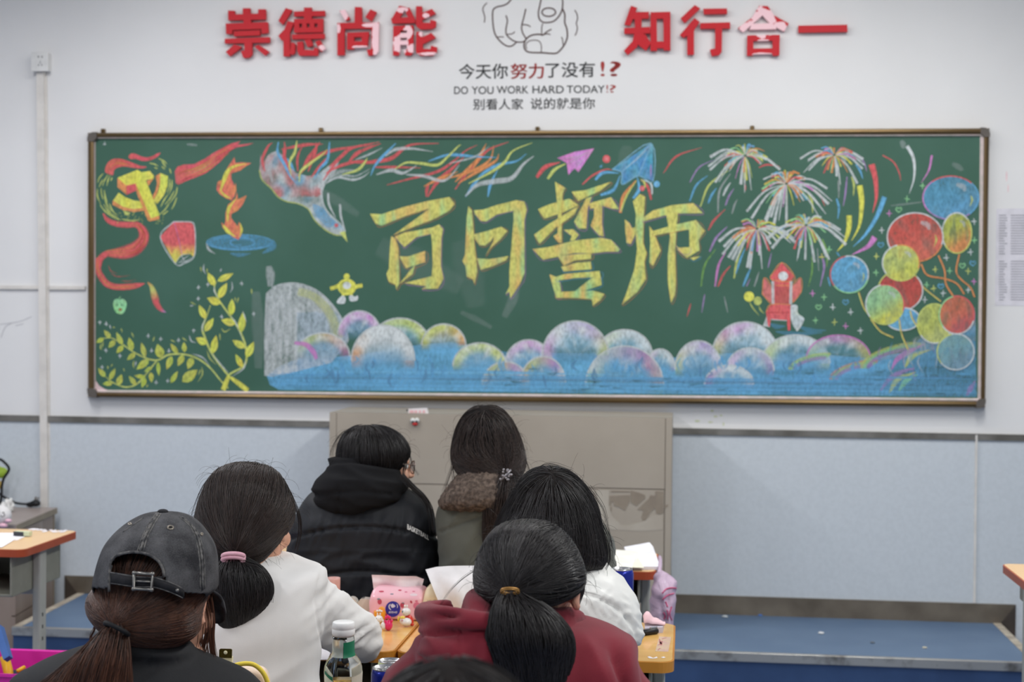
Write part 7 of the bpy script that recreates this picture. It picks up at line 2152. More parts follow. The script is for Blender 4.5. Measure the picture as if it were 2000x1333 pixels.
tag(obj('crumpled_tissue', bm, m_tis, None, False), 'crumpled white tissue on the wooden cabinet behind the plush rabbit', 'tissue')
m_plush = mat('plush_white', rgb(232, 230, 230), 1.0, bump=.5, bscale=300, sheen=.3); m_ppk = mat('plush_pink', rgb(236, 190, 206), 1.0)
c = atZ(-4, 1029, zc)
t = thing('plush_toy', 'round white plush animal with pink paws lying on the wooden cabinet', 'toy', c)
bm = bmesh.new(); ball(bm, c + Vector((.004, 0, .046)), (.052, .048, .044), 24, 16); ball(bm, c + Vector((-.03, 0, .05)), (.05, .05, .046), 20, 14)
world_child(linkmesh('plush_body', fuse(bm, .005, 3), m_plush), t)
for dx, dz, r in ((.062, .030, (.014, .012, .008)), (.040, .010, (.020, .014, .010))):
    bm = ball(bmesh.new(), c + Vector((dx, -.035, dz)), r, 14, 10); world_child(obj('paw', bm, m_ppk, None, True), t)
for k, pts in enumerate(([(4, 1003), (7, 1001), (8, 1004)], [(1, 1007), (4, 1010), (9, 1008), (8, 1004)], [(-3, 1003), (-1, 1000)])):
    bm = bmesh.new(); tube(bm, [atY(x, y, c.y - .046) for x, y in crom(pts, 3)], .0016, 6); world_child(obj('stitched_face', bm, m_black), t)
m_lime = mat('lime_vinyl', rgb(160, 190, 60), .5)
c = atY(3, 924, YP - .012)
t = thing('hanging_toy', 'lime green toy hanging from the black cable loop at the wall', 'toy', c)
bm = bmesh.new(); ball(bm, c, (.030, .022, .026), 18, 12); ball(bm, c + Vector((-.02, 0, .012)), (.022, .02, .02), 14, 10)
world_child(linkmesh('toy_body', fuse(bm, .004, 2), m_lime), t)
m_ylo = mat('toy_ochre', rgb(176, 150, 70), .6)
bm = ball(bmesh.new(), atY(0, 948, YP - .012), (.014, .012, .018), 14, 10); world_child(obj('toy_tail', bm, m_ylo, None, True), t)

# ---------------------------------------------------------------- things on the left desk
m_sheet = mat('sheet_white', rgb(238, 236, 240), .85)
def sheet(name, pts, z, m, label, cat='paper', th=.0006, curl=0.0, group=None):
    bm = bmesh.new()
    quad_prism(bm, [Vector((atZ(x, y, z).x, atZ(x, y, z).y, z)) for x, y in pts], (0, 0, 1), th)
    return tag(obj(name, bm, m), label, cat, group)
sheet('worksheet', [(-40, 1041.5), (64, 1042), (34, 1056), (-40, 1056)], ZT + .0004, m_sheet, 'white worksheet under the eraser on the tan desk', th=.0008)
sheet('worksheet', [(-40, 1050), (32, 1053), (4, 1070), (-40, 1071)], ZT + .0014, m_sheet, 'white worksheet nearest the front edge of the tan desk', th=.0008)
e0 = atZ(26, 1047, ZT + .0025); e1 = atZ(45, 1048, ZT + .0025)
t = thing('eraser', 'eraser in a black printed sleeve on the worksheets', 'eraser', e0)
m_er = mat('eraser_pale_green', rgb(216, 226, 190), .6); m_slv = mat('eraser_sleeve', rgb(62, 64, 70), .5)
du = (e1 - e0); du.z = 0; L = du.length; du.normalize(); dn = Vector((-du.y, du.x, 0))
def obx(u0, u1, v0, v1, z0, z1):
    bm = bmesh.new(); quad_prism(bm, [e0 + du * u + dn * v + Vector((0, 0, z0)) for u, v in ((u0, v0), (u1, v0), (u1, v1), (u0, v1))], (0, 0, 1), z1 - z0); return bm
world_child(obj('rubber', obx(.002, L + .022, .002, .020, .0005, .0145), m_er), t)
world_child(obj('sleeve', obx(0, L, 0, .022, 0, .0142), m_slv), t)
m_stk = mat('sticker_white', rgb(236, 232, 236), .6)
rg = random.Random(5)
for k, (x, y) in enumerate(((62, 1034.5), (70, 1034.8), (77, 1035.5), (84, 1036.2), (89, 1038.3), (97, 1036.6), (104, 1037.5), (108, 1039.5), (117, 1038.2), (123, 1039.6), (126, 1037.4))):
    c = atZ(x, y, ZT + .0003); w, h = .0075 + rg.random() * .006, .016 + rg.random() * .014
    bm = bmesh.new(); n = 8
    ring = [bm.verts.new((c.x + w * (.6 + .4 * rg.random()) * math.cos(a), c.y + h * (.6 + .4 * rg.random()) * math.sin(a), c.z + .0006)) for a in [2 * math.pi * q / n for q in range(n)]]
    bm.faces.new(ring)
    tag(obj('desk_sticker', bm, m_stk), 'worn white sticker along the far edge of the tan desk', 'sticker', 'worn stickers on the tan desk')
# books in the tray below
m_bk = mat('book_dark', rgb(70, 70, 74), .6)
tag(obj('book', bx((-2.62, -1.95, ZT - .1495), (-2.36, -1.70, ZT - .10), .002), m_bk), 'dark book in the tray under the tan desk', 'book')
# pink basket with odds and ends on the floor beneath
m_basket = mat('basket_magenta', rgb(214, 46, 160), .4, color2=rgb(204, 40, 150), nscale=6)
b0_ = atZ(40, 1295, .505)
t = thing('storage_basket', 'bright magenta plastic basket under the tan desk, tools in it', 'basket', (b0_.x, b0_.y, FLOOR))
bm = bmesh.new(); ro, ri = [], []
def rrect(hx, hy, z, r=.05, n=5):
    out = []
    for cx, cy, a0 in ((hx - r, hy - r, 0), (-hx + r, hy - r, 90), (-hx + r, -hy + r, 180), (hx - r, -hy + r, 270)):
        for k in range(n + 1):
            a = math.radians(a0 + 90 * k / n); out.append(Vector((b0_.x - .03 + cx + r * math.cos(a), b0_.y + cy + r * math.sin(a), z)))
    return out
levels = [(.115, .10, FLOOR, 1), (.150, .145, .50, 1), (.158, .152, .500, 1), (.158, .152, .509, 1), (.146, .140, .507, 1), (.111, .096, FLOOR + .005, 1)]
rings = [[bm.verts.new(p) for p in rrect(a, b, z)] for a, b, z, _ in levels]
for i in range(len(rings) - 1):
    n = len(rings[i])
    for k in range(n): bm.faces.new((rings[i][k], rings[i][(k + 1) % n], rings[i + 1][(k + 1) % n], rings[i + 1][k]))
bm.faces.new(rings[0]); bm.faces.new(rings[-1])
world_child(obj('basket_body', bm, m_basket), t)
m_bluef = mat('folder_blue', rgb(70, 106, 168), .5); m_yel = mat('marker_yellow', rgb(232, 176, 32), .4); m_navy = mat('pouch_navy', rgb(40, 50, 72), .8)
A = atD(2, 1245, 4.30); B = atD(16, 1288, 4.25)
bm = bmesh.new(); u = (B - A); tube(bm, [A - u * .4, B], [.018, .014], 4)
tag(obj('blue_rod', bm, m_bluef), 'blue flat rod sticking out of the magenta basket', 'tool')
bm = bmesh.new(); tube(bm, [atD(9, 1284, 4.32), atD(16, 1312, 4.30), atD(20, 1345, 4.28)], .014, 10)
tag(obj('marker', bm, m_yel, None, True), 'thick yellow marker leaning in the magenta basket', 'marker')
bm = bmesh.new(); ball(bm, atD(38, 1322, 4.34), (.040, .036, .020), 18, 12)
tag(obj('pouch', bm, m_navy, None, True), 'navy cloth pouch lying in the magenta basket', 'pouch')
bm = bmesh.new(); tube(bm, [atD(34, 1312, 4.22), atD(48, 1304, 4.24)], .006, 8)
tag(obj('pencil', bm, m_yel, None, True), 'yellow pencil across the navy pouch in the basket', 'pencil')
# crumbs of chalk on the platform
for (x, y, c, nm, r) in ((1604, 1239, (226, 228, 230), 'white', .008), (1485, 1203.5, (90, 140, 220), 'deep blue', .006), (1560, 1203, (110, 180, 236), 'light blue', .008), (1416, 1207, (210, 216, 220), 'greyish white', .009), (1806, 1267, (206, 200, 180), 'beige', .006), (1704, 1257, (104, 112, 120), 'dark grey', .006)):
    p = atZ(x, y, zd)
    bm = bmesh.new(); bmesh.ops.create_icosphere(bm, subdivisions=2, radius=1)
    for v in bm.verts: v.co = Vector((v.co.x * r * 1.6, v.co.y * r * 1.3, v.co.z * r * .6)) * (1 + .3 * noise.noise(v.co * 2 + Vector((x, 0, 0)))) + p + Vector((0, 0, r * .5))
    tag(obj('chalk_crumb', bm, mat('chalk_' + nm.replace(' ', '_'), rgb(*c), .9)), nm + ' crumb of chalk lying on the blue platform', 'chalk', 'chalk crumbs on the platform')

# ---------------------------------------------------------------- tissue packs
def pack(label, x0, x1, yb, ytop, dep, depth, m_w, m_t, tissue, shoulder=.35):
    """soft plastic tissue pack with a sheet pulled up; px front face x0..x1, base yb, top of the pack body ytop"""
    bl = atZ(x0, yb, ZT); br = atZ(x1, yb, ZT); Y = (bl.y + br.y) / 2
    w = br.x - bl.x; h = atY((x0 + x1) / 2, ytop, Y).z - ZT
    cx = (bl.x + br.x) / 2
    t = thing('tissue_pack', label, 'tissue pack', (cx, Y + depth / 2, ZT))
    bm = bmesh.new()
    nx, ny, nz = 17, 13, 11
    bmesh.ops.create_cube(bm, size=1.0)
    bmesh.ops.subdivide_edges(bm, edges=bm.edges[:], cuts=14, use_grid_fill=True)
    for v in bm.verts:
        x, y, z = v.co.x * 2, v.co.y * 2, v.co.z + .5
        p = 9
        l = (abs(x) ** p + abs(y) ** p + abs((z - .5) * 2) ** p) ** (1 / p); l = max(l, 1e-6)
        x, y, zz_ = x / l * 1.0, y / l, ((z - .5) * 2 / l + 1) / 2
        k = 1 - .10 * max(0, zz_ - .55) / .45 - .02 * abs(2 * zz_ - 1)
        b_ = .02 * noise.noise((x * 2, y * 2, zz_ * 2 + x0))
        v.co = Vector((cx + x * w / 2 * (k + b_), Y + depth / 2 + y * depth / 2 * (1 - (shoulder if y < 0 else .3) * max(0, zz_ - .72) / .28), ZT + .0005 + zz_ * h))
    o = obj('wrapper', bm, m_w, None, True); world_child(o, t)
    bvw = BVHTree.FromPolygons([v.co.copy() for v in o.data.vertices], [tuple(p.vertices) for p in o.data.polygons])
    # pulled sheet
    bm = bmesh.new(); N, R = 16, 8; g = []
    for i in range(N + 1):
        row = []
        for j in range(R + 1):
            u, vv = i / N, j / R
            xb = tissue['b0'] + (tissue['b1'] - tissue['b0']) * u
            tx = [q for q in tissue['top']]
            s_ = u * (len(tx) - 1); k = min(int(s_), len(tx) - 2); f_ = s_ - k
            xt = tx[k][0] + (tx[k + 1][0] - tx[k][0]) * f_; yt = tx[k][1] + (tx[k + 1][1] - tx[k][1]) * f_
            x = xb + (xt - xb) * vv; y = tissue['yb'] + (yt - tissue['yb']) * vv
            yy = Y + depth * tissue.get('fy', .5) * (1 - vv ** 3) + depth * .5 * vv ** 3 + .012 * math.sin(u * 7 + vv * 1.5) + .008 * noise.noise((u * 4, vv * 3, x0)) + .02 * vv * (u - .5)
            row.append(bm.verts.new(atY(x, y, yy)))
        g.append(row)
    for i in range(N):
        for j in range(R): bm.faces.new((g[i][j], g[i + 1][j], g[i + 1][j + 1], g[i][j + 1]))
    o2 = obj('pulled_tissue', bm, m_t, None, True); world_child(o2, t)
    return t, bvw, Y
m_wpink = mat('wrapper_pink', rgb(244, 182, 196), .3, color2=rgb(248, 196, 206), nscale=9, coat=.2)
m_tpink = mat('tissue_pale_pink', rgb(240, 222, 224), .9); m_wcream = mat('wrapper_cream', rgb(240, 222, 186), .4, color2=rgb(236, 216, 180), nscale=9)
t, bv, YK = pack('pink strawberry-print tissue pack with a blue round badge on the amber desk', 716.5, 831, 1213.5, 1152, 3.7, .095, m_wpink, m_tpink,
                 dict(b0=730, b1=822, yb=1154, top=[(726, 1123.5), (750, 1124), (775, 1126), (790, 1126), (812, 1126), (828, 1132)]), .45)
def printed(name, polys, m, bvh, par, off=.0006):
    """flat print wrapped on the pack front; polys of px points"""
    bm = bmesh.new()
    for pts in polys:
        cx = sum(p[0] for p in pts) / len(pts); cy = sum(p[1] for p in pts) / len(pts)
        c = hit(bvh, cx, cy, off)
        if c is None: continue
        R1 = [hit(bvh, cx + (x - cx) * .5, cy + (y - cy) * .5, off) for x, y in pts]; R2 = [hit(bvh, x, y, off) for x, y in pts]
        if any(q is None for q in R1 + R2): continue
        cv = bm.verts.new(c); v1 = [bm.verts.new(q) for q in R1]; v2 = [bm.verts.new(q) for q in R2]
        n = len(pts)
        for i in range(n):
            j = (i + 1) % n
            bm.faces.new((cv, v1[i], v1[j])); bm.faces.new((v1[i], v2[i], v2[j], v1[j]))
    o = obj(name, bm, m); world_child(o, par); return o
def ell(cx, cy, rx, ry, n=18, rot=0.0): return [(cx + rx * math.cos(a) * math.cos(rot) - ry * math.sin(a) * math.sin(rot), cy + rx * math.cos(a) * math.sin(rot) + ry * math.sin(a) * math.cos(rot)) for a in [2 * math.pi * k / n for k in range(n)]]
m_straw = mat('print_strawberry', rgb(206, 82, 104), .4); m_leafp = mat('print_leaf_grey', rgb(120, 140, 150), .4); m_navyb = mat('badge_blue', rgb(52, 52, 158), .35); m_wht = mat('print_white_pack', rgb(226, 222, 240), .4); m_cloud = mat('print_cloud', rgb(250, 226, 232), .4); m_ppk2 = mat('print_pink', rgb(232, 128, 156), .4)
printed('printed_berries', [ell(741.5, 1176, 4.2, 5.5), ell(786, 1183, 4.5, 5), ell(745, 1156, 5, 1.6), ell(781, 1153.5, 3.5, 1.3), ell(722.5, 1204, 3.2, 1.2, rot=.6), ell(803, 1176.5, 2, 3, rot=-.5), ell(716.9 + 2.5, 1178, 1.4, 3), ell(754, 1203, 4, 4)], m_straw, bv, t)
printed('printed_leaves', [ell(739.5, 1171, 3, 1.6), ell(787, 1179, 2.6, 1.3), ell(719.5, 1181.5, 1.6, 1.2), ell(765.5, 1161, 3.4, 1)], m_leafp, bv, t)
printed('printed_dots', [ell(814, 1184, 7, 7), ell(813.5, 1175, 3, 2), ell(728, 1187, 8, 6), ell(793, 1157, 3, 1.2), ell(808, 1156, 3, 1)], m_ppk2, bv, t, .0003)
printed('printed_cloud', [ell(808, 1162.5, 7.5, 2.6)], m_cloud, bv, t)
bd = printed('round_badge', [ell(767.3, 1190.5, 14.6, 15.4, 28)], m_navyb, bv, t, .0009)
fl_ = [(763.5, 1184.5), (762, 1182.3), (764.5, 1181.6), (765.5, 1180), (767.5, 1180), (768.2, 1181.4), (770.4, 1181.6), (770.6, 1183.4), (772.6, 1184.2), (771.5, 1186), (769.5, 1187.2), (766.5, 1188), (764, 1187)]
arcs = [[(763.2, 1179.5), (759.5, 1182), (758.4, 1186), (760, 1190.3), (763.5, 1192.8), (764, 1192), (761.2, 1189.5), (759.8, 1186), (760.8, 1182.6)], [(774.2, 1179.6), (776.4, 1181.8), (777.4, 1185), (776, 1188.6), (775.5, 1188.2), (776, 1185), (775, 1182)]]
printed('badge_emblem', [fl_] + arcs, m_wht, bv, t, .0016)
def text_hit(s, x0, y0, x1, y1, bvh, off, em=0.02):
    return text_on(lambda x, y, w: hit(bvh, x, y, off) or atY(x, y, YK), s, x0, y0, x1, y1, offset=em)
world_child(linkmesh('badge_lettering', text_hit('超韧4层', 759, 1194.6, 776, 1198.8, bv, .0016, .01), m_wht), t)
t, bv2, Y2 = pack('cream tissue pack with grey lettering behind the dark red hood', 822, 932, 1219, 1148, 3.68, .10, m_wcream, mat('tissue_plain_white', rgb(234, 230, 230), .9),
                  dict(b0=868, b1=930, yb=1205, fy=-.3, top=[(831, 1113), (852, 1108), (880, 1106), (905, 1105.5), (930, 1105.5)]), .3)
YK = Y2
world_child(linkmesh('grey_lettering', text_hit('洁柔', 834, 1172.5, 854, 1181.5, bv2, .0008, .0), mat('lettering_grey', rgb(176, 168, 156), .6)), t)

# ---------------------------------------------------------------- little toys in front of the pink pack
m_vin = mat('vinyl_white', rgb(238, 236, 232), .3, coat=.3); m_orange = mat('vinyl_orange', rgb(246, 160, 28), .3, coat=.3); m_hot = mat('vinyl_hot_pink', rgb(228, 44, 110), .25, coat=.4); m_redv = mat('vinyl_red', rgb(224, 62, 48), .3, coat=.3); m_yv = mat('vinyl_yellow', rgb(240, 210, 90), .35); m_orl = mat('vinyl_light_orange', rgb(250, 176, 80), .35)
def sc_at(x, y): p = atZ(x, y, ZT); return p, (CINV @ (p - CPOS)).z * -1 / F
ZK = lambda x, y: (700 + x / 9.52, 1110 + y / 9.52)
def toy(label, bx_, by_):
    p, s = sc_at(*ZK(bx_, by_)); t = thing('toy_figure', label, 'toy', p, group='little fruit toys on the amber desk')
    def P(x, y, fo=0.0): q = atD(*ZK(x, y), s * F + fo); return q
    def b(nm, x, y, rx, rz, m, fo=0.0, ry=None, rot=None):
        k = s / 9.52
        o = obj(nm, ball(bmesh.new(), P(x, y, fo), (rx * k, (ry or rx) * k, rz * k), 20, 14, rot), m, None, True); world_child(o, t); return o
    return t, P, b, s / 9.52
t, P, b, k = toy('white bunny toy head in an orange juice cup with an orange slice', 380, 1020)
bm = bmesh.new(); lathe(bm, [(60 * k, 0), (92 * k, 30 * k), (115 * k, 205 * k), (108 * k, 212 * k), (95 * k, 205 * k)], (0, 0, 0), 28)
bmesh.ops.translate(bm, verts=bm.verts, vec=P(395, 1010, .018)); world_child(obj('cup', bm, m_orange, None, True), t)
b('orange_slice', 435, 780, 62, 65, m_orl, .016, 16); b('bubble', 350, 800, 22, 20, m_vin, -.0); b('bubble', 395, 795, 25, 22, m_vin, -.0); b('bubble', 430, 805, 20, 18, m_vin, 0)
b('head', 380, 950, 78, 70, m_vin, -.006)
for ex in (355, 405): b('ear', ex, 860, 13, 26, m_vin, -.006)
for ex in (342, 405): b('eye', ex, 948, 13, 17, m_black, -.0140, 6)
b('nose', 374, 950, 7, 14, m_orl, -.0150)
t, P, b, k = toy('hot pink dragon-fruit toy with a white face turned away', 545, 1165)
o = b('fruit_shell', 560, 1065, 78, 100, m_hot, 0)
for v in o.data.vertices:
    v.co.x += 0
for ex, ey in ((510, 925), (545, 905), (580, 925), (620, 985), (500, 1000), (560, 990)): b('leaf_scale', ex, ey, 22, 34, m_hot, -.004)
b('face', 462, 1080, 50, 72, m_vin, -.002); b('ear', 458, 985, 18, 26, m_vin, 0); b('eye', 420, 1095, 7, 12, m_black, -.006)
t, P, b, k = toy('white bunny toy with a red cape hugging a small white chick', 880, 1078)
b('cape', 950, 960, 70, 110, m_redv, .004, 60, Matrix.Rotation(-.5, 3, 'Y')); b('cape_tail', 1000, 1050, 34, 30, m_redv, .0)
b('head', 890, 815, 86, 74, m_vin, 0); b('ear', 862, 712, 18, 28, m_vin, 0); b('ear', 905, 712, 17, 28, m_vin, 0); b('eye', 822, 815, 17, 24, m_leafp, -.0075, 8); b('nose', 785, 808, 12, 18, m_orl, 0)
b('chick_body', 890, 1005, 100, 76, m_vin, -.010); b('chick_head', 825, 985, 56, 70, m_vin, -.012); b('yellow_cap', 822, 925, 50, 34, m_yv, -.012); b('yellow_wing', 750, 945, 26, 50, m_yv, -.004)
for ex in (795, 822): b('stripe', ex, 980, 5, 26, m_straw, -.0195, 3)

# tape dispenser, pink cup, fabric, other desk things
m_tape = mat('dispenser_ivory', rgb(216, 206, 194), .4); m_clear = mat('tape_roll_clear', rgb(222, 216, 206), .25); m_hubg = mat('hub_grey', rgb(120, 114, 104), .5)
p0 = atZ(700, 1203, ZT); YT = p0.y
t = thing('tape_dispenser', 'ivory desk tape dispenser beside the pink tissue pack', 'tape dispenser', p0)
def wcyl(nm, x, y, r, dpt, m, yo=0.0):
    c = atY(x, y, YT + yo); bm = bmesh.new()
    bmesh.ops.create_cone(bm, cap_ends=True, segments=28, radius1=r, radius2=r, depth=dpt, matrix=Matrix.Translation(c) @ Matrix.Rotation(math.pi / 2, 4, 'X'))
    o = obj(nm, bm, m, None, False); world_child(o, t)
bm = bmesh.new()
quad_prism(bm, [atY(x, y, YT - .012) for x, y in ((664, 1203), (722, 1203), (722, 1172), (709, 1170.5), (703, 1172), (697, 1180), (664, 1186))], (0, 1, 0), .030)
world_child(obj('dispenser_body', bm, m_tape), t)
wcyl('tape_roll', 687.5, 1178, .0150, .022, m_clear, .0); wcyl('roll_hub', 686, 1178, .0085, .026, m_hubg, .0)
bm = bmesh.new(); a, b_ = atY(708, 1171, YT), atY(712, 1169.5, YT); box(bm, (a.x, YT - .01, a.z - .004), (b_.x, YT + .01, b_.z + .002)); world_child(obj('cutter_blade', bm, m_steel), t)
m_cup = mat('cup_pink', rgb(222, 172, 164), .4)
p0 = atZ(651, 1215, ZT)
bm = bmesh.new(); c = atZ(651, 1216, ZT); hC = atY(651, 1129, c.y).z - ZT
lathe(bm, [(.010, .001), (.0155, .0), (.0165, hC - .004), (.0165, hC), (.013, hC), (.012, hC - .01), (.010, .006)], c, 24)
tag(obj('pink_cup', bm, m_cup, None, True), 'pale pink cup standing behind the white sweatshirt sleeve', 'cup')
m_cloth = mat('cloth_pink', rgb(244, 206, 212), .9)
def ZD(x, y): return (1230 + x / 10.25, 1190 + y / 10.25)
# pens, eraser pack and pink cover on the right corner of the desk
c = atZ(*ZD(480, 480), ZT)
t = thing('eraser_pack', 'clear printed stationery pack under the pink cloth on the amber desk', 'stationery', c)
bm = bmesh.new(); quad_prism(bm, [atZ(*ZD(x, y), ZT) for x, y in ((300, 505), (660, 480), (690, 400), (300, 400))], (0, 0, 1), .014)
world_child(obj('pack_block', bm, mat('pack_pearl', rgb(206, 202, 214), .3)), t)
bm = bmesh.new(); a, b_ = atZ(*ZD(565, 470), ZT), atZ(*ZD(640, 462), ZT)
quad_prism(bm, [a + Vector((0, -.0006, .003)), b_ + Vector((0, -.0006, .003)), b_ + Vector((0, -.0006, .010)), a + Vector((0, -.0006, .010))], (0, 1, 0), .0004)
world_child(obj('printed_band', bm, mat('print_violet', rgb(110, 112, 176), .5)), t)
t = thing('marker_pen', 'black marker pen with a silver clip lying on the amber desk', 'pen', atZ(*ZD(420, 530), ZT))
bm = bmesh.new(); a, b_ = atZ(*ZD(230, 545), ZT) + Vector((0, 0, .0072)), atZ(*ZD(550, 500), ZT) + Vector((0, 0, .0072))
tube(bm, [a, a.lerp(b_, .96), b_], [.0072, .0072, .0062], 14); world_child(obj('barrel', bm, m_black, None, True), t)
bm = bmesh.new(); tube(bm, [a.lerp(b_, .55) + Vector((0, .004, .0075)), a.lerp(b_, .97) + Vector((0, .004, .0075))], .003, 8); world_child(obj('pen_clip', bm, mat('clip_silver', rgb(190, 190, 194), .2, metal=.9)), t)
bm = bmesh.new(); pts = []
N = 22; g = []
A_, B_ = ZD(285, 330), ZD(705, 340)
for i in range(N + 1):
    row = []
    for j in range(9):
        u, v = i / N, j / 8
        x = A_[0] + (B_[0] - A_[0]) * u
        base = atZ(x, 1223 - 5 * v, ZT + .0142)
        top = .026 * math.exp(-((u - .12) / .22) ** 2) + .012 * math.exp(-((u - .55) / .3) ** 2)
        base.z += top * math.sin(math.pi * min(1, v + .08)) * (1 + .15 * noise.noise((u * 6, v * 3, 1)))
        row.append(bm.verts.new(base))
    g.append(row)
for i in range(N):
    for j in range(8): bm.faces.new((g[i][j], g[i + 1][j], g[i + 1][j + 1], g[i][j + 1]))
o = obj('pink_cloth', bm, m_cloth, None, True); sm = o.modifiers.new('thickness', 'SOLIDIFY'); sm.thickness = .004; sm.offset = 1
tag(o, 'crumpled pale pink cloth on the corner of the amber desk', 'cloth')
# taped name label on the desk
m_lab = mat('label_film', rgb(206, 182, 150), .35, color2=rgb(196, 160, 150), nscale=60); m_labp = mat('label_print', rgb(176, 110, 110), .6)
t = thing('desk_label', 'worn label with reddish print taped to the corner of the amber desk', 'label', atZ(*ZD(670, 710), ZT))
bm = bmesh.new(); quad_prism(bm, [atZ(*ZD(x, y), ZT) for x, y in ((510, 855), (770, 862), (830, 570), (590, 558))], (0, 0, 1), .0006); world_child(obj('tape_film', bm, m_lab), t)
bm = bmesh.new()
for q in ([(560, 730), (650, 700), (640, 690), (600, 600), (580, 610), (600, 690)], [(640, 600), (740, 570), (735, 580), (650, 612)], [(555, 830), (590, 785), (640, 790), (600, 800), (570, 835)], [(600, 660), (660, 640), (650, 720), (620, 735)]):
    vs = [bm.verts.new(atZ(*ZD(x, y), ZT + .0008)) for x, y in q]; bm.faces.new(vs)
world_child(obj('printed_marks', bm, m_labp), t)
for k, q in enumerate(([(350, 960), (400, 950), (470, 985), (540, 955), (560, 985), (470, 995), (390, 990)], [(620, 970), (680, 955), (720, 975), (670, 985)])):
    bm = bmesh.new(); vs = [bm.verts.new(atZ(*ZD(x, y), ZT + .0006)) for x, y in q]; bm.faces.new(vs)
    tag(obj('desk_sticker', bm, m_stk), ('long' if k == 0 else 'short') + ' scrap of white sticker near the front edge of the amber desk', 'sticker')

sheet('worksheet', [(560, 1292), (640, 1290), (652, 1262), (575, 1262)], ZT + .0004, m_sheet, 'white worksheet under the elbow of the white sweatshirt', th=.0012)
# ---------------------------------------------------------------- papers on the back desk
def sheet2(name, pts, z, m, label, cat, th): return sheet(name, pts, z, m, label, cat, th)
m_book = mat('paper_stack_white', rgb(236, 236, 244), .8); m_note = mat('paper_cream', rgb(240, 238, 228), .85)
ZB = lambda x, y: (1150 + x / 6.667, 930 + y / 6.667)
sheet2('paper_stack', [ZB(*q) for q in ((580, 1225), (930, 1225), (835, 960), (790, 905), (460, 965))], ZT + .0005, m_book, 'thick stack of white papers on the rust-edged desk', 'papers', .010)
sheet2('notebook_sheet', [ZB(*q) for q in ((330, 1205), (570, 1200), (640, 1000), (610, 985), (240, 960))], ZT + .0112, m_note, 'open cream notebook sheet lying over the stack of papers', 'paper', .0015)
sheet2('note_slip', [ZB(*q) for q in ((570, 1195), (720, 1200), (640, 1060), (625, 1080))], ZT + .0108, mat('paper_yellowish', rgb(242, 238, 214), .85), 'yellowish paper slip between the notebook sheet and paper stack', 'paper', .0006)
# blue drink cans
m_alu = mat('can_aluminium', rgb(198, 198, 200), .25, metal=.9); m_cblue = mat('can_blue', rgb(34, 50, 158), .25, metal=.35, color2=rgb(28, 42, 140), nscale=10); m_cprint = mat('can_print_silver', rgb(150, 160, 214), .35)
def can(label, x, yb, m, R=.0285, H=.122, lab=True):
    c = atZ(x, yb, ZT) if not isinstance(x, Vector) else x
    t = thing('drink_can', label, 'can', c)
    bm = bmesh.new(); lathe(bm, [(R * .72, .0), (R * .80, .002), (R, .009), (R, H - .012), (R * .90, H - .002), (R * .88, H - .002), (R * .88, .02)], c, 40, False)
    bmesh.ops.contextual_create(bm, geom=[v for v in bm.verts if v.co.z < c.z + .0005])
    world_child(obj('can_body', bm, m, None, True), t)
    bm = bmesh.new(); lathe(bm, [(R * .90, H - .003), (R * .92, H), (R * .86, H), (R * .83, H - .004), (R * .10, H - .004)], c, 40)
    world_child(obj('can_lid', bm, m_alu, None, True), t)
    bm = bmesh.new(); tube(bm, [c + Vector((R * .5 * math.cos(a) * .45, -.001 + R * .55 * math.sin(a) - .004, H - .0025)) for a in [2 * math.pi * k / 16 for k in range(17)]], .0016, 6)
    world_child(obj('pull_tab', bm, m_alu, None, True), t)
    if lab:
        bm = bmesh.new()
        for a0, a1, z0, z1 in ((-1.9, -1.25, .55, .68), (-1.8, -1.4, .46, .50), (-1.9, -1.6, .36, .42)):
            n = 6; lo = [bm.verts.new(c + Vector((R * 1.006 * math.cos(a0 + (a1 - a0) * k / n), R * 1.006 * math.sin(a0 + (a1 - a0) * k / n), H * z0))) for k in range(n + 1)]
            hi = [bm.verts.new(c + Vector((R * 1.006 * math.cos(a0 + (a1 - a0) * k / n), R * 1.006 * math.sin(a0 + (a1 - a0) * k / n), H * z1))) for k in range(n + 1)]
            for k in range(n): bm.faces.new((lo[k], lo[k + 1], hi[k + 1], hi[k]))
        world_child(obj('printed_marks', bm, m_cprint), t)
    return t
can('blue drink can standing behind the white padded jacket on the amber desk', atZ(1214, 1221, ZT), 0, m_cblue, .0285, .140)
cf = atD(756, 1304, 2.66); can('blue drink can beside the bottle, partly behind the red sleeve', Vector((cf.x, cf.y, ZT)), 0, m_cblue, .0285, cf.z - ZT)
cg = atD(762, 1290, 2.80); can('pale green topped can behind the blue can', Vector((cg.x, cg.y, ZT)), 0, mat('can_pale_green', rgb(196, 206, 150), .35), .024, cg.z - ZT, False)
# pink plastic bag hung on the desk corner
m_bag = mat('bag_film_pink', rgb(206, 180, 204), .35, color2=rgb(214, 190, 212), nscale=12, alpha=.82); m_bagp = mat('bag_print', rgb(206, 90, 130), .5)
t = thing('plastic_bag', 'translucent lilac pink plastic bag hanging on the rust-edged desk corner', 'bag', atD(1296, 1165, 4.40))
rows = [(1116, 1283, 1296, .02), (1124, 1279, 1308, .05), (1135, 1277, 1321, .08), (1150, 1274, 1321.5, .11), (1165, 1272, 1320.5, .13), (1190, 1269, 1318, .15), (1216, 1266, 1315.5, .15), (1240, 1264, 1312, .14), (1262, 1270, 1306, .10)]
bm = loft_px(crows(rows, 4), 4.40, 40, 2.2)
for v in bm.verts:
    x, y, d = proj(v.co); v.co += FWD * (.018 * noise.noise((x * .09, y * .035, 2))) + RIGHT * .006 * noise.noise((x * .1, y * .06, 6))
o = obj('bag_body', bm, m_bag, None, False); world_child(o, t)
bvb = BVHTree.FromPolygons([v.co.copy() for v in o.data.vertices], [tuple(p.vertices) for p in o.data.polygons])
bm = bmesh.new()
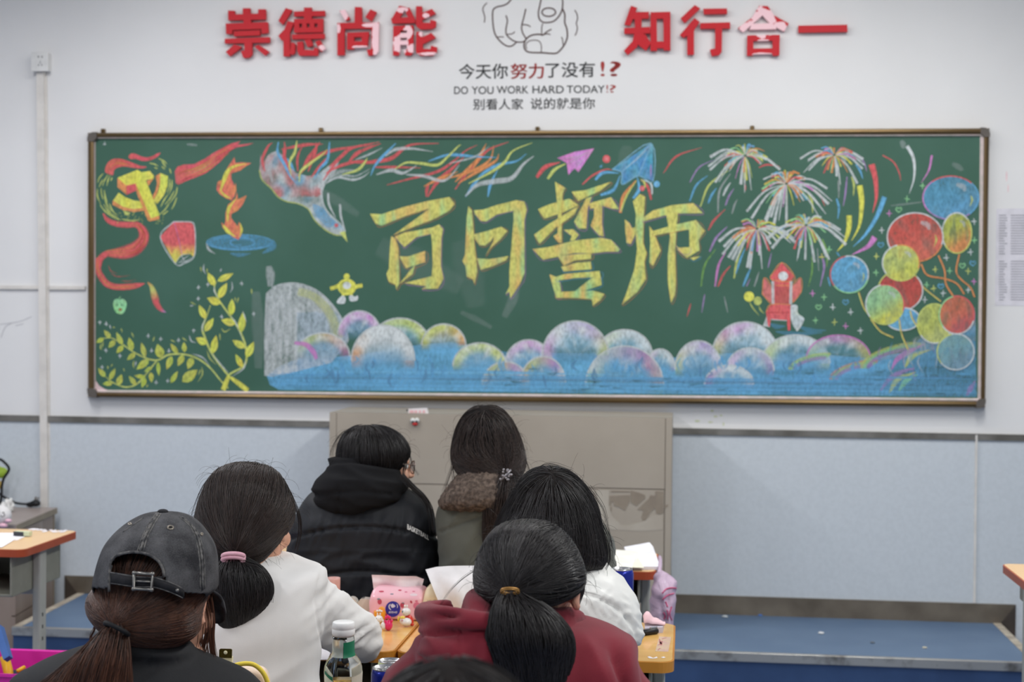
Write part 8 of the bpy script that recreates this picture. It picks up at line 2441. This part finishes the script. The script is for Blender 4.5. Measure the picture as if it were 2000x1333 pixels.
for pts in ([(1293, 1160), (1302, 1151), (1314, 1149), (1321, 1150)], [(1294, 1172), (1303, 1164), (1316, 1160)], [(1296, 1197), (1299, 1204), (1297, 1210)], [(1303, 1192), (1305, 1201), (1304, 1210)], [(1300, 1176), (1304, 1186)], [(1312, 1186), (1308, 1200), (1312, 1212)]):
    P = [hit(bvb, x, y, .0015) for x, y in crom(pts, 5)]; P = [q for q in P if q is not None]
    if len(P) > 2: tube(bm, P, .0022, 6)
world_child(obj('printed_marks', bm, m_bagp), t)
bm = bmesh.new()
tube(bm, [Vector(p) for p in crom([tuple(atD(x, y, dd)) for x, y, dd in ((1287, 1120, 4.42), (1289, 1108, 4.48), (1289.5, 1096, 4.62), (1288.5, 1089, 4.72))], 5)], .006, 8)
world_child(obj('bag_handle', bm, m_bag, None, True), t)

# ---------------------------------------------------------------- drink bottle
m_pet = mat('bottle_clear', rgb(236, 240, 240), .06, trans=1.0, ior=1.2, color2=rgb(230, 236, 236), spec=.5)
m_capw = mat('bottle_cap_white', rgb(234, 234, 232), .4); m_liq = mat('drink_amber', rgb(222, 172, 60), .15, trans=.35, ior=1.33); m_lblc = mat('bottle_label_cream', rgb(226, 228, 204), .5); m_lblg = mat('bottle_label_green', rgb(30, 120, 86), .45); m_lblt = mat('bottle_label_frost', rgb(214, 222, 210), .4, alpha=.55)
DB = 2.65; cb = atD(671, 1226, DB); c = Vector((cb.x, cb.y, ZT)); k = DB / F
def zpx(y): return atD(671, y, DB).z - ZT
t = thing('drink_bottle', 'clear plastic drink bottle with a white cap and green neck label', 'bottle', c)
prof = [(.030, .001), (.0335, .006), (.0340, .05), (.0335, zpx(1333)), (.0343, zpx(1312)), (.0335, zpx(1303)), (.0295, zpx(1291)), (.0240, zpx(1283)), (.0203, zpx(1276)), (.0198, zpx(1265)), (.0198, zpx(1249)), (.0190, zpx(1243)), (.0160, zpx(1240))]
bm = bmesh.new(); lathe(bm, prof, c, 48); world_child(obj('bottle_body', bm, m_pet, None, True), t)
bm = bmesh.new(); lathe(bm, [(.0180, zpx(1243)), (.0205, zpx(1238)), (.0205, zpx(1230)), (.0200, zpx(1229)), (.0200, zpx(1227)), (.0206, zpx(1226)), (.0196, zpx(1216)), (.0180, zpx(1214.8)), (.004, zpx(1214.6))], c, 48)
world_child(obj('bottle_cap', bm, m_capw, None, True), t)
bm = bmesh.new(); lathe(bm, [(.028, .004), (.0315, .010), (.0318, zpx(1329)), (.002, zpx(1328.6))], c, 40); world_child(obj('drink', bm, m_liq, None, True), t)
base_a = math.atan2(CPOS.y - c.y, CPOS.x - c.x)
def wrap(nm, a0, a1, zf0, zf1, m, off=.0004, n=14):
    """label patch on the bottle; angles seen from the camera axis, + to the right; zf are px rows or functions of u"""
    bm = bmesh.new(); cols = []
    def rad(z):
        for (r0, z0), (r1, z1) in zip(prof, prof[1:]):
            if z0 <= z <= z1: return r0 + (r1 - r0) * (z - z0) / (z1 - z0)
        return .034
    for i in range(n + 1):
        u = i / n; a = base_a + a0 + (a1 - a0) * u
        y0 = zf0(u) if callable(zf0) else zf0; y1 = zf1(u) if callable(zf1) else zf1
        col = []
        for j in range(7):
            z = zpx(y0 + (y1 - y0) * j / 6); r = rad(z) + off
            col.append(bm.verts.new(c + Vector((r * math.cos(a), r * math.sin(a), z))))
        cols.append(col)
    for i in range(n):
        for j in range(6): bm.faces.new((cols[i][j], cols[i + 1][j], cols[i + 1][j + 1], cols[i][j + 1]))
    o = obj(nm, bm, m, None, True); world_child(o, t); return o
wrap('neck_label_frosted', -1.3, -.02, 1281, 1247, m_lblt)
wrap('neck_label_green', 0.0, 1.35, lambda u: 1281.5 - 2.5 * u, lambda u: 1252 - 2.6 * u, m_lblg, .0006)
wrap('body_label_cream', -1.25, -.55, 1420, lambda u: 1298 + 14 * u * u, m_lblc, .0006)
wrap('body_label_band', -1.22, -.56, lambda u: 1312 + 12 * u, lambda u: 1307 + 9 * u, m_lblg, .0010)
wrap('back_label', .45, 1.9, 1420, lambda u: 1300 - 8 * math.sin(u * 2), mat('bottle_label_inner', rgb(214, 206, 186), .6), .0004)

# ---------------------------------------------------------------- yellow pouch by the capped student
m_pch = mat('pouch_yellow', rgb(240, 214, 80), .7); m_pin2 = mat('pouch_lining', rgb(236, 214, 196), .95, bump=.6, bscale=160); m_ivory = mat('tab_ivory', rgb(232, 226, 190), .4); m_goldp = mat('gold_plate', rgb(160, 144, 70), .2, metal=.9)
DP = 2.60
c = atD(478, 1330, DP)
t = thing('pencil_pouch', 'yellow pencil pouch with a fluffy lining and a gold tab', 'pouch', (c.x, c.y, ZT))
hp = atD(478, 1306, DP).z - ZT
rowsP = [(1303, 455, 500, .03), (1306, 440, 515, .05), (1318, 428, 524, .07), (1345, 422, 528, .08), (1420, 418, 532, .085)]
yb = proj(Vector((c.x, c.y, ZT)))[1]
rowsP += [(yb - 12, 418, 532, .085), (yb - 1, 424, 526, .08)]
bm = loft_px(crows(rowsP, 3), DP, 30, 2.6); world_child(obj('pouch_body', bm, m_pin2, None, True), t)
bm = bmesh.new(); tube(bm, [atD(x, y, DP - .03) for x, y in crom([(452, 1303), (465, 1299), (480, 1297), (495, 1299), (508, 1308), (518, 1322), (526, 1345)], 6)], .0042, 8); world_child(obj('zip_edge', bm, m_pch, None, True), t)
bm = bmesh.new(); a, b_ = atD(426, 1286, DP - .02), atD(452, 1312, DP - .02); quad_prism(bm, [atD(x, y, DP - .02) for x, y in ((427, 1285), (453, 1285), (452, 1318), (426, 1318))], FWD, .012); world_child(obj('ivory_tab', bm, m_ivory), t)
bm = bmesh.new(); quad_prism(bm, [atD(x, y, DP - .021) for x, y in ((428, 1270), (430, 1268.5), (451, 1269), (453, 1271), (452.5, 1286), (427.5, 1285.5))], FWD, .004); world_child(obj('gold_plate', bm, m_goldp), t)
bm = ball(bmesh.new(), atD(440.5, 1275.5, DP - .0215), (.0034, .0012, .0034), 12, 8); world_child(obj('plate_hole', bm, m_ivory, None, True), t)
